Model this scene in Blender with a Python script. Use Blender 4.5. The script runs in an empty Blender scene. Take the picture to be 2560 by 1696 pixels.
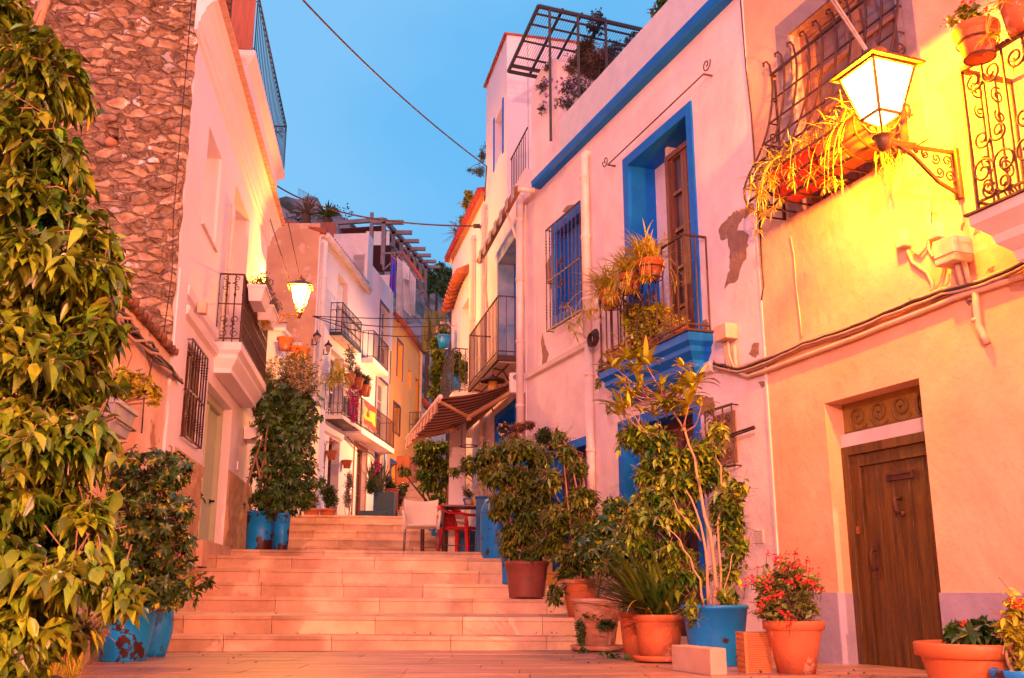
import bpy, math, random
from mathutils import Vector, Matrix, noise
random.seed(7)
R = math.radians
SC = bpy.context.scene
COL = SC.collection
# ------------------------------------------------------------------ camera
PITCH = R(14.29)
cd = bpy.data.cameras.new("camera"); cam = bpy.data.objects.new("camera", cd); COL.objects.link(cam)
cd.lens = 35.0; cd.sensor_width = 36.0; cd.clip_end = 2000; cd.clip_start = 0.05
cam.location = (0, 0, 0); cam.rotation_euler = (R(90) + PITCH, 0, 0)
SC.camera = cam
# ------------------------------------------------------------------ sky and sun (dusk: blue ahead, warm afterglow behind)
wd = bpy.data.worlds.new("World"); SC.world = wd; wd.use_nodes = True
nt = wd.node_tree; nt.nodes.clear()
def wn(t, **k):
    n = nt.nodes.new(t)
    for a, b in k.items(): setattr(n, a, b)
    return n
L = nt.links.new
tc = wn('ShaderNodeTexCoord'); sp = wn('ShaderNodeSeparateXYZ'); L(tc.outputs['Generated'], sp.inputs[0])
rz = wn('ShaderNodeValToRGB'); L(sp.outputs['Z'], rz.inputs[0])
e = rz.color_ramp.elements
e[0].position = 0.0; e[0].color = (0.15, 0.49, 0.80, 1)
e[1].position = 0.85; e[1].color = (0.07, 0.36, 0.76, 1)
m_ = rz.color_ramp.elements.new(0.35); m_.color = (0.10, 0.43, 0.82, 1)
ns = wn('ShaderNodeTexNoise'); ns.inputs['Scale'].default_value = 2.1; ns.inputs['Detail'].default_value = 5
L(tc.outputs['Generated'], ns.inputs['Vector'])
mr = wn('ShaderNodeMapRange'); L(ns.outputs[0], mr.inputs[0]); mr.inputs[1].default_value = .38; mr.inputs[2].default_value = .68
mr.inputs[3].default_value = 0.0; mr.inputs[4].default_value = 0.55
cl = wn('ShaderNodeMix', data_type='RGBA'); L(mr.outputs[0], cl.inputs['Factor']); L(rz.outputs[0], cl.inputs['A'])
cl.inputs['B'].default_value = (0.29, 0.58, 0.88, 1)
bk = wn('ShaderNodeMapRange'); bk.interpolation_type = 'SMOOTHSTEP'
L(sp.outputs['Y'], bk.inputs[0]); bk.inputs[1].default_value = .25; bk.inputs[2].default_value = -.75
bk.inputs[3].default_value = 0; bk.inputs[4].default_value = 1
gl = wn('ShaderNodeMix', data_type='RGBA'); L(bk.outputs[0], gl.inputs['Factor']); L(cl.outputs['Result'], gl.inputs['A'])
gl.inputs['B'].default_value = (.95, 0.38, 0.50, 1)
bg = wn('ShaderNodeBackground'); L(gl.outputs['Result'], bg.inputs[0]); bg.inputs[1].default_value = 0.64
wo = wn('ShaderNodeOutputWorld'); L(bg.outputs[0], wo.inputs[0])
sl = bpy.data.lights.new("sun", 'SUN'); so = bpy.data.objects.new("sun", sl); COL.objects.link(so)
sl.energy = 0.5; sl.angle = R(14); sl.color = (1.0, 0.46, 0.42)
so.rotation_euler = Vector((0.15, 1.0, -0.30)).to_track_quat('-Z', 'Y').to_euler()
SC.view_settings.view_transform = 'Standard'; SC.view_settings.look = 'None'
SC.view_settings.exposure = 0.82; SC.view_settings.gamma = 1.0
SC.cycles.max_bounces = 6; SC.cycles.use_denoising = True

# ------------------------------------------------------------------ pixel to place helpers
FL, CX, CY = 2488.9, 1280.0, 848.0
ZM = {'S': (0, 0, 1), 'D': (0, 0, .9246), 'Z1': (0, 0, 2.8), 'Z2': (0, 500, 2.614), 'Z3': (0, 1050, 2.428), 'Z4': (600, 400, 3.137),
      'Z5': (560, 850, 2.852), 'Z6': (1080, 0, 2.8), 'R1': (1080, 450, 2.614), 'R2': (980, 950, 2.85), 'R3': (1350, 1000, 2.253),
      'R4': (1800, 0, 2.613), 'R5': (1700, 500, 2.752), 'R6': (1750, 950, 2.102), 'A': (1080, 850, 5.228), 'B': (600, 720, 6.03),
      'C': (1480, 1380, 4.9625), 'E': (1000, 1150, 6.27), 'G': (2260, 0, 2.8), 'H': (960, 600, 3.92)}
def q(z, x, y):
    a, b, s = ZM[z]; return (a + x / s, b + y / s)
def ray(p):
    x, y = p[0] - CX, CY - p[1]
    return Vector((x, FL * math.cos(PITCH) - y * math.sin(PITCH), FL * math.sin(PITCH) + y * math.cos(PITCH)))
def pw(z, x, y, Y):
    r = ray(q(z, x, y)); return r * (Y / r.y)
def pz(z, x, y, H):
    r = ray(q(z, x, y)); return r * (H / r.z)
class Wall:
    def __init__(s, x, y, vx, vy, nsign=1):
        s.p = Vector((x, y, 0)); s.d = Vector((vx, vy, 0)).normalized()
        s.n = Vector((s.d.y, -s.d.x, 0)) * nsign
    def pt(s, a, z, o=0.0): return s.p + s.d * a + s.n * o + Vector((0, 0, z))
    def px(s, z, x, y, o=0.0):
        r = ray(q(z, x, y)); t = (s.n.dot(s.p) + o) / s.n.dot(r); P = r * t
        return ((P - s.p).dot(s.d), P.z)
    def at_s(s, z, x, y, a):   # where the sight line crosses the upright plane at wall position a -> (out, height)
        r = ray(q(z, x, y)); t = (s.d.dot(s.p) + a) / s.d.dot(r); P = r * t
        return ((P - s.p).dot(s.n), P.z)
    def hit(s, z, x, y, o=0.0):
        a, h = s.px(z, x, y, o); return s.pt(a, h, o)

# ------------------------------------------------------------------ mesh helpers
OFF = {}
class MB:
    def __init__(s): s.v = []; s.f = []; s.sm = []
    def add(s, vs, fs, smooth=False):
        b = len(s.v); s.v += [Vector(p) for p in vs]
        s.f += [tuple(b + i for i in f) for f in fs]; s.sm += [smooth] * len(fs); return s
    def hexa(s, c):   # 8 corners: bottom 4 ring, top 4 ring
        return s.add(c, [(0, 3, 2, 1), (4, 5, 6, 7), (0, 1, 5, 4), (1, 2, 6, 5), (2, 3, 7, 6), (3, 0, 4, 7)])
    def box(s, x0, x1, y0, y1, z0, z1):
        return s.hexa([(x0, y0, z0), (x1, y0, z0), (x1, y1, z0), (x0, y1, z0), (x0, y0, z1), (x1, y0, z1), (x1, y1, z1), (x0, y1, z1)])
    def obox(s, c, ax, ay, az):   # centre + half axes
        c = Vector(c)
        return s.hexa([c + ax * i + ay * j + az * k for k in (-1, 1) for i, j in ((-1, -1), (1, -1), (1, 1), (-1, 1))])
    def wbox(s, W, a0, a1, z0, z1, o0, o1):
        return s.hexa([W.pt(a0, z0, o0), W.pt(a1, z0, o0), W.pt(a1, z0, o1), W.pt(a0, z0, o1),
                       W.pt(a0, z1, o0), W.pt(a1, z1, o0), W.pt(a1, z1, o1), W.pt(a0, z1, o1)])
    def tube(s, pts, r, n=6, smooth=True, flat=None):
        pts = [Vector(p) for p in pts]; m = len(pts)
        rr = r if isinstance(r, (list, tuple)) else [r] * m
        vs = []; up = None
        for i in range(m):
            t = (pts[min(i + 1, m - 1)] - pts[max(i - 1, 0)])
            if t.length < 1e-9: t = Vector((0, 0, 1))
            t.normalize()
            if up is None:
                up = Vector((0, 0, 1)) if abs(t.z) < .9 else Vector((1, 0, 0))
            a = (up - t * up.dot(t))
            if a.length < 1e-6: a = t.orthogonal()
            a.normalize(); up = a; b = t.cross(a)
            for k in range(n):
                th = 2 * math.pi * (k + .5) / n
                vs.append(pts[i] + (a * math.cos(th) + b * math.sin(th)) * rr[i])
        fs = [(i * n + k, i * n + (k + 1) % n, (i + 1) * n + (k + 1) % n, (i + 1) * n + k) for i in range(m - 1) for k in range(n)]
        fs += [tuple(range(n - 1, -1, -1)), tuple((m - 1) * n + k for k in range(n))]
        return s.add(vs, fs, smooth and n > 4)
    def bar(s, p, q_, r): return s.tube([p, q_], r, 4, False)
    def lathe(s, c, prof, n=28, axis=None, sx=1, sy=1):
        c = Vector(c); vs = []
        for r_, z in prof:
            for k in range(n):
                th = 2 * math.pi * k / n; vs.append(c + Vector((r_ * sx * math.cos(th), r_ * sy * math.sin(th), z)))
        m = len(prof)
        fs = [(i * n + k, i * n + (k + 1) % n, (i + 1) * n + (k + 1) % n, (i + 1) * n + k) for i in range(m - 1) for k in range(n)]
        return s.add(vs, fs, True)
    def prism(s, poly, vec):   # poly: list of 3d points, extruded by vec
        n = len(poly); vec = Vector(vec); P = [Vector(p) for p in poly]
        return s.add(P + [p + vec for p in P], [tuple(range(n)), tuple(range(2 * n - 1, n - 1, -1))] +
                     [(i, i + n, (i + 1) % n + n, (i + 1) % n) for i in range(n)])
    def profile(s, W, a0, a1, prof):   # prof: list of (o, z) closed polygon, run along the wall
        n = len(prof)
        vs = [W.pt(a0, z, o) for o, z in prof] + [W.pt(a1, z, o) for o, z in prof]
        return s.add(vs, [tuple(range(n)), tuple(range(2 * n - 1, n - 1, -1))] + [(i, i + n, (i + 1) % n + n, (i + 1) % n) for i in range(n)])
    def profile_end(s, W, a0, a1, prof):  # same but returns around both ends by mitre (moulding that wraps a slab); prof (o, z) ascending
        n = len(prof); o0 = 0.0
        L0 = [[W.pt(a0 - o + prof[0][0] * 0, z, 0) for o, z in prof], [W.pt(a0 - o, z, o) for o, z in prof],
              [W.pt(a1 + o, z, o) for o, z in prof], [W.pt(a1 + o, z, 0) for o, z in prof]]
        vs = [p for l in L0 for p in l]
        fs = [(j * n + i, j * n + i + 1, (j + 1) * n + i + 1, (j + 1) * n + i) for j in range(3) for i in range(n - 1)]
        fs += [(0, n, 2 * n, 3 * n), (4 * n - 1, 3 * n - 1, 2 * n - 1, n - 1)]
        return s.add(vs, fs)
    def build(s, name, mat, parent=None, loc=None, bevel=0.0):
        me = bpy.data.meshes.new(name)
        if parent is not None: off = OFF[parent.name]
        elif loc is not None: off = Vector(loc)
        else:
            n = max(1, len(s.v)); zc = min(p.z for p in s.v)
            off = Vector((sum(p.x for p in s.v) / n, sum(p.y for p in s.v) / n, zc))
        me.from_pydata([p - off for p in s.v], [], s.f)
        me.polygons.foreach_set('use_smooth', s.sm); me.update()
        if mat is not None: me.materials.append(mat)
        o = bpy.data.objects.new(name, me); COL.objects.link(o)
        if parent is not None: o.parent = parent
        else: o.location = off
        OFF[o.name] = off
        if bevel:
            b = o.modifiers.new('bevel', 'BEVEL'); b.width = bevel; b.segments = 2; b.limit_method = 'ANGLE'; b.angle_limit = R(40)
        return o
def empty(name, loc, label, cat, group=None):
    o = bpy.data.objects.new(name, None); COL.objects.link(o); o.location = loc; o.empty_display_size = .1
    OFF[o.name] = Vector(loc); return tag(o, label, cat, group)
def tag(o, label, cat, group=None):
    o['label'] = label; o['category'] = cat
    if group: o['group'] = group
    return o
def struct(o): o['kind'] = 'structure'; return o
def copy_thing(root, delta, label=None):
    r = root.copy(); COL.objects.link(r); r.location = Vector(root.location) + Vector(delta); OFF[r.name] = OFF[root.name] + Vector(delta)
    if label: r['label'] = label
    def kids(a, b):
        for ch in [o for o in a.children]:
            c = ch.copy(); COL.objects.link(c); c.parent = b; OFF[c.name] = OFF[r.name]; kids(ch, c)
    kids(root, r); return r

# ------------------------------------------------------------------ materials
MT = {}
def mat(name, col, rough=.6, col2=None, scale=6.0, bump=0.0, bscale=40.0, metal=0.0, emit=None, estr=0, island=0.0, detail=6, patch=None, spec=.5, mixlo=.35, mixhi=.65, sss=False, stretch=None):
    if name in MT: return MT[name]
    m = bpy.data.materials.new(name); m.use_nodes = True; t = m.node_tree; b = t.nodes['Principled BSDF']
    lk = t.links.new; N = t.nodes.new
    b.inputs['Roughness'].default_value = rough; b.inputs['Metallic'].default_value = metal
    b.inputs['Specular IOR Level'].default_value = spec
    b.inputs['Base Color'].default_value = (*col, 1)
    tcn = N('ShaderNodeTexCoord'); vec = tcn.outputs['Object']
    if stretch:
        mp = N('ShaderNodeMapping'); mp.inputs['Scale'].default_value = stretch; lk(vec, mp.inputs[0]); vec = mp.outputs[0]
    out = None
    if col2 is not None:
        n1 = N('ShaderNodeTexNoise'); n1.inputs['Scale'].default_value = scale; n1.inputs['Detail'].default_value = detail; n1.inputs['Roughness'].default_value = .62
        lk(vec, n1.inputs['Vector'])
        rr = N('ShaderNodeMapRange'); rr.inputs[1].default_value = mixlo; rr.inputs[2].default_value = mixhi; lk(n1.outputs[0], rr.inputs[0])
        mx = N('ShaderNodeMix'); mx.data_type = 'RGBA'; lk(rr.outputs[0], mx.inputs['Factor'])
        mx.inputs['A'].default_value = (*col, 1); mx.inputs['B'].default_value = (*col2, 1); out = mx.outputs['Result']
    if patch is not None:   # chipped paint: (colour, threshold, scale)
        n3 = N('ShaderNodeTexNoise'); n3.inputs['Scale'].default_value = patch[2]; n3.inputs['Detail'].default_value = 8; n3.inputs['Roughness'].default_value = .65
        lk(vec, n3.inputs['Vector'])
        r3 = N('ShaderNodeMapRange'); r3.inputs[1].default_value = patch[1]; r3.inputs[2].default_value = patch[1] + .012; lk(n3.outputs[0], r3.inputs[0])
        m3 = N('ShaderNodeMix'); m3.data_type = 'RGBA'; lk(r3.outputs[0], m3.inputs['Factor'])
        if out: lk(out, m3.inputs['A'])
        else: m3.inputs['A'].default_value = (*col, 1)
        m3.inputs['B'].default_value = (*patch[0], 1); out = m3.outputs['Result']
    if island:
        g = N('ShaderNodeNewGeometry'); h = N('ShaderNodeHueSaturation')
        ra = N('ShaderNodeMapRange'); lk(g.outputs['Random Per Island'], ra.inputs[0]); ra.inputs[3].default_value = 1 - island; ra.inputs[4].default_value = 1 + island
        lk(ra.outputs[0], h.inputs['Value'])
        rh = N('ShaderNodeMath'); rh.operation = 'MULTIPLY'; lk(g.outputs['Random Per Island'], rh.inputs[0]); rh.inputs[1].default_value = 7.31
        rf = N('ShaderNodeMath'); rf.operation = 'FRACT'; lk(rh.outputs[0], rf.inputs[0])
        rq = N('ShaderNodeMapRange'); lk(rf.outputs[0], rq.inputs[0]); rq.inputs[3].default_value = .5 - island * .05; rq.inputs[4].default_value = .5 + island * .05
        lk(rq.outputs[0], h.inputs['Hue'])
        if out: lk(out, h.inputs['Color'])
        else: h.inputs['Color'].default_value = (*col, 1)
        out = h.outputs[0]
    if out: lk(out, b.inputs['Base Color'])
    if bump:
        n2 = N('ShaderNodeTexNoise'); n2.inputs['Scale'].default_value = bscale; n2.inputs['Detail'].default_value = 7; n2.inputs['Roughness'].default_value = .6
        lk(vec, n2.inputs['Vector']); bm = N('ShaderNodeBump'); bm.inputs['Strength'].default_value = bump; bm.inputs['Distance'].default_value = .02
        lk(n2.outputs[0], bm.inputs['Height']); lk(bm.outputs[0], b.inputs['Normal'])
    if emit:
        b.inputs['Emission Color'].default_value = (*emit, 1); b.inputs['Emission Strength'].default_value = estr
    MT[name] = m; return m
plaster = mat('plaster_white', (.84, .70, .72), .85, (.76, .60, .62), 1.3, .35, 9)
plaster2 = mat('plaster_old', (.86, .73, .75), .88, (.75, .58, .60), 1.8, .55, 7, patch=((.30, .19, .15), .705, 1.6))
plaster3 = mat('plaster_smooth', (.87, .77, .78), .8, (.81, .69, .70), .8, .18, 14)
cream = mat('plaster_cream', (.80, .62, .48), .85, (.72, .52, .40), 1.2, .3, 10)
ochre = mat('plaster_ochre_lamplit', (.84, .44, .11), .85, (.76, .36, .09), 1.0, .3, 10)  # ochre deepened to stand in for lamp-lit yellow
brownw = mat('wall_terracotta', (.42, .14, .06), .85, (.34, .10, .05), 1.5, .3, 10)
peel = mat('bare_render', (.36, .21, .15), .95, (.27, .15, .11), 9, .8, 30)
plasterY = mat('plaster_lamp_orange', (.80, .53, .33), .88, (.70, .40, .24), 1.5, .6, 7, patch=((.42, .22, .12), .70, 2.2))  # near lantern's orange glow mixed into this wall's base colour
dado = mat('dado_grey', (.40, .34, .46), .8, (.33, .28, .40), 3, .4, 12)
moulding = mat('moulding', (.76, .66, .63), .8, (.66, .54, .50), 3, .3, 16)
blue = mat('paint_blue', (.001, .13, .62), .6, (.002, .17, .70), 3, .15, 20, spec=.2)
bluew = mat('paint_blue_worn', (.001, .13, .62), .6, (.003, .18, .70), 3, .2, 20, patch=((.5, .45, .45), .68, 3), spec=.2)
bluepot = mat('pot_blue_chipped', (.001, .22, .68), .4, (.002, .28, .78), 3, .15, 14, spec=.35, patch=((.045, .012, .015), .545, 6))
bluepot2 = mat('pot_blue', (.001, .20, .66), .42, (.002, .26, .74), 3, .12, 14, patch=((.05, .02, .02), .605, 9))
bluepot3 = mat('pot_blue_rusted', (.001, .22, .68), .4, (.002, .28, .78), 3, .15, 14, spec=.35, patch=((.05, .012, .016), .515, 4))
terra = mat('terracotta', (.56, .15, .05), .75, (.40, .11, .055), 4, .25, 26, patch=((.52, .30, .20), .60, 5), spec=.25)
terra2 = mat('terracotta_weathered', (.46, .17, .09), .85, (.60, .36, .26), 5, .3, 26, spec=.2)
brownpot = mat('brown_plastic', (.28, .07, .05), .5, (.20, .05, .04), 8, .08, 30)
stone = mat('step_marble', (.70, .45, .29), .5, (.46, .25, .15), 2.4, .35, 14, island=.20, mixlo=.40, mixhi=.72)
joint = mat('step_joint', (.26, .14, .09), .9)
paving = mat('paving_stone', (.48, .28, .20), .42, (.26, .14, .11), 1.7, .4, 8, island=.14, stretch=(.6, 3, 1))
rubble = mat('rubble_stone', (.50, .33, .20), .95, (.24, .135, .085), 6, 1.0, 22, patch=((.66, .56, .52), .585, 3.5))
def add_mortar(m, col, scale, stretch):
    t = m.node_tree; b = t.nodes['Principled BSDF']; lk = t.links.new; src = b.inputs['Base Color'].links[0].from_socket
    tcn = t.nodes.new('ShaderNodeTexCoord'); mp = t.nodes.new('ShaderNodeMapping'); mp.inputs['Scale'].default_value = stretch; lk(tcn.outputs['Object'], mp.inputs[0])
    nz = t.nodes.new('ShaderNodeTexNoise'); nz.inputs['Scale'].default_value = 3.0; nz.inputs['Detail'].default_value = 6; lk(mp.outputs[0], nz.inputs['Vector'])
    ad = t.nodes.new('ShaderNodeMix'); ad.data_type = 'VECTOR'; ad.inputs['Factor'].default_value = .22; lk(mp.outputs[0], ad.inputs['A']); lk(nz.outputs['Color'], ad.inputs['B'])
    v = t.nodes.new('ShaderNodeTexVoronoi'); v.feature = 'DISTANCE_TO_EDGE'; v.inputs['Scale'].default_value = scale; lk(ad.outputs['Result'], v.inputs['Vector'])
    v2 = t.nodes.new('ShaderNodeTexVoronoi'); v2.inputs['Scale'].default_value = scale; lk(ad.outputs['Result'], v2.inputs['Vector'])
    r = t.nodes.new('ShaderNodeMapRange'); r.inputs[1].default_value = .015; r.inputs[2].default_value = .11; lk(v.outputs['Distance'], r.inputs[0])
    h = t.nodes.new('ShaderNodeHueSaturation'); sp_ = t.nodes.new('ShaderNodeSeparateColor'); lk(v2.outputs['Color'], sp_.inputs[0]); q_ = t.nodes.new('ShaderNodeMapRange'); lk(sp_.outputs[0], q_.inputs[0]); q_.inputs[3].default_value = .62; q_.inputs[4].default_value = 1.45
    lk(q_.outputs[0], h.inputs['Value']); lk(src, h.inputs['Color'])
    mx = t.nodes.new('ShaderNodeMix'); mx.data_type = 'RGBA'; lk(r.outputs[0], mx.inputs['Factor']); mx.inputs['A'].default_value = (*col, 1); lk(h.outputs[0], mx.inputs['B']); lk(mx.outputs['Result'], b.inputs['Base Color'])
    bm = t.nodes.new('ShaderNodeBump'); bm.inputs['Strength'].default_value = .9; bm.inputs['Distance'].default_value = .05; lk(r.outputs[0], bm.inputs['Height'])
    old = b.inputs['Normal'].links[0].from_node; lk(bm.outputs[0], old.inputs['Normal'])
add_mortar(rubble, (.30, .175, .11), 1.0, (5.6, 5.6, 13.5))
ironm = mat('wrought_iron', (.045, .018, .016), .5, (.09, .03, .02), 12, .2, 40, metal=.3)
ironb = mat('wrought_iron_blueish', (.02, .03, .045), .5, (.04, .03, .03), 12, .2, 40, metal=.3)
ironr = mat('iron_rust', (.10, .03, .018), .65, (.05, .018, .014), 14, .2, 40)
wood = mat('door_wood', (.135, .060, .011), .34, (.055, .024, .005), 3, .35, 30, stretch=(7, 7, .7))
woodl = mat('shutter_wood', (.20, .07, .04), .45, (.13, .04, .025), 3, .3, 24, stretch=(7, 7, .7))
woodp = mat('old_window_wood', (.42, .20, .13), .6, (.30, .14, .09), 3, .3, 24, stretch=(7, 7, .7))
orangew = mat('varnished_wood', (.50, .19, .04), .45, (.36, .12, .03), 3, .3, 24, stretch=(7, 7, .7))
greend = mat('door_sage', (.50, .58, .38), .5, (.46, .53, .34), 2, .05, 30)
whitep = mat('white_paint', (.74, .68, .68), .5, (.66, .60, .60), 6, .1, 20)
pipew = mat('pvc_pipe', (.74, .62, .58), .45, (.66, .52, .48), 4, .1, 20)
cablem = mat('cable_black', (.030, .016, .016), .55, (.08, .04, .03), 20, .1, 40)
cablew = mat('cable_painted', (.62, .42, .30), .7, (.50, .30, .20), 10, .3, 40)
conduit = mat('conduit', (.70, .50, .36), .6, (.58, .38, .26), 6, .2, 20)
tile = mat('roof_tile', (.36, .11, .05), .7, (.30, .06, .035), 8, .3, 20, island=.2)
tiler = mat('roof_tile_red', (.42, .035, .03), .6, (.32, .03, .025), 8, .2, 20, island=.15)
leafA = mat('leaf_ficus', (.024, .088, .004), .34, (.21, .27, .012), 4.5, 0, 20, island=.6, spec=.45)
leafB = mat('leaf_dark', (.020, .065, .012), .38, (.07, .14, .014), 3, 0, 20, island=.45)
leafC = mat('leaf_variegated', (.032, .085, .010), .36, (.42, .40, .03), 14, 0, 20, island=.35, mixlo=.56, mixhi=.62)
leafD = mat('leaf_yellowgreen', (.30, .34, .010), .42, (.50, .42, .015), 3, 0, 20, island=.35)  # yellow raised to carry the near lantern's golden light
leafE = mat('leaf_spider', (.72, .52, .06), .45, (.42, .42, .04), 9, 0, 20, island=.35)  # leaf colour brightened to look golden from the near lantern
leafF = mat('leaf_strap', (.040, .095, .012), .35, (.14, .19, .015), 3, 0, 20, island=.3)
leafG = mat('leaf_dry', (.22, .13, .07), .7, (.30, .20, .12), 5, 0, 20, island=.3)
leafH = mat('leaf_autumn', (.025, .078, .008), .36, (.15, .18, .012), 3, 0, 20, island=.5)
bark = mat('bark', (.36, .20, .12), .85, (.24, .13, .08), 6, .5, 30)
barkd = mat('bark_dark', (.14, .08, .05), .9, (.09, .05, .03), 6, .5, 30)
flred = mat('petal_red', (.80, .02, .03), .5, island=.2)
flpink = mat('petal_magenta', (.55, .02, .16), .5, island=.25)
flpur = mat('petal_purple', (.22, .08, .42), .5, island=.25)
flwht = mat('petal_pale', (.60, .42, .46), .6, island=.2)
soil = mat('soil', (.06, .035, .02), .95, (.03, .02, .012), 20, .6, 30)
curt = mat('glass_dark', (.05, .03, .05), .1, (.09, .05, .07), 2)
dark = mat('shade_and_fittings_dark', (.012, .008, .010), .9)  # near-black for small fittings and for shade set into holes
# ------------------------------------------------------------------ wall planes of the street
RA = Wall(.18, 13.65, .349, -.937); RB = Wall(-1.2, 19.9, .2149, -.9766)
LA = Wall(-3.57, 10.5, -.1227, .9924); LR = Wall(-4.93, 25, .0956, .9954)
GA = Wall(-12.0, 24.45, 1, 0)        # gable of the far white house, faces the camera
G0 = -.52; G1 = .60; G2 = 1.40
def hole(W, zn, l, r, t, b, dep=.2, o=0.0):
    a0 = W.px(zn, *l, o)[0]; a1 = W.px(zn, *r, o)[0]
    return [a0, a1, W.px(zn, *b, o)[1], W.px(zn, *t, o)[1], dep]
def facade(parent, W, s0, s1, z0, z1, holes, m, thick=.35, name='wall', mb=None):
    A = sorted({s0, s1, *[h[0] for h in holes], *[h[1] for h in holes]}); Z = sorted({z0, z1, *[h[2] for h in holes], *[h[3] for h in holes]})
    A = [a for a in A if s0 <= a <= s1]; Z = [z for z in Z if z0 <= z <= z1]
    b = mb or MB()
    for i in range(len(A) - 1):
        for j in range(len(Z) - 1):
            ca, cz = (A[i] + A[i + 1]) / 2, (Z[j] + Z[j + 1]) / 2
            if any(h[0] < ca < h[1] and h[2] < cz < h[3] for h in holes): continue
            b.add([W.pt(A[i], Z[j]), W.pt(A[i + 1], Z[j]), W.pt(A[i + 1], Z[j + 1]), W.pt(A[i], Z[j + 1])], [(0, 1, 2, 3)])
    for a0, a1, h0, h1, d in [h[:5] for h in holes]:
        b.add([W.pt(a0, h0), W.pt(a1, h0), W.pt(a1, h1), W.pt(a0, h1), W.pt(a0, h0, -d), W.pt(a1, h0, -d), W.pt(a1, h1, -d), W.pt(a0, h1, -d)],
              [(0, 4, 5, 1), (1, 5, 6, 2), (2, 6, 7, 3), (3, 7, 4, 0), (4, 7, 6, 5)])
    t = thick
    b.add([W.pt(s0, z0), W.pt(s1, z0), W.pt(s1, z1), W.pt(s0, z1), W.pt(s0, z0, -t), W.pt(s1, z0, -t), W.pt(s1, z1, -t), W.pt(s0, z1, -t)],
          [(0, 3, 7, 4), (1, 5, 6, 2), (2, 6, 7, 3), (0, 4, 5, 1), (4, 7, 6, 5)])
    if mb: return b
    return b.build(name, m, parent)
def surround(parent, W, h, w, m, o1=.015, bottom=False, name='window_surround', top=None, inner=True):
    a0, a1, z0, z1 = h[:4]; tw = top or w; b = MB()
    b.wbox(W, a0 - w, a0, z0, z1, -.004 if not inner else 0, o1); b.wbox(W, a1, a1 + w, z0, z1, 0, o1)
    b.wbox(W, a0 - w, a1 + w, z1, z1 + tw, 0, o1)
    if bottom: b.wbox(W, a0 - w, a1 + w, z0 - w, z0, 0, o1)
    if inner:   # painted reveals
        d = h[4]
        b.wbox(W, a0, a0 + .004, z0, z1, -d, o1 * .9); b.wbox(W, a1 - .004, a1, z0, z1, -d, o1 * .9); b.wbox(W, a0 + .004, a1 - .004, z1 - .004, z1, -d, o1 * .9)
        if bottom: b.wbox(W, a0 + .004, a1 - .004, z0, z0 + .004, -d, o1 * .9)
    return b.build(name, m, parent)
def leafdoor(parent, W, h, m, name='door', split=True, panes=3, fw=.06, kick=.25, glass=curt, dep=None):
    a0, a1, z0, z1, d = h[:5]; d = dep or d; b = MB(); g = MB()
    b.wbox(W, a0, a0 + fw, z0, z1, -d + .004, -d + .07); b.wbox(W, a1 - fw, a1, z0, z1, -d + .004, -d + .07); b.wbox(W, a0 + fw, a1 - fw, z1 - fw, z1, -d + .004, -d + .07)
    A0, A1, Z1 = a0 + fw, a1 - fw, z1 - fw
    cols = [(A0, (A0 + A1) / 2 - .003), ((A0 + A1) / 2 + .003, A1)] if split else [(A0, A1)]
    for c0, c1 in cols:
        st = min(.07, (c1 - c0) * .18)
        b.wbox(W, c0, c0 + st, z0, Z1, -d + .01, -d + .05); b.wbox(W, c1 - st, c1, z0, Z1, -d + .01, -d + .05)
        kz = z0 + kick * (Z1 - z0); hh = (Z1 - kz) / panes
        b.wbox(W, c0 + st, c1 - st, z0, kz, -d + .01, -d + .03); b.wbox(W, c0 + st + .03, c1 - st - .03, z0 + .1, kz - .05, -d + .03, -d + .042)
        for i in range(panes + 1):
            zz = kz + i * hh; b.wbox(W, c0 + st, c1 - st, zz - .018, zz + .018, -d + .012, -d + .048)
        g.wbox(W, c0 + st, c1 - st, kz, Z1, -d + .008, -d + .016)
    o = b.build(name, m, parent); g.build('pane', glass, o); return o
def grille(parent, W, a0, a1, z0, z1, o, n, m=None, name='window_grille', rails=(), r=.009, ret=True, twist=False, scroll=None, cross=0):
    m = m or ironm; b = MB()
    zs = [z0, z1] + list(rails)
    for z in zs:
        b.wbox(W, a0 - .01, a1 + .01, z - .011, z + .011, o - .006, o + .006)
        if ret:
            for a in (a0, a1): b.bar(W.pt(a, z, 0), W.pt(a, z, o), .008)
    for i in range(n):
        a = a0 + (a1 - a0) * i / (n - 1)
        b.tube([W.pt(a, z0, o), W.pt(a, z1, o)], r, 4, False)
        if twist:
            for k in range(10):
                zz = z0 + (z1 - z0) * (.12 + .03 * (k % 10) + (.5 if k > 4 else 0)); b.tube([W.pt(a, zz - .008, o), W.pt(a, zz, o), W.pt(a, zz + .008, o)], [r, r * 1.5, r], 6)
    return b.build(name, m, parent)
def spiral(c, u, v, r0, r1, turns, start=0.0, n=22, sgn=1):
    c = Vector(c)
    return [c + (u * math.cos(start + sgn * t * turns * 2 * math.pi) + v * math.sin(start + sgn * t * turns * 2 * math.pi)) * (r0 + (r1 - r0) * t) for t in [i / n for i in range(n + 1)]]
def scroll_pair(b, c, u, v, w, h, r=.006):
    """two mirrored C scrolls in the plane u (across) v (up) filling w x h round c"""
    for sx in (-1, 1):
        for sy in (-1, 1):
            cc = c + u * (sx * w * .25) + v * (sy * h * .3); rr = min(w * .22, h * .2)
            pts = spiral(cc, u * sx, v * sy, rr * .25, rr, 1.2, start=-math.pi * .9, n=16)
            b.tube(pts + [c + u * (sx * w * .04)], r, 4, False)
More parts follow.
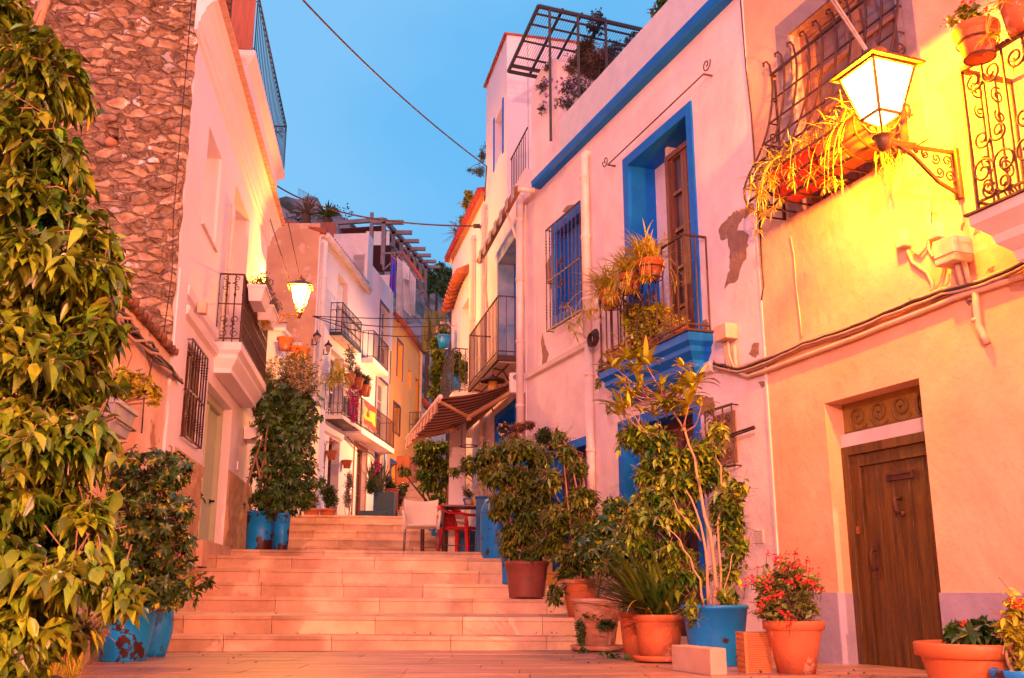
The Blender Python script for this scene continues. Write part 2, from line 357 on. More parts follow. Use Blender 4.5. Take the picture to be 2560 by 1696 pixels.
def railing(parent, W, a0, a1, o, z0, z1, gap=.11, m=None, left=True, right=True, r=.008, mid=None, name='railing', top=.014, knob=False, scrolls=False):
    m = m or ironm; b = MB()
    runs = [((a0, o), (a1, o))]
    if left: runs.append(((a0, .0), (a0, o)))
    if right: runs.append(((a1, .0), (a1, o)))
    for (p0, q0), (p1, q1) in runs:
        L_ = math.hypot(p1 - p0, q1 - q0); n = max(1, round(L_ / gap))
        P = lambda t, z: W.pt(p0 + (p1 - p0) * t, z, q0 + (q1 - q0) * t)
        b.tube([P(0, z1), P(1, z1)], top, 4, False); b.tube([P(0, z0 + .06), P(1, z0 + .06)], r * 1.2, 4, False)
        if mid: b.tube([P(0, mid), P(1, mid)], r, 4, False)
        for i in range(n + 1 if q0 == q1 else n):
            b.tube([P(i / n, z0), P(i / n, z1)], r if 0 < i < n else r * 1.5, 4, False)
            if knob:
                for f in (.3, .7):
                    zc = z0 + (z1 - z0) * f
                    b.tube([P(i / n, zc - .03), P(i / n, zc), P(i / n, zc + .03)], [r, r * 1.9, r], 6)
        if scrolls and (q0 != q1 or scrolls == 2):
            k = max(1, round(L_ / .3)); u = (P(1, 0) - P(0, 0)).normalized(); v = Vector((0, 0, 1))
            for i in range(k):
                w = L_ / k; c = P((i + .5) / k, z1 - .12); scroll_pair(b, c, u, v, w, .2)
                c = P((i + .5) / k, z0 + .22); scroll_pair(b, c, u, v, w, .3)
    return b.build(name, m, parent)
def patch(parent, W, zn, pts, m=peel, o=.0, name='bare_patch', jag=.035, th=.003):
    P = [W.px(zn, *p) for p in pts]; out = []
    for i in range(len(P)):
        a, b_ = P[i], P[(i + 1) % len(P)]; n = max(2, int(math.dist(a, b_) / .035))
        for k in range(n):
            t = k / n; out.append((a[0] + (b_[0] - a[0]) * t + random.uniform(-1, 1) * jag * .5, a[1] + (b_[1] - a[1]) * t + random.uniform(-1, 1) * jag * .5))
    b = MB(); b.prism([W.pt(a, z, o) for a, z in out], W.n * th)
    return b.build(name, m, parent)
def pipe(parent, W, a, z0, z1, o=.07, r=.05, m=None, elbow=True, name='drainpipe', a1=None, bands=3):
    b = MB(); a1 = a if a1 is None else a1; pts = []
    if elbow: pts = [W.pt(a1 + .0, z1, -.02), W.pt(a1, z1, o * .7), W.pt(a1, z1 - .03, o), W.pt(a1, z1 - .09, o)]
    else: pts = [W.pt(a1, z1, o)]
    pts.append(W.pt(a, z0, o)); b.tube(pts[::-1], r, 12)
    for i in range(bands):
        t = (i + .6) / bands; zz = z0 + (z1 - z0) * t; aa = a + (a1 - a) * t
        b.tube([W.pt(aa, zz - .02, o), W.pt(aa, zz + .02, o)], r * 1.15, 12)
    return b.build(name, m or pipew, parent)

# ------------------------------------------------------------------ ground, stairs
gm = MB(); gm.add([(-300, -120, G0), (300, -120, G0), (300, 400, G0), (-300, 400, G0)], [(0, 1, 2, 3)])
struct(gm.build('ground', mat('ground_earth', (.30, .18, .12), .9, (.22, .13, .09), .5), loc=(0, 0, G0)))
pv = MB(); x = -6.0; random.seed(3)
yy = -2.0
while yy < 9.3:
    x = -5.4 + random.uniform(-.8, 0)
    while x < 7.4:
        w = random.uniform(.7, 1.3)
        if x + w > -5.5: pv.box(x + .003, x + w - .003, yy + .003, yy + .397, G0 + .0005, G0 + .012 + random.uniform(0, .003))
        x += w
    yy += .4
struct(pv.build('pavement', paving, loc=(0, 5, G0)))
def stair(name, levels, x0, x1, ends=None, depth=None, ysk=.10, zsl=-.013, xc=-3.7, top_to=None):
    """levels: list of (Y of riser, z of tread below, z of tread)"""
    b = MB(); c = MB(); n = len(levels)
    for i, (Y, zb, zt) in enumerate(levels):
        xe = ends[i] if ends else x1
        back = levels[i + 1][0] + .12 if i + 1 < n else top_to
        f = lambda x, y, z: Vector((x, y + ysk * (x - xc), z + zsl * (x - xc)))
        x = x0 - random.uniform(0, .6)
        while x < xe:
            w = random.uniform(.75, 1.15); xa, xb = max(x0, x) + .003, min(xe, x + w) - .003
            if xb - xa > .05:
                j = random.uniform(-.004, .004)
                th = .035
                # riser slab and tread slab with a slight nosing
                b.hexa([f(xa, Y + .012 + j, zb - .06), f(xb, Y + .012 + j, zb - .06), f(xb, Y + .05, zb - .06), f(xa, Y + .05, zb - .06),
                        f(xa, Y + .012 + j, zt - th - .003), f(xb, Y + .012 + j, zt - th - .003), f(xb, Y + .05, zt - th - .003), f(xa, Y + .05, zt - th - .003)])
                yk = Y + j * .5
                while yk < back:
                    ye = min(back, yk + .9)
                    if back - ye < .2: ye = back
                    b.hexa([f(xa, yk, zt - th), f(xb, yk, zt - th), f(xb, ye - .004, zt - th), f(xa, ye - .004, zt - th),
                            f(xa, yk, zt), f(xb, yk, zt), f(xb, ye - .004, zt), f(xa, ye - .004, zt)])
                    yk = ye
            x += w
        c.hexa([f(x0, Y + .03, G0 - .3), f(xe, Y + .03, G0 - .3), f(xe, back, G0 - .3), f(x0, back, G0 - .3),
                f(x0, Y + .03, zt - .01), f(xe, Y + .03, zt - .01), f(xe, back, zt - .01), f(x0, back, zt - .01)])
    o = struct(b.build(name, stone, loc=(-1, levels[0][0], levels[0][1])))
    o2 = struct(c.build(name.replace('steps', 'steps_bed'), joint, loc=(-1, levels[0][0], levels[0][1]))); return o
random.seed(11)
stair('steps', [(9.19, G0, -.36), (9.62, -.36, -.20), (11.35, -.20, -.04), (11.72, -.04, .12), (12.07, .12, .28), (12.42, .28, .44), (14.6, .44, .60)],
      -5.2, 1.2, ends=[.62, .62, 1.2, 1.0, .9, .85, .8], top_to=17.5, ysk=.07, zsl=-.008)
stair('steps', [(17.1, .60, .76), (17.5, .76, .92), (17.9, .92, 1.08), (18.3, 1.08, 1.24), (18.75, 1.24, 1.40)], -6.4, 1.2, top_to=23.6, ysk=.08, zsl=-.008)
lv = [(23.4 + .42 * i, 1.40 + .16 * i, 1.56 + .16 * i) for i in range(9)]
stair('steps', lv, -2.75, 1.4, top_to=60, ysk=.0, zsl=0)
b = MB(); b.box(-7, -2.75, 23.0, 60, G0, 1.40); struct(b.build('landing', stone, loc=(-5, 30, 1)))
# ================================================================== RIGHT SIDE
# ---- nearest house (brown door, caged window, wall lantern)
random.seed(5)
H2 = empty('townhouse', RA.pt(7.5, G0), 'house with the brown wooden front door and lilac grey dado, nearest on the right', 'house', 'houses lining the stepped street')
hd = hole(RA, 'R6', (652, 125), (1152, 10), (652, 125), (880, 1568), .19); hd[2] = G0 - .35
hc = [6.36, 7.62, 3.05, 4.67, .17]
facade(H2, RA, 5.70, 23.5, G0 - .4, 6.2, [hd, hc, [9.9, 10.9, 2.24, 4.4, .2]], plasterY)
b = MB(); b.box(3.4, 9, -2.5, 8.0, 6.15, 6.3)
# wall body behind the front
b = MB(); p = [RA.pt(5.70, G0 - .4, -.36), RA.pt(23.5, G0 - .4, -.36), RA.pt(23.5, G0 - .4, -7), RA.pt(5.7, G0 - .4, -7)]
b.prism(p, (0, 0, 6.5)); b.build('house_body', plaster, H2)
b = MB(); a0, a1, z0, z1, d = hd
b.wbox(RA, 5.70, a0, G0 - .4, .0, 0, .018); b.wbox(RA, a1, 23.5, G0 - .4, .0, 0, .018); b.wbox(RA, a0, a0 + .006, z0, -.004, -d + .01, .016); b.build('dado', dado, H2)
b = MB(); b.wbox(RA, 5.69, 5.715, -.5, 2.05, 0, .014); b.wbox(RA, 5.69, 5.71, 2.05, 6.2, 0, .008); b.build('corner_bead', plaster, H2)
# door
dtop = RA.px('R6', 790, 360, -.18)[1]; ttop = RA.px('R6', 765, 160, -.18)[1]; tbot = RA.px('R6', 780, 290, -.18)[1]
b = MB(); fw = .075
b.wbox(RA, a0, a1, tbot - .10, tbot, -d + .004, -d + .06); b.build('door_lintel', moulding, H2)
b = MB(); b.wbox(RA, a0, a1, tbot, z1 - .0, -d + .004, -d + .02); fl = b.build('fanlight', mat('fanlight_glass', (.30, .17, .03), .35, (.22, .12, .02), 8, .3, 30), H2)
b = MB(); c0 = (tbot + z1) / 2; n = 4; u = RA.d; v = Vector((0, 0, 1)); st = (a1 - a0 - .08) / n
for i in range(n):
    c = RA.pt(a0 + .06 + st * (i + .5), c0 - .01, -d + .03)
    b.tube(spiral(c, -u, v, .012, st * .44, 1.7, start=.6 * math.pi, n=34, sgn=-1), .010, 6)
b.wbox(RA, a0 + .02, a1 - .02, tbot + .004, tbot + .02, -d + .02, -d + .035)
b.build('scrollwork', mat('fanlight_iron', (.20, .10, .02), .6, (.15, .08, .02), 8), fl)
b = MB(); b.wbox(RA, a0, a0 + fw, z0, tbot - .1, -d + .004, -d + .07); b.wbox(RA, a1 - fw * .6, a1, z0, tbot - .1, -d + .004, -d + .07)
b.wbox(RA, a0 + fw, a1 - fw * .6, tbot - .17, tbot - .1, -d + .004, -d + .07); b.build('door_frame', wood, H2, bevel=.004)
b = MB(); A0, A1 = a0 + fw, a1 - fw * .6; b.wbox(RA, A0, A0 + .09, z0, tbot - .17, -d + .006, -d + .045); b.wbox(RA, A0 + .09, A1, tbot - .26, tbot - .17, -d + .006, -d + .045)
npl = 5
for i in range(npl):
    w = (A1 - A0 - .09) / npl; b.wbox(RA, A0 + .09 + i * w + .002, A0 + .09 + (i + 1) * w - .002, z0, tbot - .26, -d + .006, -d + .026)
dr = b.build('door', wood, H2, bevel=.003)
def rp(x, y, o=-.15): return RA.px('R6', x, y, o)
s_, z_ = rp(1045, 502); b = MB(); b.wbox(RA, s_ - .135, s_ + .13, z_ - .03, z_ + .03, -d + .026, -d + .042); b.wbox(RA, s_ - .12, s_ + .115, z_ + .005, z_ + .024, -d + .042, -d + .052); b.build('letter_slot', ironr, dr, bevel=.003)
s_, z_ = rp(1048, 660); b = MB(); b.tube([RA.pt(s_, z_ + .05, -d + .026), RA.pt(s_, z_ + .05, -d + .075), RA.pt(s_, z_ + .02, -d + .08), RA.pt(s_, z_ - .035, -d + .07), RA.pt(s_ + .012, z_ - .06, -d + .06)], [.014, .013, .014, .020, .012], 8)
b.tube([RA.pt(s_ + .02, z_ - .06, -d + .026), RA.pt(s_ + .02, z_ - .06, -d + .05)], .018, 10); b.build('door_knocker', ironr, dr)
s_, z_ = rp(925, 950); b = MB(); b.wbox(RA, s_ - .016, s_ + .016, z_ - .09, z_ + .09, -d + .026, -d + .034)
for sg in (1, -1):
    for k, w in enumerate((.022, .012, .02, .008)): b.wbox(RA, s_ - w, s_ + w, min(z_ + sg * (.09 + k * .014), z_ + sg * (.104 + k * .014)), max(z_ + sg * (.09 + k * .014), z_ + sg * (.104 + k * .014)), -d + .026, -d + .033)
b.tube([RA.pt(s_, z_ + .07, -d + .03), RA.pt(s_, z_ + .075, -d + .07), RA.pt(s_, z_ + .04, -d + .085), RA.pt(s_, z_ - .03, -d + .085), RA.pt(s_, z_ - .06, -d + .07), RA.pt(s_, z_ - .06, -d + .03)], .009, 8)
b.build('handle', ironr, dr)
s_, z_ = rp(848, 790); b = MB(); b.wbox(RA, s_ - .018, s_ + .018, z_ - .028, z_ + .028, -d + .07, -d + .075); b.tube([RA.pt(s_, z_, -d + .075), RA.pt(s_, z_, -d + .08)], .009, 10); b.build('lock_plate', mat('brass_worn', (.30, .12, .04), .5, metal=.4), dr)
b = MB(); b.wbox(RA, a0 - .05, a1 + .05, G0 - .36, G0 + .0, -d, .12); b.build('doorstep', stone, H2)
# upper caged window
surround(H2, RA, hc, .17, mat('surround_grey', (.34, .25, .27), .85, (.28, .20, .21), 4, .4, 16, patch=((.5, .30, .2), .66, 5)), o1=.02, inner=False, bottom=False)
o = leafdoor(H2, RA, [6.36, 7.62, 3.05, 4.67, .17], woodp, 'casement_window', panes=3, kick=.3, glass=mat('pane_rosy', (.20, .12, .12), .12))
leafdoor(H2, RA, [9.9, 10.9, 2.24, 4.4, .2], woodp, 'balcony_door')
b = MB(); CA0, CA1 = 6.12, 7.68
prof0 = [(.05, 4.46), (.05, 4.30), (.07, 4.08), (.12, 3.84), (.22, 3.62), (.33, 3.44), (.40, 3.28), (.37, 3.15), (.22, 3.07), (.0, 3.06)]; prof = []
for i in range(len(prof0) - 1):
    p0_, p1_, p2_, p3_ = prof0[max(i - 1, 0)], prof0[i], prof0[i + 1], prof0[min(i + 2, len(prof0) - 1)]
    for t in (0, .33, .66): prof.append(tuple(.5 * (2 * p1_[k] + (p2_[k] - p0_[k]) * t + (2 * p0_[k] - 5 * p1_[k] + 4 * p2_[k] - p3_[k]) * t * t + (3 * p1_[k] - p0_[k] - 3 * p2_[k] + p3_[k]) * t ** 3) for k in (0, 1)))
prof.append(prof0[-1])
for i in range(10):
    a = CA0 + (CA1 - CA0) * i / 9
    wob = [RA.pt(a + .018 * math.sin(j * .47), z, o_) for j, (o_, z) in enumerate(prof)]
    hook = [RA.pt(a, 4.50, .055), RA.pt(a - .005, 4.53, .08), RA.pt(a - .01, 4.51, .11), RA.pt(a - .01, 4.48, .105)]
    b.tube(hook[::-1] + wob, .0095, 6)
def at(z):
    for (o0, z0_), (o1_, z1_) in zip(prof, prof[1:]):
        if z1_ <= z <= z0_: return o0 + (o1_ - o0) * (z0_ - z) / (z0_ - z1_)
    return .16
for z in (4.40, 4.15, 3.93, 3.72, 3.50, 3.28):
    o_ = at(z); b.tube([RA.pt(CA0, z, 0), RA.pt(CA0, z, o_), RA.pt(CA1, z, o_), RA.pt(CA1, z, 0)], .009 if z < 4.3 else .014, 4, False)
for a in (CA0, CA1):
    b.tube([RA.pt(a, 4.36, .01), RA.pt(a, 3.07, .01)], .012, 4, False)
    for z, o_, rr in ((3.80, .07, .05), (3.66, .10, .065), (3.50, .14, .085), (3.36, .26, .085), (3.32, .10, .08), (3.17, .20, .07)):
        b.tube(spiral(RA.pt(a, z, o_), RA.n, Vector((0, 0, 1)), rr * .2, rr, 1.4, start=z * 9, n=22), .007, 6)
b.tube([RA.pt(CA0, 3.09, .25), RA.pt(CA1, 3.09, .25)], .011, 4, False); b.tube([RA.pt(CA0, 3.17, .36), RA.pt(CA1, 3.17, .36)], .011, 4, False)
for i in range(4):
    a = CA0 + (CA1 - CA0) * (i + .5) / 4; b.tube([RA.pt(a - .2, 3.08, .02), RA.pt(a + .2, 3.16, .34)], .008, 4, False)
b.build('window_cage', ironm, H2)
# balcony far right
BR = MB(); BR.profile_end(RA, 8.62, 12, [(-.36, 1.80), (-.22, 1.84), (-.12, 1.93), (-.07, 2.00), (-.06, 2.05), (-.02, 2.09), (0, 2.12), (0, 2.20), (-.01, 2.24)]) if False else None
def slab(parent, W, a0, a1, O, prof, m, name='balcony_slab'):
    """stepped slab: prof = list of (inset, z) from the bottom up"""
    b = MB(); n = len(prof); vs = []
    for ins, z in prof:
        o = O - ins; vs += [W.pt(a0 + ins, z, 0), W.pt(a0 + ins, z, o), W.pt(a1 - ins, z, o), W.pt(a1 - ins, z, 0)]
    fs = [(4 * i + j, 4 * i + j + 1, 4 * i + 5 + j, 4 * i + 4 + j) for i in range(n - 1) for j in range(3)]
    fs += [(3, 2, 1, 0), tuple(4 * (n - 1) + k for k in range(4))] + [(4 * i + 3, 4 * i, 4 * i + 4, 4 * i + 7) for i in range(n - 1)]
    b.add(vs, fs); return b.build(name, m, parent)
bs = slab(H2, RA, 8.46, 12, .44, [(.26, 1.80), (.16, 1.86), (.15, 1.92), (.09, 1.98), (.08, 2.03), (.02, 2.09), (.0, 2.11), (0, 2.17)], moulding)
r_ = railing(bs, RA, 8.50, 12, .40, 2.19, 3.12, gap=.155, r=.009, m=ironr, top=.02)
b = MB(); u = RA.d; v = Vector((0, 0, 1))
for i in range(6):
    c = 8.50 + .155 * (i * 2 + 1)
    for z, rr, sg in ((2.42, .085, 1), (2.30, .06, -1), (3.00, .07, -1), (2.62, .065, -1)):
        for sx in (-1, 1): b.tube(spiral(RA.pt(c + sx * rr * .95, z, .405), u * sx, v * sg, rr * .2, rr, 1.45, start=.4, n=24), .008, 6)
for o_ in (.13, .29):
    for z, rr in ((2.36, .06), (2.52, .06), (3.00, .06), (2.86, .045)): b.tube(spiral(RA.pt(8.50, z, o_), RA.n, v, rr * .2, rr, 1.5, start=z * 8, n=24), .007, 6)
b.wbox(RA, 8.44, 12, 2.172, 2.185, .30, .46)
b.build('scrollwork', ironr, bs)
# utilities on this house
def ubox(zn, l, r, t, bt, o, name, label, cat, m=conduit, extra=None):
    h = hole(RA, zn, l, r, t, bt); b = MB(); b.wbox(RA, h[0], h[1], h[2], h[3], 0, o); c = MB()
    e_ = b.build(name, m, bevel=.008); tag(e_, label, cat); return e_, h
ubox('R5', (1528, 260), (1590, 260), (1530, 230), (1540, 345), .07, 'junction_box', 'small box left of the two thin vertical conduits under the wall lantern', 'junction box')
ubox('R5', (1752, 200), (1820, 200), (1760, 180), (1760, 290), .07, 'junction_box', 'small box between the thin conduits and the large meter box', 'junction box')
e_, h = ubox('R5', (1862, 300), (2010, 300), (1870, 310), (1890, 480), .16, 'meter_box', 'large cream meter box above the cable bundle', 'meter box')
b = MB(); b.wbox(RA, h[0] - .004, h[1] + .004, h[2] + .05, h[2] + .056, 0, .164); b.build('lid_seam', joint, e_)
b = MB(); [b.tube([RA.pt(h[0] + .1 + i * .06, h[2], .07), RA.pt(h[0] + .1 + i * .06, h[2] - .17, .04)], .017, 8) for i in range(2)]; b.build('conduit_stub', conduit, e_)
e_, h = ubox('R5', (315, 900), (400, 900), (318, 885), (318, 990), .13, 'junction_box', 'cream box low on the left, right of the blue balcony', 'junction box')
b = MB()
for i in range(3): b.tube([RA.pt(h[0] + .04 + i * .03, h[2], .05), RA.pt(h[0] + .05 + i * .03, h[2] - .14, .05), RA.pt(h[0] + .10 + i * .04, h[2] - .27, .05)], .012, 8)
b.build('conduit_stub', conduit, e_)
b = MB()
for i in range(1):
    h5 = RA.px('R6', 288, 790), RA.px('R6', 340, 858)
b.wbox(RA, h5[0][0], h5[1][0], h5[1][1], h5[0][1], 0, .008)
for i in range(7):
    zz = h5[1][1] + (h5[0][1] - h5[1][1]) * (i + .3) / 7.2; b.wbox(RA, h5[0][0] + .008, h5[1][0] - .008, zz, zz + .008, .008, .014)
tag(b.build('air_vent', moulding), 'small square louvred vent grille low on the pink wall', 'vent')
# conduits hanging from the lantern
b = MB()
def rline(zn, pts, o=.02): return [RA.hit(zn, *p, o) for p in pts]
b.tube(rline('R5', [(1695, 0), (1700, 250), (1695, 320), (1650, 380), (1600, 350)]), .011, 7)
b.tube(rline('R5', [(1713, 0), (1715, 260), (1710, 340), (1740, 390), (1785, 370), (1790, 300)]), .011, 7)
b.tube(rline('R5', [(1567, 350), (1600, 430), (1700, 500), (1735, 570), (1735, 660)]), .013, 7)
b.tube(rline('R5', [(1800, 300), (1815, 450), (1790, 560), (1720, 665)]), .010, 7)
b.tube(rline('R5', [(1850, 510), (1850, 560), (1800, 630)]), .007, 6)
tag(b.build('lamp_conduit', conduit), 'thin painted conduits looping down from the bright lantern to the small boxes', 'conduit')
b = MB(); b.tube(rline('R5', [(2033, 640), (2040, 730), (2052, 860), (2090, 940), (2115, 985)], .03), .024, 10); b.tube(rline('R5', [(2038, 815), (2040, 840)], .03), .030, 10)
tag(b.build('drain_stub', conduit), 'short bent pipe hanging below the cable bundle on the yellow-lit wall', 'pipe')
# cable bundle
CABP = [(232, 1130), (300, 1150), (400, 1175), (560, 1120), (700, 1060), (850, 990), (1000, 940), (1200, 880), (1400, 790), (1600, 710), (1800, 640), (2000, 590), (2150, 545), (2367, 440)]
EB = empty('cable_bundle', RA.pt(6.5, 1.9), 'bundle of black and painted cables sagging along the right wall above the brown door', 'cables')
for k in range(7):
    random.seed(40 + k); b = MB()
    pts = rline('R5', [(x, y + (k - 3) * 6.5 + random.uniform(-7, 7)) for x, y in CABP], .03 + .012 * (k % 3))
    # smooth resample
    out = []
    for i in range(len(pts) - 1):
        for t in (0, .33, .66): out.append(pts[i].lerp(pts[i + 1], t) + Vector((0, 0, -.006 * math.sin(3.14 * t))))
    d_ = RA.d * .5
    out += [pts[-1], pts[-1] + RA.d * 1.2 + Vector((0, 0, .05)), pts[-1] + RA.d * 4 + Vector((0, 0, .1))]
    b.tube(out, .010 if k % 2 else .013, 6); b.build('cable', cablem if k in (2, 4) else cablew, EB)
b = MB(); cp = [(375, 1000), (380, 1100), (400, 1190), (470, 1215), (560, 1185), (700, 1135), (900, 1060), (1200, 950), (1500, 830), (1720, 745), (1900, 670), (1990, 640), (2100, 610), (2367, 520)]
b.tube(rline('R5', cp, .03) , .019, 10)
tag(b.build('conduit_pipe', conduit), 'cream plastic conduit curving under the cable bundle on the right wall', 'conduit')
b = MB(); b.tube(rline('R4', [(132, -20), (145, 150), (170, 450), (205, 750), (220, 950), (240, 1250), (265, 1568)], .012) + rline('R5', [(548, 110), (560, 400), (575, 590), (560, 690)], .012), .006, 6)
tag(b.build('loose_cable', cablem), 'single black cable hanging down the wall left of the caged window', 'cable')
b = MB(); b.tube(rline('R5', [(760, 250), (785, 380), (800, 600), (825, 800), (838, 945)], .01), .007, 6)
tag(b.build('loose_cable', conduit), 'thin painted cable running down the yellow-lit wall below the caged window', 'cable')
random.seed(8)
patch(H2, RA, 'R5', [(475, 40), (520, 10), (500, 90), (420, 140), (400, 210), (440, 215), (470, 250), (460, 380), (430, 460), (395, 550), (310, 605), (340, 480), (345, 370), (330, 260), (285, 270), (260, 210), (330, 110)])
patch(H2, RA, 'R5', [(495, 990), (548, 980), (545, 1060), (520, 1075), (482, 1070)]); patch(H2, RA, 'R5', [(535, 1250), (592, 1255), (585, 1295), (550, 1280)])
for c in ((1750, 95, 30, 12), (1940, 190, 14, 22), (2045, 220, 26, 22), (2140, 480, 22, 8), (2120, 590, 14, 12), (1985, 700, 16, 16), (1060, 920, 22, 10), (1150, 890, 20, 9), (1620, 690, 45, 9), (1870, 380, 5, 40)):
    patch(H2, RA, 'R5', [(c[0] + c[2] * math.cos(t), c[1] + c[3] * math.sin(t)) for t in (0, .9, 1.8, 2.7, 3.6, 4.5, 5.4)], jag=.03)
b = MB()
# small barred wall cabinet
hg = [4.80, 5.25, 1.08, 1.62]
g = empty('wall_grille', RA.pt(5.0, 1.1, .04), 'small black iron grille with scrolls on the wall right of the tall ficus', 'grille')
grille(g, RA, *hg, .07, 4, rails=()); b = MB()
for i in range(3):
    for z in (1.2, 1.5): b.tube(spiral(RA.pt(4.88 + i * .15, z, .07), RA.d, Vector((0, 0, 1)), .01, .055, 1.4, start=i, n=18), .006, 5)
b.build('scrollwork', ironm, g)
b = MB(); b.wbox(RA, 4.84, 5.21, 1.12, 1.58, 0, .012); b.build('backing_panel', peel, g)
b = MB(); s_, z_ = RA.px('R6', 170, 290, .12); b.tube([RA.pt(5.22, z_, .08), RA.pt(5.62, z_ + .012, .10)], .009, 6); b.tube([RA.pt(5.22, z_ + .02, .08), RA.pt(5.62, z_ + .03, .10), RA.pt(5.63, z_ + .01, .10)], .009, 6)
tag(b.build('wall_bracket', ironm), 'thin iron bracket sticking out beside the small wall grille', 'bracket')

# ---- blue-trimmed house
random.seed(6)
H1 = empty('townhouse', RA.pt(2.8, G0), 'house with bright blue door surrounds, blue balcony and blue cornice, mid right', 'house', 'houses lining the stepped street')
hA = [3.30, 4.62, 2.40, 4.74, .34]; hB = [1.17, 2.02, 3.50, 4.66, .16]; hC = [.94, 2.04, -.20, 1.70, .22]; hD = [3.0, 4.5, -.50, 1.72, .3]
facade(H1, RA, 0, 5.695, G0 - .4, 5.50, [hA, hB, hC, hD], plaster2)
facade(H1, RA, 1.32, 5.695, 5.62, 6.24, [], whitep, name='parapet')
b = MB(); b.prism([RA.pt(0, G0 - .4, -.36), RA.pt(5.69, G0 - .4, -.36), RA.pt(5.69, G0 - .4, -7), RA.pt(0, G0 - .4, -7)], (0, 0, 6.0)); b.build('house_body', plaster, H1)
b = MB(); b.profile(RA, .62, 5.75, [(-.3, 5.50), (.10, 5.50), (.13, 5.53), (.14, 5.60), (.12, 5.62), (-.3, 5.62)]); b.build('cornice', blue, H1)
# old rounded pillar at the left end of the roof
b = MB(); pts = []
for t in range(9): pts.append((.25 + .5 + .5 * -math.cos(math.pi * t / 8), 7.1 + .28 * math.sin(math.pi * t / 8)))
P = [(.30, 5.4), (1.30, 5.4)] + [(a, z) for a, z in reversed(pts)]
b.prism([RA.pt(a, z, -.02) for a, z in P], RA.n * -1.1); b.wbox(RA, 0.0, .62, 5.5, 5.72, -.3, .06); b.build('roof_pillar', plaster2, H1)
sA = surround(H1, RA, hA, .11, bluew, o1=.02, name='door_surround')
b = MB(); b.wbox(RA, 3.85, 3.90, 2.40, 4.736, -.335, -.17); b.build('white_jamb', moulding, H1)
leafdoor(H1, RA, [3.90, 4.615, 2.40, 4.60, .20], woodl, 'balcony_door', panes=4, kick=.22)
surround(H1, RA, hB, .14, bluew, o1=.015, bottom=True)
b = MB(); b.wbox(RA, hB[0] + .02, hB[1] - .02, hB[2] + .02, hB[3] - .02, -.155, -.12)
for i in range(6): b.wbox(RA, hB[0] + .04 + i * .13, hB[0] + .15 + i * .13, hB[2] + .06, hB[3] - .06, -.12, -.108)
b.build('shutter', blue, H1)
gB = grille(H1, RA, 1.06, 2.16, 3.32, 4.72, .10, 10, rails=(3.98,), twist=True)
b = MB()
for z, sg in ((4.12, 1), (3.84, -1)):
    for sx in (-1, 1): b.tube(spiral(RA.pt(1.55 + sx * .05, z, .10), RA.d * sx, Vector((0, 0, 1)) * sg, .012, .05, 1.5, n=20), .006, 5)
b.build('scrollwork', ironm, gB)
surround(H1, RA, hC, .10, bluew, o1=.02, name='door_surround'); leafdoor(H1, RA, hC, woodl, 'street_door', panes=2, kick=.4)
b = MB(); b.wbox(RA, hC[0] + .006, hC[0] + .45, -.2, 1.0, -.21, .02); b.build('blue_shutter', blue, H1)
surround(H1, RA, hD, .11, bluew, o1=.02, name='door_surround'); leafdoor(H1, RA, hD, woodl, 'street_door', panes=2, kick=.4, dep=.28)
b = MB(); b.wbox(RA, .55, 2.6, G0 - .2, -.22, 0, .32); b.wbox(RA, 2.4, 5.5, G0 - .2, G0 + .12, 0, .05); b.build('plinth', whitep, H1)
b = MB(); b.profile(RA, .14, 2.16, [(0, 2.85), (.05, 2.87), (.06, 2.93), (0, 2.95)]); b.build('moulding', moulding, H1); b = MB(); b.profile(RA, 4.70, 4.90, [(0, 1.98), (.05, 2.0), (.06, 2.09), (0, 2.11)]); b.build('moulding', moulding, H1)
b = MB(); b.wbox(RA, 2.55, 3.0, 1.60, 2.9, 0, .08); b.wbox(RA, 2.36, 2.55, 1.60, 1.68, 0, .09); b.build('pilaster', plaster, H1) if False else None
sb = slab(H1, RA, 2.98, 4.90, .27, [(.16, 1.98), (.10, 2.05), (.10, 2.12), (.04, 2.19), (.04, 2.24), (.0, 2.28), (.0, 2.36)], bluew)
b = MB(); b.wbox(RA, 2.96, 4.92, 2.365, 2.385, .0, .285); b.build('edge_strip', ironr, sb)
rl = railing(sb, RA, 3.00, 4.86, .25, 2.385, 3.33, gap=.145, m=ironr, knob=False, r=.010)
b = MB()
for i in range(6): b.tube([RA.pt(3.5 + i * .145, 2.85, .25), RA.pt(3.5 + i * .145, 2.9, .25), RA.pt(3.5 + i * .145, 2.95, .25)], [.009, .014, .009], 6)
for sx in (-1, 1): b.tube(spiral(RA.pt(3.9 + sx * .06, 2.95, .25), RA.d * sx, Vector((0, 0, 1)), .012, .06, 1.5, n=20), .007, 5)
b.build('scrollwork', ironr, rl)
pipe(H1, RA, 2.26, 2.95, 5.33, r=.055); pipe(H1, RA, 2.26, .15, 2.86, r=.05, elbow=False, o=.06)
pipe(H1, RA, .07, 1.95, 5.6, r=.055, o=.10, elbow=False, bands=4); pipe(H1, RA, .10, .6, 1.9, r=.08, o=.10, elbow=False, bands=2)
random.seed(9)
patch(H1, RA, 'R1', [(725, 1000), (735, 1060), (750, 1110), (765, 1140), (735, 1235), (715, 1225), (725, 1150), (712, 1060)], jag=.02)
patch(H1, RA, 'R1', [(740, 560), (785, 480), (820, 520), (822, 640), (805, 740), (770, 690), (745, 650)], jag=.03)
patch(H1, RA, 'R1', [(885, 165), (930, 160), (925, 185), (880, 220), (855, 210)], jag=.02)
patch(H1, RA, 'R1', [(1790, 905), (1805, 940), (1795, 980), (1775, 975), (1765, 945)], jag=.02)
patch(H1, RA, 'R6', [(0, 90), (60, 85), (80, 130), (75, 185), (40, 190), (5, 185)], jag=.03)
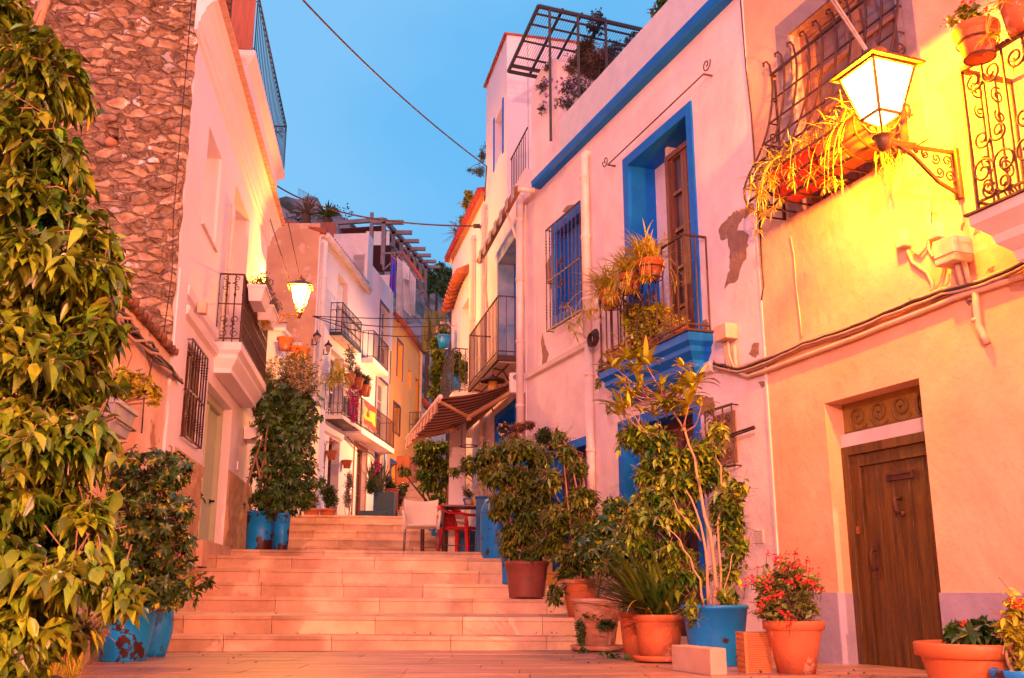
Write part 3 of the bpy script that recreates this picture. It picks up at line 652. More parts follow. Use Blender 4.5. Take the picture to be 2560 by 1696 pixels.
# rod above the balcony door, coil of cable, pergola
b = MB(); p0, p1 = RA.hit('Z6', 1230, 1155, .10), RA.hit('Z6', 1900, 520, .10); b.tube([p0, p1], .008, 6)
for p_, s2 in ((p0, -1), (p1, 1)):
    b.tube([p_ - RA.n * .10, p_], .010, 6); b.tube(spiral(p_ + RA.d * s2 * .06 + Vector((0, 0, .07)), RA.d * s2, Vector((0, 0, 1)), .015, .075, 1.3, start=-1.6, n=18), .007, 6)
tag(b.build('awning_rod', ironr), 'thin iron rod with curled ends fixed over the tall blue balcony door', 'rod')
b = MB(); c = RA.hit('R1', 1050, 1030, .13)
for k in range(6): b.tube(spiral(c + RA.n * (k * .012 - .03) + Vector((0, 0, -k * .006)), RA.d, Vector((0, 0, 1)), .10 - k * .004, .10 - k * .004, .99, start=k, n=22), .008, 6)
tag(b.build('cable_coil', cablem), 'coil of black and white cable hung on the drainpipe beside the blue balcony', 'cable coil')
PG = empty('pergola', pz('Z6', 745, 45, 7.6), 'rusty metal pergola frame over the roof terrace of the blue-trimmed house', 'pergola')
z = 7.5; P1, P2, P3 = pz('Z6', 535, 500, z), pz('Z6', 745, 45, z), pz('Z6', 1490, 215, z); P4 = P1 + P3 - P2
P2 = P2
b = MB()
for p_, q2 in ((P1, P2), (P2, P3), (P3, P4), (P4, P1), (P1.lerp(P2, .1), P4.lerp(P3, .1))): b.tube([p_, q2], .030, 4, False)
b.build('frame', ironb, PG); b = MB()
for t in (.22, .40, .6): b.tube([P1.lerp(P4, t) + Vector((0, 0, .04)), P2.lerp(P3, t) + Vector((0, 0, .04))], .022, 4, False)
for t in (.25, .5, .75, .9): b.tube([P1.lerp(P2, t), P4.lerp(P3, t)], .016, 4, False)
b.build('cross_beam', ironb, PG); b = MB()
for i in range(46):
    t = i / 46; b.tube([P1.lerp(P4, t) + Vector((0, 0, .05)), P2.lerp(P3, t) + Vector((0, 0, .05))], .0035, 3, False)
b.build('wire_mesh', ironb, PG); 
for p_ in (P2.lerp(P3, .1), P2.lerp(P3, .36), P2.lerp(P3, .62), P1.lerp(P4, .5), P4, P3): b = MB(); b.tube([p_, Vector((p_.x, p_.y, 5.6))], .025, 4, False); b.build('post', ironb, PG)

# ---- house with the awning and its tower
H3 = empty('townhouse', RB.pt(5, G1), 'white house with striped awning and rooftop tower, left of the blue-trimmed house', 'house', 'houses lining the stepped street')
hE = [4.55, 6.05, 3.2, 5.2, .3]; hF = [4.45, 5.80, .5, 2.62, .3]
facade(H3, RB, 3.40, 6.47, 0, 6.05, [hE, hF], plaster2)
hT = hole(RB, 'Z6', (440, 900), (483, 900), (445, 900), (445, 1150), .25)
facade(H3, RB, 3.40, 5.20, 6.055, 9.0, [[hT[0], hT[1] + .15, hT[2], hT[3] + .15, .25]], plaster3, name='tower_wall')
b = MB(); b.prism([RB.pt(3.40, 6.05, -.36), RB.pt(5.20, 6.05, -.36), RB.pt(5.20, 6.05, -1.5), RB.pt(3.4, 6.05, -1.5)], (0, 0, 2.95))
b.prism([RB.pt(3.40, 0, -.36), RB.pt(6.46, 0, -.36), RB.pt(6.46, 0, -5), RB.pt(3.4, 0, -5)], (0, 0, 6.0)); b.build('house_body', plaster3, H3)
b = MB(); b.wbox(RB, 3.36, 5.22, 9.0, 9.04, -1.5, .05); b.build('coping', tile, H3)
b = MB(); b.wbox(RB, hT[0] - .08, hT[0], hT[2] - .08, hT[3] + .23, 0, .015); b.wbox(RB, hT[1] + .15, hT[1] + .23, hT[2] - .08, hT[3] + .23, 0, .015); b.wbox(RB, hT[0], hT[1] + .15, hT[2], hT[3] + .15, -.24, -.15); b.build('tower_window', blue, H3)
surround(H3, RB, hE, .06, mat('paint_blue_faded', (.16, .30, .48), .7, (.4, .42, .48), 3, .3, 12), o1=.012, name='door_surround', top=.22)
b = MB(); b.wbox(RB, hE[0] + .005, hE[1] - .42, hE[2], hE[3], -.29, -.26); b.build('blue_reveal', blue, H3)
leafdoor(H3, RB, [5.62, 6.045, 3.2, 5.1, .18], orangew, 'balcony_door', split=False)
surround(H3, RB, hF, .10, bluew, o1=.015, name='door_surround'); leafdoor(H3, RB, hF, blue, 'street_door', panes=2)
b = MB(); b.wbox(RB, 3.95, 6.32, 3.17, 3.25, 0, .38); sb3 = b.build('balcony_slab', ironm, H3); b = MB(); b.wbox(RB, 4.0, 6.27, 3.155, 3.168, .0, .34); b.build('soffit', moulding, sb3)
b = MB()
for a in (4.3, 5.9): b.tube([RB.pt(a, 3.14, .34), RB.pt(a, 3.12, .2), RB.pt(a, 2.80, .02)], .012, 6)
b.tube([RB.pt(4.0, 3.13, .2), RB.pt(6.27, 3.13, .2)], .012, 4, False); b.build('strut', ironm, sb3)
railing(sb3, RB, 3.97, 6.30, .36, 3.25, 4.12, gap=.105, m=ironm, r=.009)
b = MB()
for i in range(9): b.tube([RB.pt(5.28 + .12 * i, 6.05, -.06), RB.pt(5.28 + .12 * i, 6.75, -.06)], .008, 4, False)
b.tube([RB.pt(5.22, 6.75, -.06), RB.pt(6.4, 6.75, -.06)], .012, 4, False); b.build('roof_railing', ironb, H3)
pipe(H3, RB, 3.52, .7, 6.6, r=.045, o=.06)
b = MB(); a = 3.2
for p0, p1 in (((R1x := RB.hit('R1', 560, 60, .25)), RB.hit('R1', 310, 530, .25)),):
    b.tube([p0, p1], .055, 10)
    n = 12
rolled = empty('rolled_awning', p0.lerp(p1, .5), 'rolled-up striped awning above the narrow blue balcony door', 'awning')
b.build('roll', mat('awning_stripe_brown', (.20, .075, .04), .8, (.26, .10, .06), 4), rolled)
b = MB()
for i in range(14):
    t0, t1 = i / 14, (i + 1) / 14 - .012
    pa, pb = p0.lerp(p1, t0), p0.lerp(p1, t1); dz = .13 + .02 * math.sin(i * 2.1)
    if i % 2 == 0:
        b.hexa([pa + Vector((-.06, 0, -dz)), pb + Vector((-.06, 0, -dz)), pb + Vector((-.05, 0, -dz)), pa + Vector((-.05, 0, -dz)), pa + Vector((-.06, 0, .06)), pb + Vector((-.06, 0, .06)), pb + Vector((-.05, 0, .06)), pa + Vector((-.05, 0, .06))])
b.build('valance', mat('awning_grey', (.30, .30, .36), .85), rolled)
for pp, r_a in (([p0.lerp(p1, .25) + Vector((0, 0, -.05)), RB.hit('R1', 590, 480, .05)], .018), ([p0.lerp(p1, .9), RB.hit('R1', 365, 840, .05)], .015), ([p0, p0 - RB.n * .24], .04)): b = MB(); b.tube(pp, r_a, 7); b.build('arm', pipew, rolled)
# ---- far right house with tiled roof
H4 = empty('townhouse', RB.pt(1.3, G2), 'narrow pink house with red tiled roof edge and arched tile hood, behind the awning house', 'house', 'houses lining the stepped street')
hG = hole(RB, 'H', (752, 680), (845, 680), (752, 680), (750, 1000), .3); hG[2] = 3.6; hG[3] = 5.45; hG[0] = .95; hG[1] = 1.95
facade(H4, RB, -.35, 3.39, 0, 6.85, [hG], plaster3)
b = MB(); b.prism([RB.pt(-.35, 0, -.36), RB.pt(3.39, 0, -.36), RB.pt(3.39, 0, -5), RB.pt(-.35, 0, -5)], (0, 0, 6.85)); b.build('house_body', plaster3, H4)
b = MB()
for i in range(24):
    a = -.6 + i * .166; b.lathe(RB.pt(a, 0, 0), [], 4) if False else None
    pts = [RB.pt(a, 7.0 + .26, -1.2), RB.pt(a, 7.0, .12)]; b.tube(pts, .075, 10)
    b.tube([RB.pt(a + .083, 7.22, -1.2), RB.pt(a + .083, 6.96, .06)], .06, 8)
b.build('roof_tiles', tiler, H4)
b = MB(); b.wbox(RB, -.5, 3.4, 6.85, 6.93, -1.2, .07); b.build('eave_board', orangew, H4)
b = MB()
for i in range(12):
    t = i / 11; a = -.1 + 1.95 * t; zz = 5.55 + .38 * math.sin(math.pi * (.12 + .5 * t))
    b.tube([RB.pt(a, zz + .12, -.0), RB.pt(a, zz, .24)], .07, 10)
b.build('tile_hood', tile, H4); b = MB(); b.wbox(RB, .2, 1.9, 5.60, 5.66, 0, .2); 
b = MB(); b.wbox(RB, -.3, 2.2, 3.42, 3.52, 0, .35); bs4 = b.build('balcony_slab', moulding, H4)
railing(bs4, RB, -.1, 2.1, .33, 3.52, 4.35, gap=.12, m=ironb, scrolls=2)
pipe(H4, RB, 2.45, 3, 6.4, r=.05)
# ================================================================== LEFT SIDE
random.seed(21)
UPZ = Vector((0, 0, 1))
H5 = empty('townhouse', LA.pt(3, G1), 'pink house with deep cornice, roof terrace and sage green double door, on the left', 'house', 'houses lining the stepped street')
hN = hole(LA, 'Z1', (1465, 900), (1558, 1075), (1500, 970), (1520, 1200), .22); hN[2] = 4.19
hO = [2.54, 4.04, 3.02, 5.58, .38]
hP = hole(LA, 'Z2', (1240, 1100), (1325, 1100), (1240, 945), (1240, 945), .10); hP[2] = 1.66; hP[3] = 2.70; hP[0] = .22; hP[1] = 1.1
hQ = [1.62, 3.62, .6, 2.54, .22]
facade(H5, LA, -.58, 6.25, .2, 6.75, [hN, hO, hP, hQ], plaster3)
b = MB(); b.prism([LA.pt(-.15, .2, -.36), LA.pt(6.25, .2, -.36), LA.pt(6.25, .2, -7), LA.pt(-.15, .2, -7)], (0, 0, 6.5)); b.build('house_body', plaster3, H5)
# rubble gable facing the street bottom: displaced grid
b = MB(); g0 = LA.pt(-.60, 0, .0); NX, NZ = 260, 320; W_, H_ = 4.6, 5.6; vs = []
GP = Wall(g0.x, g0.y, -LA.n.x, -LA.n.y)
hh_ = [GP.px('Z1', *p) for p in ((845, 900), (745, 900), (790, 880), (790, 1000))]; hx0, hx1, hz0, hz1 = min(hh_[0][0], hh_[1][0]), max(hh_[0][0], hh_[1][0]), hh_[3][1], hh_[2][1]
def rub(x, z):
    c = Vector((x * 2.9 + .5 * noise.noise(Vector((x * 3, z * 3, 5))), z * 6.5 + .8 * noise.noise(Vector((x * 2, z * 2, 9))), 3.3))
    d, _ = noise.voronoi(c); e_ = min(1.0, (d[1] - d[0]) * 3.0)
    big = .5 + .5 * noise.noise(Vector((x * .8, z * .8, 2)))
    h = e_ ** .5 * .075 * (.5 + big) + .035 * noise.noise(Vector((x * 9, z * 16, 1))) + .022 * noise.noise(Vector((x * 25, z * 40, 1)))
    if z > 6.0 - x * .02: h += .035 * e_ + .02
    return h
for j in range(NZ + 1):
    for i in range(NX + 1):
        x = W_ * i / NX; z = 2.2 + H_ * j / NZ
        h = rub(x, z)
        if hx0 < x < hx1 and hz0 < z < hz1: h = -.35
        if i == 0: h = 0.0
        p = g0 - LA.n * (x + .03 * noise.noise(Vector((z * 4, 0, 0))) * (1 if i == 0 else 0)) - LA.d * (.02 + h); vs.append(Vector((p.x, p.y, z)))
b.add(vs, [(j * (NX + 1) + i, j * (NX + 1) + i + 1, (j + 1) * (NX + 1) + i + 1, (j + 1) * (NX + 1) + i) for j in range(NZ) for i in range(NX)], True)
b.build('rubble_gable', rubble, H5)
b = MB(); b.prism([g0 - LA.n * x - UPZ * 0 + LA.d * .28 + UPZ * z for x, z in ((hx0, hz0), (hx1, hz0), (hx1, hz1), (hx0, hz1))], LA.d * .04); b.build('opening_shade', dark, H5)  # near-black sheet stands in for the shade inside the wall opening
b = MB(); pts = [g0 - LA.n * (hx1 - .02) - LA.d * .06 + Vector((0, 0, hz0 - .03)), g0 - LA.n * (hx0 + .01) - LA.d * .06 + Vector((0, 0, hz0 - .03))]
b.tube([pts[0], pts[0].lerp(pts[1], .5) + Vector((0, -.03, 0)), pts[1]], [.03, .055, .03], 8); b.build('sill_stone', terra2, H5)
# cornice
cp = [(0, 5.96), (.035, 5.98), (.035, 6.06), (.06, 6.08), (.06, 6.13), (.10, 6.20), (.11, 6.25), (.17, 6.32), (.22, 6.34), (.22, 6.37), (.0, 6.46)]
b = MB(); b.profile(LA, -.80, 6.3, cp); b.build('cornice', plaster3, H5)
b = MB(); n = 46
for i in range(n):
    a = -.86 + 7.2 * i / n; b.hexa([LA.pt(a, 6.375, .0), LA.pt(a + .14, 6.375, 0), LA.pt(a + .14, 6.375, .29), LA.pt(a, 6.375, .29), LA.pt(a, 6.41, 0), LA.pt(a + .14, 6.41, 0), LA.pt(a + .14, 6.395, .29), LA.pt(a, 6.395, .29)])
b.build('eave_tiles', mat('eave_tile', (.70, .42, .30), .8, (.60, .32, .22), 8), H5)
sl5 = slab(H5, LA, 1.15, 5.15, .36, [(.12, 6.42), (.10, 6.70), (.04, 6.76), (.0, 6.80), (0, 6.87)], plaster3, 'terrace_slab')
railing(sl5, LA, 1.2, 5.1, .34, 6.87, 7.72, gap=.15, m=ironb, r=.007, mid=7.62, scrolls=1, right=True)
b = MB(); b.wbox(LA, .6, 1.12, 6.5, 6.72, -.3, .02); b.wbox(LA, -.5, 6.2, 6.70, 9.2, -3.6, -.9); b.build('upper_floor', plaster3, H5)
b = MB(); b.wbox(LA, 1.5, 2.5, 6.9, 8.9, -.9, -.88); b.build('terrace_door', blue, H5)
b = MB(); b.wbox(LA, 1.14, 1.16, 6.88, 7.62, .02, .32); b.build('reed_screen', mat('reed', (.42, .14, .09), .8, (.30, .09, .06), 3, .2, 20, stretch=(30, 30, 1)), H5)
b = MB()
for i in range(26):
    a = .9 + i * .17; b.tube([LA.pt(a, 9.3, -1.2), LA.pt(a, 9.14, -.45)], .06, 8)
b.build('roof_tiles', tile, H5)
# string course, panels
b = MB(); b.profile(LA, -.15, 6.3, [(0, 2.90), (.05, 2.93), (.07, 3.0), (.05, 3.02), (0, 3.03)]); b.profile(LA, -.15, 2.0, [(0, 3.12), (.04, 3.14), (.05, 3.24), (0, 3.26)]); b.build('string_course', plaster3, H5)
b = MB(); b.wbox(LA, -.585, -.15, .2, 3.3, 0, .03); b.build('corner_pilaster', plaster3, H5)
random.seed(4)
for s0, s1, zt in ((-.5, 1.60, 1.50), (3.64, 6.2, 1.70)):
    b = MB(); NX, NZ = int((s1 - s0) * 26), 30; vs = []
    for j in range(NZ + 1):
        for i in range(NX + 1):
            a = s0 + (s1 - s0) * i / NX; z = .1 + (zt - .1) * j / NZ; h = .015 + .05 * abs(noise.noise(Vector((a * 5, z * 5, 0)))) + .02 * noise.noise(Vector((a * 18, z * 18, 3)))
            if i in (0, NX) or j == NZ: h = 0
            vs.append(LA.pt(a, z, h))
    b.add(vs, [(j * (NX + 1) + i, j * (NX + 1) + i + 1, (j + 1) * (NX + 1) + i + 1, (j + 1) * (NX + 1) + i) for j in range(NZ) for i in range(NX)], True)
    b.build('stone_plinth', mat('plinth_stone', (.56, .36, .20), .9, (.42, .24, .13), 4, .6, 16), H5)
b = MB(); b.wbox(LA, hN[0] - .03, hN[1] + .03, hN[2] - .03, hN[2], -.02, .03); b.build('sill', moulding, H5)
# first-floor opening, balcony
b = MB(); b.wbox(LA, 2.6, 3.98, 3.02, 5.5, -.375, -.34); b.build('inner_wall', plaster3, H5)
b = MB(); b.tube([LA.pt(2.52, 5.3, -.0), LA.pt(2.52, 5.3, .05), LA.pt(2.52, 3.2, .05)], .035, 10); b.build('drainpipe', pipew, H5) if False else None
pipe(H5, LA, 2.28, 3.15, 5.15, r=.03, o=.04, name='drainpipe')
s5 = slab(H5, LA, 1.80, 4.55, .34, [(.12, 2.72), (.12, 2.78), (.05, 2.90), (.05, 2.95), (.0, 3.0), (0, 3.10)], plaster3)
railing(s5, LA, 1.86, 4.50, .31, 3.10, 4.02, gap=.095, m=ironm, r=.010, mid=3.62, scrolls=1, knob=True, right=True)
# barred window and door
w5 = leafdoor(H5, LA, hP, woodl, 'casement_window', panes=2, kick=.1)
grille(H5, LA, hP[0] - .04, hP[1] + .04, hP[2] - .02, hP[3] + .02, .06, 7, rails=(2.15,), r=.011, twist=True)
a0, a1, z0, z1, d = hQ; b = MB()
b.wbox(LA, a0, a0 + .10, z0, z1, -d + .004, -d + .10); b.wbox(LA, a1 - .10, a1, z0, z1, -d + .004, -d + .10); b.wbox(LA, a0 + .1, a1 - .1, z1 - .10, z1, -d + .004, -d + .10); b.wbox(LA, a0 + 1.0, a0 + 1.08, z0, z1 - .10, -d + .004, -d + .07)
b.build('door_frame', mat('frame_sage', (.52, .54, .34), .5, (.48, .50, .31), 2), H5)
for c0, c1 in ((a0 + .10, a0 + 1.0), (a0 + 1.08, a1 - .10)):
    b = MB(); n = 8
    for i in range(n):
        w = (c1 - c0) / n; b.wbox(LA, c0 + i * w + .003, c0 + (i + 1) * w - .003, z0 + .01, z1 - .11, -d + .01, -d + .035)
    dd = b.build('door', greend, H5); b = MB(); hh = 1.22; b.tube([LA.pt(c1 - .12, hh, -d + .035), LA.pt(c1 - .12, hh, -d + .09), LA.pt(c1 - .12 - .13, hh - .01, -d + .09)], .016, 8); b.tube([LA.pt(c1 - .12, hh, -d + .035), LA.pt(c1 - .12, hh, -d + .045)], .03, 10); b.build('handle', dark, dd)
b = MB(); b.wbox(LA, a0 - .1, a1 + .1, .3, .61, -.2, .10); b.build('threshold', stone, H5)
b = MB(); h = RA; 
b = MB(); b.wbox(LA, 4.42, 4.62, 1.78, 1.90, 0, .02); b.build('bell_plate', plaster3, H5)
b = MB(); b.wbox(LA, .30, .42, 3.06, 3.20, .05, .15); 
tag(b.build('light_sensor', conduit, bevel=.01), 'small beige box fixed on the moulding above the barred window at left', 'box')
b = MB(); p0, p1 = LA.hit('Z1', 1345, -10, .03), LA.hit('Z1', 1215, 1500, .03); b.tube([p0, p0.lerp(p1, .5), p1, LA.hit('Z2', 1125, 480, .02), LA.hit('Z2', 1070, 870, .02)], .006, 6)
tag(b.build('loose_cable', cablem), 'thin black cable running down the corner between stone gable and pink house', 'cable')
# low house in front, left edge
H6 = empty('cottage', LA.pt(-3, G0), 'low ochre cottage with a tiled eave, mostly hidden by the ficus at the left edge', 'house', 'houses lining the stepped street')
facade(H6, LA, -18, -.62, G0 - .2, 2.36, [], mat('plaster_peach', (.66, .38, .22), .9, (.76, .56, .44), 2.4, .5, 9, patch=((.42, .20, .10), .62, 2.2)))
b = MB(); b.prism([LA.pt(-18, G0 - .2, -.36), LA.pt(-.62, G0 - .2, -.36), LA.pt(-.62, G0 - .2, -5), LA.pt(-18, G0 - .2, -5)], (0, 0, 2.9)); b.build('house_body', plaster, H6)
b = MB()
for i in range(110):
    a = -9 + i * .082
    if a > -.6: break
    b.tube([LA.pt(a, 2.56, -.8), LA.pt(a, 2.385 + random.uniform(-.01, .01), .07 + random.uniform(-.03, .02))], .038, 8)
b.build('roof_tiles', mat('old_tile', (.26, .12, .07), .9, (.16, .07, .045), 9, .5, 20, island=.3), H6)
EB2 = empty('cable_bundle', LA.pt(-2, 2.1), 'twisted bundle of black cables under the tiled eave of the low cottage', 'cables')
for k in range(6):
    random.seed(60 + k); b = MB()
    b.tube([LA.pt(-6.2 + .28 * i, 2.16 + .035 * math.sin(i * 1.3 + k) + .02 * random.uniform(-1, 1) + (k - 3) * .012, .06 + .03 * math.cos(i * 1.7 + k)) for i in range(22)], .014, 6); b.build('cable', cablem if k % 3 else cablew, EB2)
b = MB(); b.tube([LA.pt(-1.6, 2.16, .08), LA.pt(-1.62, 1.7, .03), LA.pt(-1.55, 1.4, .02)], .007, 6); b.build('cable', cablem, EB2)

# ================================================================== FAR LEFT ROW
random.seed(31)
H7 = empty('townhouse', LR.pt(1, G2), 'white house with two iron balconies and a gutter, first beyond the round bush', 'house', 'houses lining the stepped street')
h7 = [hole(LR, 'Z4', (768, 950), (850, 950), (775, 890), (775, 890)), hole(LR, 'Z5', (762, 100), (858, 150), (765, 60), (765, 60)), hole(LR, 'Z5', (935, 200), (1025, 200), (935, 155), (935, 155)),
      hole(LR, 'Z5', (745, 800), (825, 800), (750, 690), (750, 690))]
h7[0][2] = 6.8; h7[1][2] = 4.42; h7[2][2] = h7[2][3] - 1.1; h7[3][2] = 1.5
h7g = hole(LR, 'Z5', (612, 800), (705, 800), (700, 680), (610, 930)); h7g[3] = 3.7; h7g[2] = 2.5
HS = -.55
for h in h7: h[4] = .3
h7g[0] = max(h7g[0], HS + .1); h7g[1] = max(h7g[1], h7g[0] + .5)
h7[3][0] = max(h7[3][0], h7g[1] + .2)
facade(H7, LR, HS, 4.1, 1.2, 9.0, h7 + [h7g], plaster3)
facade(H7, GA, 5.0, 6.99 , 1.2, 9.35, [hole(GA, 'B', (770, 850), (945, 850), (770, 805), (770, 1100)), hole(GA, 'B', (480, 600), (705, 600), (600, 515), (600, 800))], mat('gable_render', (.62, .36, .22), .92, (.50, .27, .16), 1.4, .7, 7, patch=((.66, .42, .30), .58, 1.8)), name='gable_wall')
#print('HOLES7', h7, h7g)
b = MB(); b.prism([LR.pt(HS, 1.2, -.36), LR.pt(4.1, 1.2, -.36), LR.pt(4.1, 1.2, -5), LR.pt(HS + .2, 1.2, -5)], (0, 0, 7.6)); b.build('house_body', plaster3, H7)
b = MB(); b.tube([LR.pt(-.5, 9.02, .16), LR.pt(4.3, 9.0, .16)], .09, 10); b.wbox(LR, -.5, 4.2, 9.0, 9.1, -.4, .1); b.build('gutter', moulding, H7)
b = MB()
for i in range(24): b.tube([LR.pt(-.5 + i * .2, 9.5, -1.4), LR.pt(-.5 + i * .2, 9.12, .14)], .09, 8)
b.build('roof_tiles', tile, H7)
pipe(H7, LR, -.38, 1.4, 8.9, r=.07, o=.1, m=whitep)
for h, k in ((h7[0], 'window'), (h7[1], 'balcony_door'), (h7[2], 'window'), (h7[3], 'door')): leafdoor(H7, LR, h, whitep if k != 'door' else woodl, k, panes=3)
leafdoor(H7, LR, h7g, blue, 'window', panes=2); grille(H7, LR, h7g[0], h7g[1], h7g[2], h7g[3], .06, 7, rails=((h7g[2] + h7g[3]) / 2,), r=.012)
b = MB(); a = h7[0]; 
for i in range(14): b.wbox(LR, a[0] + .03, a[1] - .2, a[3] - .2 - i * .045, a[3] - .165 - i * .045, -.12, -.09)
b.build('roller_blind', whitep, H7)
b = MB(); b.wbox(LR, .68, 2.8, 6.66, 6.74, 0, .34); s7 = b.build('balcony_slab', ironb, H7); 
for i in range(4): b = MB(); b.wbox(LR, .74 + i * .5, 1.2 + i * .5, 6.64, 6.655, .03, .31); b.build('soffit_panel', moulding, s7)
railing(s7, LR, .70, 2.76, .32, 6.74, 7.55, gap=.15, m=ironb, r=.013, mid=7.35, knob=True)
b = MB(); b.wbox(LR, .50, 2.45, 4.36, 4.46, 0, .50); s7b = b.build('balcony_slab', moulding, H7); b = MB(); b.wbox(LR, .56, 2.4, 4.345, 4.358, .02, .45); b.build('soffit_panel', ironm, s7b)
railing(s7b, LR, .52, 2.45, .48, 4.46, 5.32, gap=.13, m=ironb, r=.012, scrolls=1)
b = MB(); b.profile(LR, -.5, 2.2, [(0, 4.0), (.08, 4.05), (.12, 4.18), (0, 4.25)]); b.build('moulding', plaster3, H7)
H8 = empty('townhouse', LR.pt(6, G2), 'tall white house whose long balcony carries the Spanish flag, in the far left row', 'house', 'houses lining the stepped street')
h8 = [hole(LR, 'Z4', (1100, 1200), (1188, 1200), (1100, 1115), (1100, 1115)), hole(LR, 'Z5', (1085, 300), (1165, 350), (1088, 260), (1088, 540)), hole(LR, 'Z5', (930, 760), (1015, 820), (935, 750), (935, 750)),
      hole(LR, 'Z5', (1080, 830), (1140, 830), (1080, 782), (1080, 782))]
h8[0][2] = 6.85; h8[1][2] = 4.45; h8[2][2] = 1.5; h8[3][2] = 1.9
facade(H8, LR, 4.11, 8.1, 1.2, 10.1, h8, plaster3)
#print('HOLES8', h8)
b = MB(); b.prism([LR.pt(4.11, 1.2, -.36), LR.pt(8.1, 1.2, -.36), LR.pt(8.1, 1.2, -6), LR.pt(4.11, 1.2, -6)], (0, 0, 8.7)); b.build('house_body', plaster3, H8)
b = MB(); b.wbox(LR, 4.11, 4.75, 9.0, 10.8, -1.0, .10); b.build('chimney_pier', whitep, H8); b = MB(); b.wbox(LR, 7.7, 8.1, 8, 10.6, -.6, .05); b.build('chimney_pier', whitep, H8)
b = MB()
for i in range(20): b.tube([LR.pt(1.5 + i * .16, 10.1, -2.2), LR.pt(1.5 + i * .16, 9.8, -1.6)], .1, 8)
b.build('roof_tiles', tile, H8)
for i, h in enumerate(h8):
    surround(H8, LR, h, .09, mat('paint_purple', (.12, .06, .16), .7) if i < 2 else (blue if i == 3 else brownw), o1=.02, inner=False)
    leafdoor(H8, LR, h, whitep if i < 2 else woodl, 'door' if i else 'balcony_door', panes=3)
b = MB(); b.wbox(LR, 4.2, 6.3, 6.70, 6.85, 0, .36); s8a = b.build('balcony_slab', plaster3, H8); railing(s8a, LR, 4.25, 6.25, .34, 6.85, 7.7, gap=.14, m=ironm, r=.013)
b = MB(); b.wbox(LR, 2.52, 6.9, 4.30, 4.46, 0, .50); s8 = b.build('balcony_slab', plaster3, H8)
railing(s8, LR, 2.56, 6.85, .48, 4.46, 5.3, gap=.13, m=ironm, r=.013, knob=False)
b = MB(); b.tube([LR.pt(2.6, 4.2, .1), LR.pt(4, 4.05, .08), LR.pt(5.5, 4.12, .08), LR.pt(7.5, 3.9, .06)], .02, 6)
tag(b.build('cable_run', cablem), 'dark cables drooping under the long balcony with the flag', 'cables')
H9 = empty('townhouse', LR.pt(11, G2), 'yellow-orange lit house at the far end of the left row', 'house', 'houses lining the stepped street')
h9 = [hole(LR, 'Z5', (1237, 60), (1273, 60), (1240, 5), (1240, 5)), hole(LR, 'Z5', (1313, 250), (1335, 250), (1313, 205), (1313, 340)), hole(LR, 'Z5', (1365, 300), (1392, 300), (1365, 265), (1365, 265)),
      hole(LR, 'Z5', (1208, 500), (1250, 500), (1208, 450), (1208, 660)), hole(LR, 'Z5', (1185, 900), (1232, 900), (1185, 862), (1185, 862))]
#print('HOLES9', h9)
h9[0][2] = h9[0][3] - 1.3; h9[2][2] = h9[2][3] - 2.4; h9[4][2] = 1.8
for h in h9: h[4] = .25; h[0] = max(h[0], 8.15)
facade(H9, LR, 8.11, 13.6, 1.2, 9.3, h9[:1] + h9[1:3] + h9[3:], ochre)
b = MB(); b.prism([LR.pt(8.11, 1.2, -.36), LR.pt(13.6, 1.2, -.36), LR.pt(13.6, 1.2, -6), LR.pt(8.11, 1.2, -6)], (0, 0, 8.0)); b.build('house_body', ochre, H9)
for i, h in enumerate(h9):
    if i in (0, 3, 4): surround(H9, LR, h, .09, blue if i > 3 else mat('paint_purple', (.12, .06, .16), .7), o1=.02, inner=False)
    leafdoor(H9, LR, h, woodl if i != 1 else ochre, 'window', panes=2)
grille(H9, LR, *h9[3][:4], .05, 6, r=.014)
b = MB(); b.tube([LR.pt(8.2, 9.35, .14), LR.pt(13.7, 9.3, .14)], .11, 8); b.build('gutter', tile, H9)
pipe(H9, LR, 13.3, 2, 9.2, r=.06, m=conduit)
b = MB(); b.wbox(LR, 11.6, 13.2, h9[2][2] - .12, h9[2][2], 0, .6); s9 = b.build('balcony_slab', cream, H9); railing(s9, LR, 11.65, 13.1, .56, h9[2][2], h9[2][2] + .85, gap=.16, m=ironm, r=.014, mid=h9[2][2] + .4)
# end house and side walls round the top of the lane
HX = empty('townhouse', (-3, 40, G2), 'dim salmon house closing the lane above the top steps', 'house', 'houses lining the stepped street')
WX = Wall(-3.62, 38.66, 1, -.15)
facade(HX, LR, 13.62, 20, 1.2, 7.2, [[15.2, 16.0, 2.9, 4.9, .2], [15.3, 15.9, 5.4, 6.4, .2]], cream)
b = MB(); b.tube([LR.pt(13.6, 7.3, .16), LR.pt(20, 7.3, .16)], .12, 8); b.build('gutter', tile, HX)
RC = Wall(-1.95, 42, .12, -1)
facade(HX, RC, 0, 9, 1.2, 5.0, [], brownw, name='side_wall')
b = MB(); b.wbox(LR, 9.6, 11.0, 2.0, 4.6, 0, .45); b.build('brown_wall', brownw, HX)
# wall between the pink house and the far row (garden terrace)
GT = Wall(-9.0, 20.4, 1, 0)
b = MB(); hh = [GT.px('S', 666, 860)[0], GT.px('S', 702, 860)[0], GT.px('S', 690, 905)[1], GT.px('S', 690, 829)[1]]
b.wbox(GT, hh[0] - .3, hh[1], 1.0, hh[3], -.5, 0); b.wbox(GT, hh[0] - .38, hh[1] + .08, hh[3], hh[3] + .07, -.55, .06); b.wbox(GT, 3.0, hh[1] + .9, 1.0, hh[3] - 1.6, -.6, -.02)
tag(struct(b.build('terrace_wall', plaster3)), 'white terrace wall pillar with a cap stone behind the tall bush', 'wall'); 
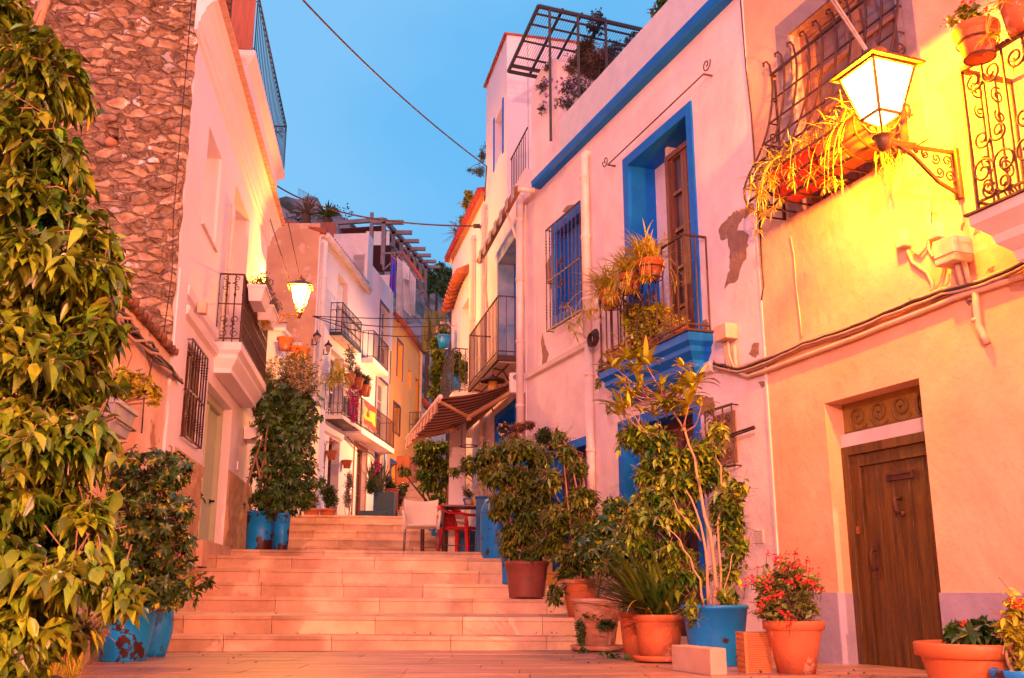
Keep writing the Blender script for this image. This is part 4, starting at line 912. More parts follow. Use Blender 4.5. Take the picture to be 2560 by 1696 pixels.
# pergola roof on the far row
PF = empty('pergola', LR.pt(4, 10, -1), 'grey timber pergola with red canopy on the roof of the far row, under the hill', 'pergola')
b = MB(); Yp = 30
def pf(x, y, Y=30): return pw('Z4', x, y, Y)
A_, B_ = pf(755, 495, 34), pf(1130, 470, 33.5); C_ = pf(1490, 860, 47)
b.tube([A_, B_], .10, 4, False); b.tube([B_, C_], .10, 4, False); b.tube([pf(755, 500, 34), pf(760, 680, 34)], .12, 4, False)
b.build('frame', mat('grey_timber', (.26, .25, .28), .8, (.18, .16, .18), 6, .3, 12), PF)
gt = MT['grey_timber']
for t in (0, .16, .31, .46, .60, .74, .88):
    p = B_.lerp(C_, t); b = MB(); b.obox(p + Vector((.15, 0, -.1)), Vector((.55, 0, 0)), Vector((0, .07, 0)), Vector((0, 0, .07))); b.build('rafter', gt, PF)
for t in (0, .16, .31, .46, .60, .74, .88):
    p = B_.lerp(C_, t); b = MB(); b.obox(p + Vector((0, 0, -.9)), Vector((.07, 0, 0)), Vector((0, .07, 0)), Vector((0, 0, .8))); b.build('post', gt, PF)
b = MB(); p = pf(1030, 560, 33.5); b.obox(p, Vector((.06, 0, 0)), Vector((0, .06, 0)), Vector((0, 0, .7)))
b.build('post', gt, PF); b = MB()
b.prism([A_ + Vector((.1, .3, -.15)), B_ + Vector((-.1, .3, -.15)), C_ + Vector((-.3, -.3, -.15)), C_ + Vector((-3.2, 0, -.15))], (0, 0, .05)); b.build('canopy', mat('red_canopy', (.20, .035, .035), .8), PF)
b = MB(); b.prism([pf(610, 490, 31), pf(750, 490, 31), pf(745, 690, 31), pf(640, 600, 31)], (0, .06, 0)); b.build('reed_fence', MT['reed'], PF)
b = MB(); p, q2 = pf(1128, 600, 28.7), pf(1128, 640, 28.7); b.obox(pf(1080, 617, 33.6), Vector((.42, 0, 0)), Vector((0, .03, 0)), Vector((0, 0, .26))); b.build('glass_panel', mat('glass_pale', (.16, .28, .36), .2), PF)
b = MB(); b.tube([pf(1060, 660, 33.7), pf(1180, 660, 35), pf(1400, 920, 44)], .08, 4, False); b.wbox(LR, 4.2, 8.0, 10.1, 10.25, -5, -.3); b.build('deck', gt, PF)
# laundry
LD = empty('clothes_line', LR.pt(8.3, 8.8, .3), 'wall-mounted clothes line rack with red and grey arms, hung with pale sheets', 'clothes line')
b = MB(); Yl = 31.5; l_ = lambda x, y, Y=Yl: pw('Z4', x, y, Y)
b.tube([l_(1275, 725), l_(1435, 940, 31.0)], .05, 6); b.build('arm', mat('arm_orange', (.45, .09, .04), .6), LD)
b = MB(); b.tube([l_(1125, 735, 32), l_(1290, 725)], .04, 4, False); b.tube([l_(1125, 735, 32), l_(1125, 865, 32)], .04, 4, False); b.tube([l_(1125, 865, 32), l_(1270, 735)], .035, 4, False); b.build('bracket', gt, LD)
b = MB()
for k in range(4): b.tube([l_(1180 + k * 30, 740, 31.6), l_(1380 + k * 12, 930, 31.1)], .008, 4, False)
b.build('line', cablew, LD)
def cloth(name, poly_top, poly_bot, m, label, Y=31.3, waves=5):
    """hanging cloth between a top edge and a bottom edge given as pixel pairs"""
    b = MB(); n, k = 24, 10; vs = []
    for j in range(k + 1):
        for i in range(n + 1):
            t, s = i / n, j / k
            xt = poly_top[0][0] + (poly_top[1][0] - poly_top[0][0]) * t; yt = poly_top[0][1] + (poly_top[1][1] - poly_top[0][1]) * t
            xb = poly_bot[0][0] + (poly_bot[1][0] - poly_bot[0][0]) * t; yb = poly_bot[0][1] + (poly_bot[1][1] - poly_bot[0][1]) * t
            vs.append(pw('Z4', xt + (xb - xt) * s, yt + (yb - yt) * s, Y + .07 * math.sin(t * waves * 6.28) * (.3 + s)))
    b.add(vs, [(j * (n + 1) + i, j * (n + 1) + i + 1, (j + 1) * (n + 1) + i + 1, (j + 1) * (n + 1) + i) for j in range(k) for i in range(n)], True)
    return tag(b.build(name, m), label, 'laundry', 'washing on the high clothes line')
sheet = mat('sheet_pale', (.66, .74, .86), .9, (.5, .5, .55), 3)
cloth('towel', [(1190, 765), (1222, 790)], [(1170, 990), (1222, 1075)], mat('towel_blue', (.02, .14, .75), .9, (.35, .02, .50), 1.5), 'blue and purple towel hanging leftmost on the high line', 31.6, 2)
cloth('sheet', [(1232, 765), (1275, 800)], [(1222, 1195), (1275, 1240)], sheet, 'long pale sheet hanging next to the blue towel', 31.4)
cloth('sheet', [(1275, 785), (1310, 810)], [(1280, 1170), (1345, 1235)], sheet, 'wide pale sheet in the middle of the high line', 31.3)
cloth('sheet', [(1315, 830), (1380, 940)], [(1345, 1215), (1372, 1225)], sheet, 'pale sheet at the right end of the high line, beside the shirt', 31.1, 3)
cloth('shirt', [(1275, 790), (1330, 850)], [(1275, 930), (1325, 945)], mat('shirt_white', (.7, .7, .74), .9), 'small white shirt pegged in front of the sheets', 31.0, 2)
# flag
b = MB(); n, k = 16, 14; cols = []
F0 = [(1000, 435), (1085, 490)]; F1 = [(997, 590), (1085, 665)]
fl = MB(); parts = {'flag': (.55, .02, .015), 'stripe': (.85, .50, .01)}
FG = empty('flag', LR.pt(4, 4.6, .52), 'Spanish flag, red and yellow bands, hung over the long far balcony rail', 'flag')
def fp(t, s):
    xt = F0[0][0] + (F0[1][0] - F0[0][0]) * t; yt = F0[0][1] + (F0[1][1] - F0[0][1]) * t; xb = F1[0][0] + (F1[1][0] - F1[0][0]) * t; yb = F1[0][1] + (F1[1][1] - F1[0][1]) * t
    x, y = xt + (xb - xt) * s, yt + (yb - yt) * s; a, z = LR.px('Z5', x, y, .54)
    return LR.pt(a, z, .54 + .03 * math.sin(t * 9 + s * 4))
for nm, s0, s1, c in (('red_band', 0, .25, (.60, .02, .012)), ('yellow_band', .25, .75, (.85, .45, .01)), ('red_band', .75, 1, (.60, .02, .012))):
    b = MB(); vs = [fp(i / n, s0 + (s1 - s0) * j / 6) for j in range(7) for i in range(n + 1)]
    b.add(vs, [(j * (n + 1) + i, j * (n + 1) + i + 1, (j + 1) * (n + 1) + i + 1, (j + 1) * (n + 1) + i) for j in range(6) for i in range(n)], True); b.build(nm, mat('flag_' + nm, c, .8), FG)
b = MB(); c = fp(.35, .48) + LR.n * .03
u = (fp(.4, .5) - fp(.3, .5)).normalized(); v = Vector((0, 0, 1))
b.prism([c + (u * x + v * y) * .62 for x, y in ((-.07, .10), (.07, .10), (.07, -.03), (0, -.12), (-.07, -.03))], LR.n * .012); b.prism([c + (u * x + v * y) * .62 for x, y in ((-.07, .12), (-.08, .19), (-.03, .16), (0, .21), (.03, .16), (.08, .19), (.07, .12))], LR.n * .012)
for sx in (-1, 1): b.prism([c + (u * sx * x + v * y) * .62 for x, y in ((.10, .1), (.125, .1), (.125, -.13), (.10, -.13))], LR.n * .012)
b.build('coat_of_arms', mat('crest_dark', (.25, .05, .03), .7), FG)
# ================================================================== hill
b = MB(); NX, NY = 150, 70; vs = []
def hillz(x, y):
    t = min(1, max(0, (y - 44) / 50)); t = t * t * (3 - 2 * t)
    crest = 36 - max(0, (x + 18)) * 1.0; crest = max(crest, 14)
    return G0 + .5 + (crest + 1.5) * t ** 1.0 + (3.0 * noise.fractal(Vector((x * .08, y * .08, 0)), .8, 2.1, 6) + 1.2 * noise.noise(Vector((x * .5, y * .5, 4)))) * t
for j in range(NY + 1):
    for i in range(NX + 1):
        x = -75 + 130 * i / NX; y = 44 + 70 * j / NY; vs.append((x, y, hillz(x, y)))
b.add(vs, [(j * (NX + 1) + i, j * (NX + 1) + i + 1, (j + 1) * (NX + 1) + i + 1, (j + 1) * (NX + 1) + i) for j in range(NY) for i in range(NX)], True)
struct(b.build('hill', mat('hill_rock', (.26, .24, .26), .95, (.08, .10, .09), .35, 1.0, 1.6, mixlo=.42, mixhi=.56, patch=((.035, .05, .03), .56, .5)), loc=(0, 80, 0)))
# ================================================================== lanterns
glow = bpy.data.materials.new('lamp_glass'); glow.use_nodes = True; t = glow.node_tree; t.nodes.clear()
em = t.nodes.new('ShaderNodeEmission'); em.inputs[0].default_value = (1, .62, .20, 1); em.inputs[1].default_value = 3.2
tr = t.nodes.new('ShaderNodeBsdfTransparent'); tr.inputs[0].default_value = (1, .9, .7, 1); ad = t.nodes.new('ShaderNodeAddShader'); t.links.new(em.outputs[0], ad.inputs[0]); t.links.new(tr.outputs[0], ad.inputs[1])
ou = t.nodes.new('ShaderNodeOutputMaterial'); t.links.new(ad.outputs[0], ou.inputs[0])
LAMPC = (1.0, .41, .008)
LAMPP = (1.0, .40, .36)
lampiron = mat('lamp_iron', (.16, .075, .03), .5, (.10, .045, .02), 12, .2, 40, metal=.2)
def lantern(wallpt, n, side, reach, zc, label, watts, k=1.0, stay=False, colour=None):
    """wall lantern: plate on the wall, scrolled arm, four-sided tapering glass lantern"""
    up = Vector((0, 0, 1)); base = Vector((wallpt.x, wallpt.y, zc)); root = empty('wall_lantern', base, label, 'street lamp', 'lanterns along the lane')
    b = MB(); b.obox(base + n * .015 + up * -.16 * k, side * .03 * k, n * .015, up * .18 * k)
    b.build('wall_plate', lampiron, root, bevel=.004)
    c = base + n * reach; b = MB()
    b.tube([base + n * .03 - up * .01, c - up * .03], .016 * k, 4, False)
    b.tube([base + n * .03 - up * .30 * k, base + n * reach * .30 - up * .24 * k, base + n * reach * .62 - up * .08 * k, c - n * .12 - up * .03], .015 * k, 4, False)
    for t_, dz, rr in ((.14, -.08, .045), (.30, -.075, .042), (.44, -.06, .032), (.56, -.045, .022), (.12, -.19, .05), (.26, -.17, .04), (.72, -.06, .03)):
        b.tube(spiral(base + n * reach * t_ + up * dz * k, n, up, rr * .15 * k, rr * k, 1.5, start=t_ * 9, n=20), .007 * k, 6)
    b.build('arm', lampiron, root)
    b = MB(); b.lathe(c, [(.0, -.09 * k), (.03 * k, -.085 * k), (.045 * k, -.04 * k), (.05 * k, -.02 * k), (.05 * k, 0), (.07 * k, .005 * k), (.07 * k, .015 * k), (.03 * k, .03 * k), (.028 * k, .08 * k), (0, .085 * k)], 12)
    for sx, sy in ((1, 1), (1, -1), (-1, 1), (-1, -1)):
        b.tube([c + up * .03 * k, c + (side * sx + n * sy) * .05 * k + up * .05 * k, c + (side * sx + n * sy) * .085 * k + up * .12 * k], .008 * k, 5)
    b.build('socket', lampiron, root)
    z0, z1 = .15 * k, .47 * k; h0, h1 = .088 * k, .165 * k
    C0 = [c + (side * a + n * b_) * h0 + up * z0 for a, b_ in ((-1, -1), (1, -1), (1, 1), (-1, 1))]
    C1 = [c + (side * a + n * b_) * h1 + up * z1 for a, b_ in ((-1, -1), (1, -1), (1, 1), (-1, 1))]
    tip = c + up * .07 * k
    b = MB()
    for i in range(4):
        j = (i + 1) % 4
        b.tube([C0[i], C1[i]], .011 * k, 4, False); b.tube([C0[i], C0[j]], .011 * k, 4, False); b.tube([C1[i], C1[j]], .014 * k, 4, False); b.tube([C0[i], tip], .010 * k, 4, False)
    b.build('frame', lampiron, root)
    for i in range(4):
        j = (i + 1) % 4; b = MB(); b.add([C0[i], C0[j], C1[j], C1[i]], [(0, 1, 2, 3)]); b.build('glass_pane', glow, root)
    b = MB()
    for i in range(4): b.add([C0[i], C0[(i + 1) % 4], tip], [(0, 1, 2)])
    b.build('lower_glass', glow, root)
    b = MB(); e0 = .215 * k
    E = [c + (side * a + n * b_) * e0 + up * (z1 + .005 * k) for a, b_ in ((-1, -1), (1, -1), (1, 1), (-1, 1))]; T = [c + (side * a + n * b_) * .06 * k + up * (z1 + .12 * k) for a, b_ in ((-1, -1), (1, -1), (1, 1), (-1, 1))]
    E2 = [p + up * .018 * k for p in E]
    b.add(E + E2 + T, [(3, 2, 1, 0)] + [(i, (i + 1) % 4, (i + 1) % 4 + 4, i + 4) for i in range(4)] + [(i + 4, (i + 1) % 4 + 4, (i + 1) % 4 + 8, i + 8) for i in range(4)] + [(8, 9, 10, 11)])
    b.lathe(c + up * (z1 + .12 * k), [(.07 * k, 0), (.08 * k, .03 * k), (.03 * k, .06 * k), (.012 * k, .09 * k), (0, .12 * k)], 10)
    b.build('cap', lampiron, root)
    ld = bpy.data.lights.new('lamp_bulb', 'POINT'); lo = bpy.data.objects.new('lamp_bulb', ld); COL.objects.link(lo); lo.parent = root
    lo.location = (c + up * .30 * k) - base; ld.energy = watts; ld.color = colour or LAMPC; ld.shadow_soft_size = .05
    if stay:
        b = MB(); p = stay
        b.tube([c + up * .52 * k, p], .010, 4, False); b.tube([c + up * .50 * k + side * .02, p + side * .03], .010, 4, False); b.build('stay_rod', cablew, root)
    return root
lantern(RA.pt(8.0, 0, 0), RA.n, RA.d, .60, 2.86, 'big lit lantern close up on the right wall beside the caged window', 540, 1.0, colour=(1, .31, .0), stay=RA.pt(6.9, 4.75, .03))
lantern(LA.pt(6.2, 0, 0), LA.n, LA.d, .62, 4.72, 'lit lantern hanging at the far corner of the pink house on the left', 520, 1.0, colour=(1, .36, .05))
lantern(LA.pt(-16, 0, 0), LA.n, LA.d, .6, 3.3, 'unseen fill lantern on the cottage wall behind the viewer, left side', 3600, 1.0, colour=LAMPP)  # this and the next are unseen; power, pink and position set for even fill
lantern(RA.pt(20, 0, 0), RA.n, RA.d, .6, 3.4, 'unseen fill lantern on the right wall behind the viewer', 4200, 1.0, colour=LAMPP)
RD = Wall(-1.95, 42, .12, -1)
lantern(RD.pt(12.5, 0, 0), RD.n, RD.d, .6, 5.0, 'lantern up the lane lighting the yellow-orange house', 1100, 1.0, colour=(1, .43, .16))
# two small unlit wall lamps on the far white house
for x, y, lab in ((1160, 740, 'left one of two small unlit wall lamps on the far white house'), (1330, 890, 'right one of two small unlit wall lamps, beside the balcony door')):
    p = LR.hit('B', x, y, .12); r = empty('wall_lamp', p, lab, 'wall lamp', 'small unlit wall lamps')
    b = MB(); b.lathe(p, [(.0, -.14), (.05, -.12), (.07, .02), (.07, .03)], 8); b.build('glass', mat('lamp_glass_off', (.4, .25, .22), .2), r)
    b = MB(); b.lathe(p, [(.11, .02), (.10, .05), (.03, .12), (.01, .18), (0, .2)], 8); b.build('cap', ironm, r)
    b = MB(); b.tube([p - Vector((0, 0, .14)), p - Vector((0, 0, .2)), p - LR.n * .12 - Vector((0, 0, .2)), p - LR.n * .12 - Vector((0, 0, .05))], .018, 6); b.build('bracket', ironm, r)
# overhead cables
b = MB(); p0, p1 = pw('D', 695, -6, 6.0), RB.hit('R1', 330, 300, .02)
pm = pw('D', 925, 205, 8.6)
pts = [p0.lerp(p1, t) for t in [i / 20 for i in range(21)]]
def qb(a, c, d, t): return a * (1 - t) ** 2 + c * 2 * t * (1 - t) + d * t * t
e0, e1 = pw('D', 700, 0, 9.0), pw('D', 1125, 385, 15.6); mid = pw('D', 940, 235, 12.0); ctl = mid * 2 - (e0 + e1) * .5
b.tube([qb(e0, ctl, e1, i / 24) for i in range(25)] + [RB.pt(3.3, e1.z - .2, .0)], .011, 6)
b.tube([e0, e0 + (e0 - qb(e0, ctl, e1, .1)) * 3], .011, 6)
tag(b.build('overhead_cable', cablem), 'black cable crossing the open sky from top left to the tower', 'cable')
e0, e1 = pw('D', 640, 430, 16.3), pw('D', 1110, 523, 16.4); mid = pw('D', 830, 500, 16.35); ctl = mid * 2 - (e0 + e1) * .5
b = MB(); b.tube([qb(e0, ctl, e1, i / 24) for i in range(25)] + [RB.hit('R1', 330, 360, .0)], .014, 6); b.tube([e1 + Vector((-.12, 0, 0)), e1], .04, 6)
tag(b.build('overhead_cable', cablem), 'black cable strung low from left eaves to the wall with an iron hook', 'cable')
for k, (y0, y1) in enumerate(((730, 735), (733, 750), (738, 768))):
    b = MB(); e0, e1 = LR.hit('D', 722, 731, .1), pw('D', 1060, y1, 20.5); b.tube([e0.lerp(e1, i / 10) + Vector((0, 0, -.12 * (k + .3) * math.sin(math.pi * i / 10))) for i in range(11)], .012, 5)
    tag(b.build('lane_cable', cablem), ('top', 'middle', 'lowest')[k] + ' of three thin cables fanning across the lane below the laundry', 'cable')
b = MB(); b.tube([pw('Z4', 215, 400, 16.0), pw('Z4', 380, 925, 16.4)], .008, 4, False); b.tube([pw('Z4', 360, 410, 16.0), pw('Z4', 470, 930, 16.5)], .008, 4, False)
tag(b.build('lamp_wires', cablem), 'two thin wires running from the eaves down to the left lantern', 'wire')

# ================================================================== awning
UPV = Vector((0, 0, 1))
AW = empty('awning', RB.pt(4.3, 2.75, .5), 'open brown and cream striped awning over the red chair and table', 'awning')
na = 27; a0, a1 = 2.35, 6.36; st1 = mat('awning_cream', (.52, .26, .16), .85); st2 = mat('awning_dark', (.105, .028, .035), .85)
O0, Z0, O1, Z1 = .13, 2.86, 1.16, 2.60
for par, m_ in ((0, st1), (1, st2)):
    b = MB()
    for i in range(par, na, 2):
        s0, s1 = a0 + (a1 - a0) * i / na, a0 + (a1 - a0) * (i + 1) / na; vs = []
        for j in range(9):
            t = j / 8; o = O0 + (O1 - O0) * t; z = Z0 + (Z1 - Z0) * t - .05 * math.sin(math.pi * t)
            vs += [RB.pt(s0, z, o), RB.pt(s1, z, o)]
        b.add(vs, [(2 * j, 2 * j + 1, 2 * j + 3, 2 * j + 2) for j in range(8)], True)
    b.build('canopy_stripe', m_, AW)
for par, m_ in ((0, mat('valance_pink', (.66, .40, .32), .85)), (1, mat('valance_dark', (.30, .13, .12), .85))):
    b = MB()
    for i in range(par, na * 2, 2):
        vs = []
        for u in range(5):
            s = a0 + (a1 - a0) * (i + u / 4) / (na * 2); dz = .17 + .025 * abs(math.sin(s * 9)); oo = O1 + .045 + .022 * math.sin(s * 26)
            vs += [RB.pt(s, Z1 - .02, O1 + .035), RB.pt(s, Z1 - dz, oo)]
        b.add(vs, [(2 * u, 2 * u + 2, 2 * u + 3, 2 * u + 1) for u in range(4)], True)
    b.build('valance_stripe', m_, AW)
b = MB(); b.tube([RB.pt(a0 - .03, Z1, O1 + .02), RB.pt(a1 + .03, Z1, O1 + .02)], .034, 10); b.build('front_bar', pipew, AW)
b = MB(); b.tube([RB.pt(a0, Z0, O0), RB.pt(a1, Z0, O0)], .065, 12); b.build('roller', mat('roller_fabric', (.16, .06, .04), .8, (.34, .16, .09), 3, stretch=(4, 4, 4)), AW)
for s, e_ in ((a1 + .02, 1), (a0 - .12, -1)):
    b = MB(); b.wbox(RB, s, s + .10, 2.68, 2.97, 0, .22); br = b.build('end_cap', whitep, AW, bevel=.02)
b = MB(); bb = 'x'
for i, (ds, dz) in enumerate(((.0, .06), (.0, 0), (.0, -.05), (.0, .0))): b.tube([RB.pt(a1 + .12, 2.84 + dz, .05 + (.04 if i == 3 else 0)), RB.pt(a1 + .126, 2.84 + dz, .05 + (.04 if i == 3 else 0))], .012, 8)
b.build('bolt', dark, AW)
b = MB(); c = RB.pt(a1 + .125, 2.90, .15)
for k in range(6): b.tube(spiral(c + RB.n * .022 * math.cos(k * 1.047) + UPV * .022 * math.sin(k * 1.047), RB.n, UPV, .012, .012, 1, n=10), .003, 4)
b.tube(spiral(c, RB.n, UPV, .03, .03, 1, n=16), .003, 4); b.build('flower_emblem', dark, AW)
for s, e_ in ((a1 - .1, -1), (a0 + .1, 1)):
    b = MB(); k = RB.pt(s + e_ * .95, 2.64, .62)
    k = RB.hit('A', 480, 1010, .62) if e_ < 0 else RB.pt(a0 + 1.0, 2.66, .5)
    b.tube([RB.pt(s, 2.74, .14), k], .034, 4, False); b.tube([k, RB.pt(s - (-e_) * .12, Z1 - .02, O1)], .026, 4, False); b.tube([k + Vector((0, 0, -.05)), k + Vector((0, 0, .04))], .04, 8)
    b.build('folding_arm', mat('arm_cream', (.70, .40, .22), .5), AW)
# porch post and red screen beside the table
b = MB(); p0 = pw('R2', 475, 920, 16.9); b.obox(Vector((p0.x - .03, 16.9, 1.75)), Vector((.135, 0, 0)), Vector((0, .12, 0)), Vector((0, 0, 1.22)))
tag(struct(b.build('porch_post', plaster3)), 'pale pink square post under the far end of the awning', 'post'); 
b = MB(); p0, p1 = pw('E', 735, 395, 17.2), pw('E', 885, 300, 16.95)
b.prism([Vector((p0.x, 17.25, .5)), Vector((p1.x, 17.0, .5)), Vector((p1.x, 17.0, p1.z)), Vector((p0.x, 17.25, p0.z))], (0, .04, 0))
tag(b.build('red_screen', mat('red_board', (.34, .035, .03), .7, (.45, .06, .04), 2)), 'slanting red board beside the pale post behind the red chair', 'panel')
# ================================================================== plants
UP = Vector((0, 0, 1))
def rv(s=1.0): return Vector((random.gauss(0, s), random.gauss(0, s), random.gauss(0, s)))
def leaf(b, p, d, L, W, droop=.3, fine=False, nrm=None):
    d = d.normalized(); s = d.cross(nrm or (UP + rv(.35)))
    if s.length < 1e-3: s = d.orthogonal()
    s.normalize(); n = s.cross(d); g = Vector((0, 0, -1)); tw = random.uniform(-.5, .5); s = (s * math.cos(tw) + n * math.sin(tw)); n = s.cross(d)
    if fine:   # folded, curved, pointed leaf: midrib of 5 points, 3 side points each side
        mid = [p + d * (L * t) + g * (L * droop * t * t) for t in (0, .25, .55, .82, 1.08)]
        mid[4] = mid[4] + g * L * droop * .12
        w = (W * .40, W * .5, W * .26); vs = mid[:]
        for k in (0, 1, 2):
            m = mid[k + 1]; vs += [m + s * w[k] + n * (w[k] * .45), m - s * w[k] + n * (w[k] * .45)]
        b.add(vs, [(0, 5, 1), (0, 1, 6), (1, 5, 7, 2), (1, 2, 8, 6), (2, 7, 9, 3), (2, 3, 10, 8), (3, 9, 4), (3, 4, 10)], True)
    else:
        m = p + d * L * .5 + g * L * droop * .2; tip = p + d * L + g * L * droop
        b.add([p, m + s * W * .5 + n * W * .18, tip, m - s * W * .5 + n * W * .18, m], [(0, 4, 1), (1, 4, 2), (2, 4, 3), (3, 4, 0)], True)
def bl(zn, x, y, rx, ry, Y, dep=None):
    c = pw(zn, x, y, Y); k = Y / 2567 / ZM[zn][2]
    return (c, Vector((rx * k, dep if dep else max(rx, ry) * k * .8, ry * k)))
def rand_in(c, r, lo=.35):
    while True:
        v = Vector((random.uniform(-1, 1), random.uniform(-1, 1), random.uniform(-1, 1)))
        if v.length <= 1: break
    v = v.normalized() * (lo + (1 - lo) * random.random() ** .6) * (1.0 if random.random() > .13 or lo < .1 else random.uniform(1.05, 1.4)); return c + Vector((v.x * r.x, v.y * r.y, v.z * r.z)), v
def foliage(b, tw, blobs, n, L, W, kind='droop', per=6, fine=False, droop=.35, twr=.003, tl=1.6):
    """n twigs spread over the blobs, each carrying leaves along it"""
    vol = [r.x * r.z + r.x * r.y * .5 for c, r in blobs]; tot = sum(vol)
    for (c, r), v_ in zip(blobs, vol):
        for _ in range(max(1, int(n * v_ / tot))):
            p, v = rand_in(c, r); d = (v + rv(.35) + UP * (.25 if kind != 'droop' else -.1)).normalized(); T = L * tl * random.uniform(.6, 1.3)
            q0 = p - d * T
            tw.tube([q0 - d * T * .3 + rv(T * .12), q0, p], [twr * 1.3, twr, twr * .5], 3, False)
            if kind == 'whorl':
                k = per + random.randint(-1, 1); a0 = random.random() * 6.28; e1 = d.orthogonal().normalized(); e2 = d.cross(e1)
                for i in range(k):
                    th = a0 + 6.283 * i / k; dd = (e1 * math.cos(th) + e2 * math.sin(th)) + d * random.uniform(.1, .6) + Vector((0, 0, -.25))
                    leaf(b, p, dd, L * random.uniform(.75, 1.1), W, droop, fine, nrm=d)
            else:
                for i in range(per):
                    t = i / per; base = q0 + (p - q0) * t; sd = d.cross(UP + rv(.5)).normalized() * (1 if i % 2 else -1)
                    dd = sd + d * .8 + rv(.4) + (Vector((0, 0, -.45)) if kind == 'droop' else Vector((0, 0, .15)))
                    k_ = random.uniform(.5, 1.2); leaf(b, base, dd, L * k_, W * (k_ * .6 + .4) * random.uniform(.85, 1.1), droop * random.uniform(.4, 1.4), fine)
def strap(b, p, d, L, W, droop=.6, n=7, fold=.25):
    d = d.normalized(); s = d.cross(UP); s = s.normalized() if s.length > .05 else Vector((1, 0, 0)); vs = []; pos = p.copy(); dd = d.copy()
    for i in range(n + 1):
        t = i / n; w = W * (.55 + .9 * t * (1 - t) * 1.6) * (1 - t ** 4) * .5 + .0005
        nn = s.cross(dd).normalized(); vs += [pos + s * w + nn * w * fold, pos, pos - s * w + nn * w * fold]
        pos = pos + dd * (L / n); dd = (dd + Vector((0, 0, -droop * 1.6 / n * (.4 + t)))).normalized()
    b.add(vs, [f for i in range(n) for f in ((3 * i, 3 * i + 1, 3 * i + 4, 3 * i + 3), (3 * i + 1, 3 * i + 2, 3 * i + 5, 3 * i + 4))], True)
def stems(b, base, tops, r0=.02, r1=.005, wob=.05):
    for t in tops:
        n = 9; pts = []; w1, w2 = rv(wob), rv(wob)
        for i in range(n + 1):
            k = i / n; p = base.lerp(t, k) + w1 * math.sin(k * 3.1) + w2 * math.sin(k * 6.3) * .5; pts.append(p)
        pts[0] = base + rv(.02) * 1
        b.tube(pts, [r0 + (r1 - r0) * (i / n) for i in range(n + 1)], 7)
def potmesh(c, rt, rb, h, rim=.03, kind='pot', n=32):
    b = MB()
    if kind == 'pot': pr = [(0, 0), (rb, 0), (rb + (rt - rb) * .5, h * .5), (rt * .965, h - rim * 1.6), (rt * .97, h - rim * 1.5), (rt * 1.06, h - rim * 1.4), (rt * 1.08, h - .2 * rim), (rt * 1.06, h), (rt * .97, h), (rt * .93, h - rim * 1.5), (rt * .9, h * .8)]
    elif kind == 'bin': pr = [(0, 0), (rb, 0), (rb * 1.01, .01), (rb + (rt - rb) * .5, h * .5), (rt, h - rim), (rt * 1.05, h - rim * .8), (rt * 1.05, h - rim * .4), (rt * 1.02, h), (rt * .96, h), (rt * .94, h * .8)]
    elif kind == 'jar': pr = [(0, 0), (rb, 0), (rb * 1.12, h * .08), (rt * 1.16, h * .4), (rt * 1.18, h * .62), (rt * 1.04, h * .88), (rt, h * .93), (rt * 1.05, h), (rt * .9, h), (rt * .88, h * .85)]
    elif kind == 'barrel': pr = [(0, 0), (rb, 0), (rb * 1.04, h * .03), (rt * 1.02, h * .2), (rt * 1.03, h * .78), (rt * .96, h * .88), (rt * .82, h * .95), (rt * .8, h), (rt * .7, h), (rt * .7, h * .9)]
    b.lathe(c, pr, n); return b
def potted(name, label, c, rt, rb, h, pm, kind='pot', rim=.03, group=None, cat='potted plant', saucer=False):
    r = empty(name, c, label, cat, group); potmesh(c, rt, rb, h, rim, kind).build('pot', pm, r)
    b = MB(); b.lathe(c + UP * (h * .84), [(0, .012), (rt * .5, .01), (rt * .91, 0)], 20); b.build('soil', soil, r)
    if saucer: b = MB(); b.lathe(c, [(0, -.004), (rt * 1.02, -.004), (rt * 1.10, .035), (rt * 1.06, .035), (rt * .98, .006), (0, .006)], 28); b.build('saucer', pm, r)
    return r
def bush(r, base, blobs, n, L, W, lm, bm=bark, kind='droop', per=6, fine=False, droop=.35, r0=.014, nst=5, twr=.003, tl=1.6, wob=.04, tops=None):
    b, t, s = MB(), MB(), MB(); foliage(b, t, blobs, n, L, W, kind, per, fine, droop, twr, tl)
    tp = tops or [rand_in(c, rr * .6, 0)[0] for c, rr in blobs for _ in range(max(1, nst // len(blobs)))]
    stems(s, base, tp, r0, r0 * .3, wob); s.build('stem', bm, r); t.build('twig', bm, r); return b.build('foliage', lm, r)

# --- 1 foreground ficus at the left edge
random.seed(101)
F1r = empty('ficus_tree', pw('D', -60, 1500, 3.4), 'big ficus in the left foreground with long drooping glossy leaves', 'tree')
Yf = 3.5
bl1 = [bl('D', *a) for a in ((0, 60, 90, 110, 3.6, .35), (110, 170, 85, 110, 3.5, .35), (60, 330, 120, 120, 3.5, .35), (90, 500, 150, 110, 3.5, .35), (150, 640, 135, 95, 3.4, .35), (60, 760, 150, 120, 3.5, .35),
       (140, 850, 115, 110, 3.4, .35), (70, 1000, 130, 120, 3.4, .35), (150, 1040, 80, 90, 3.3, .3), (90, 1180, 140, 100, 3.4, .3), (60, 1320, 130, 100, 3.3, .3), (190, 1330, 90, 50, 3.2, .2), (60, 1450, 120, 90, 3.3, .3), (290, 1375, 55, 35, 3.2, .1), (250, 640, 45, 50, 3.4, .15), (230, 560, 50, 50, 3.4, .15), (235, 760, 45, 60, 3.4, .15), (215, 1000, 50, 70, 3.3, .15), (220, 1200, 55, 60, 3.3, .15), (150, 380, 45, 60, 3.5, .2), (-140, 200, 120, 160, 3.7, .35), (-160, 520, 130, 160, 3.6, .35), (-170, 850, 130, 170, 3.6, .35), (-150, 1150, 130, 160, 3.5, .35), (-120, 1430, 110, 120, 3.5, .3), (40, 1540, 70, 60, 3.2, .2))]
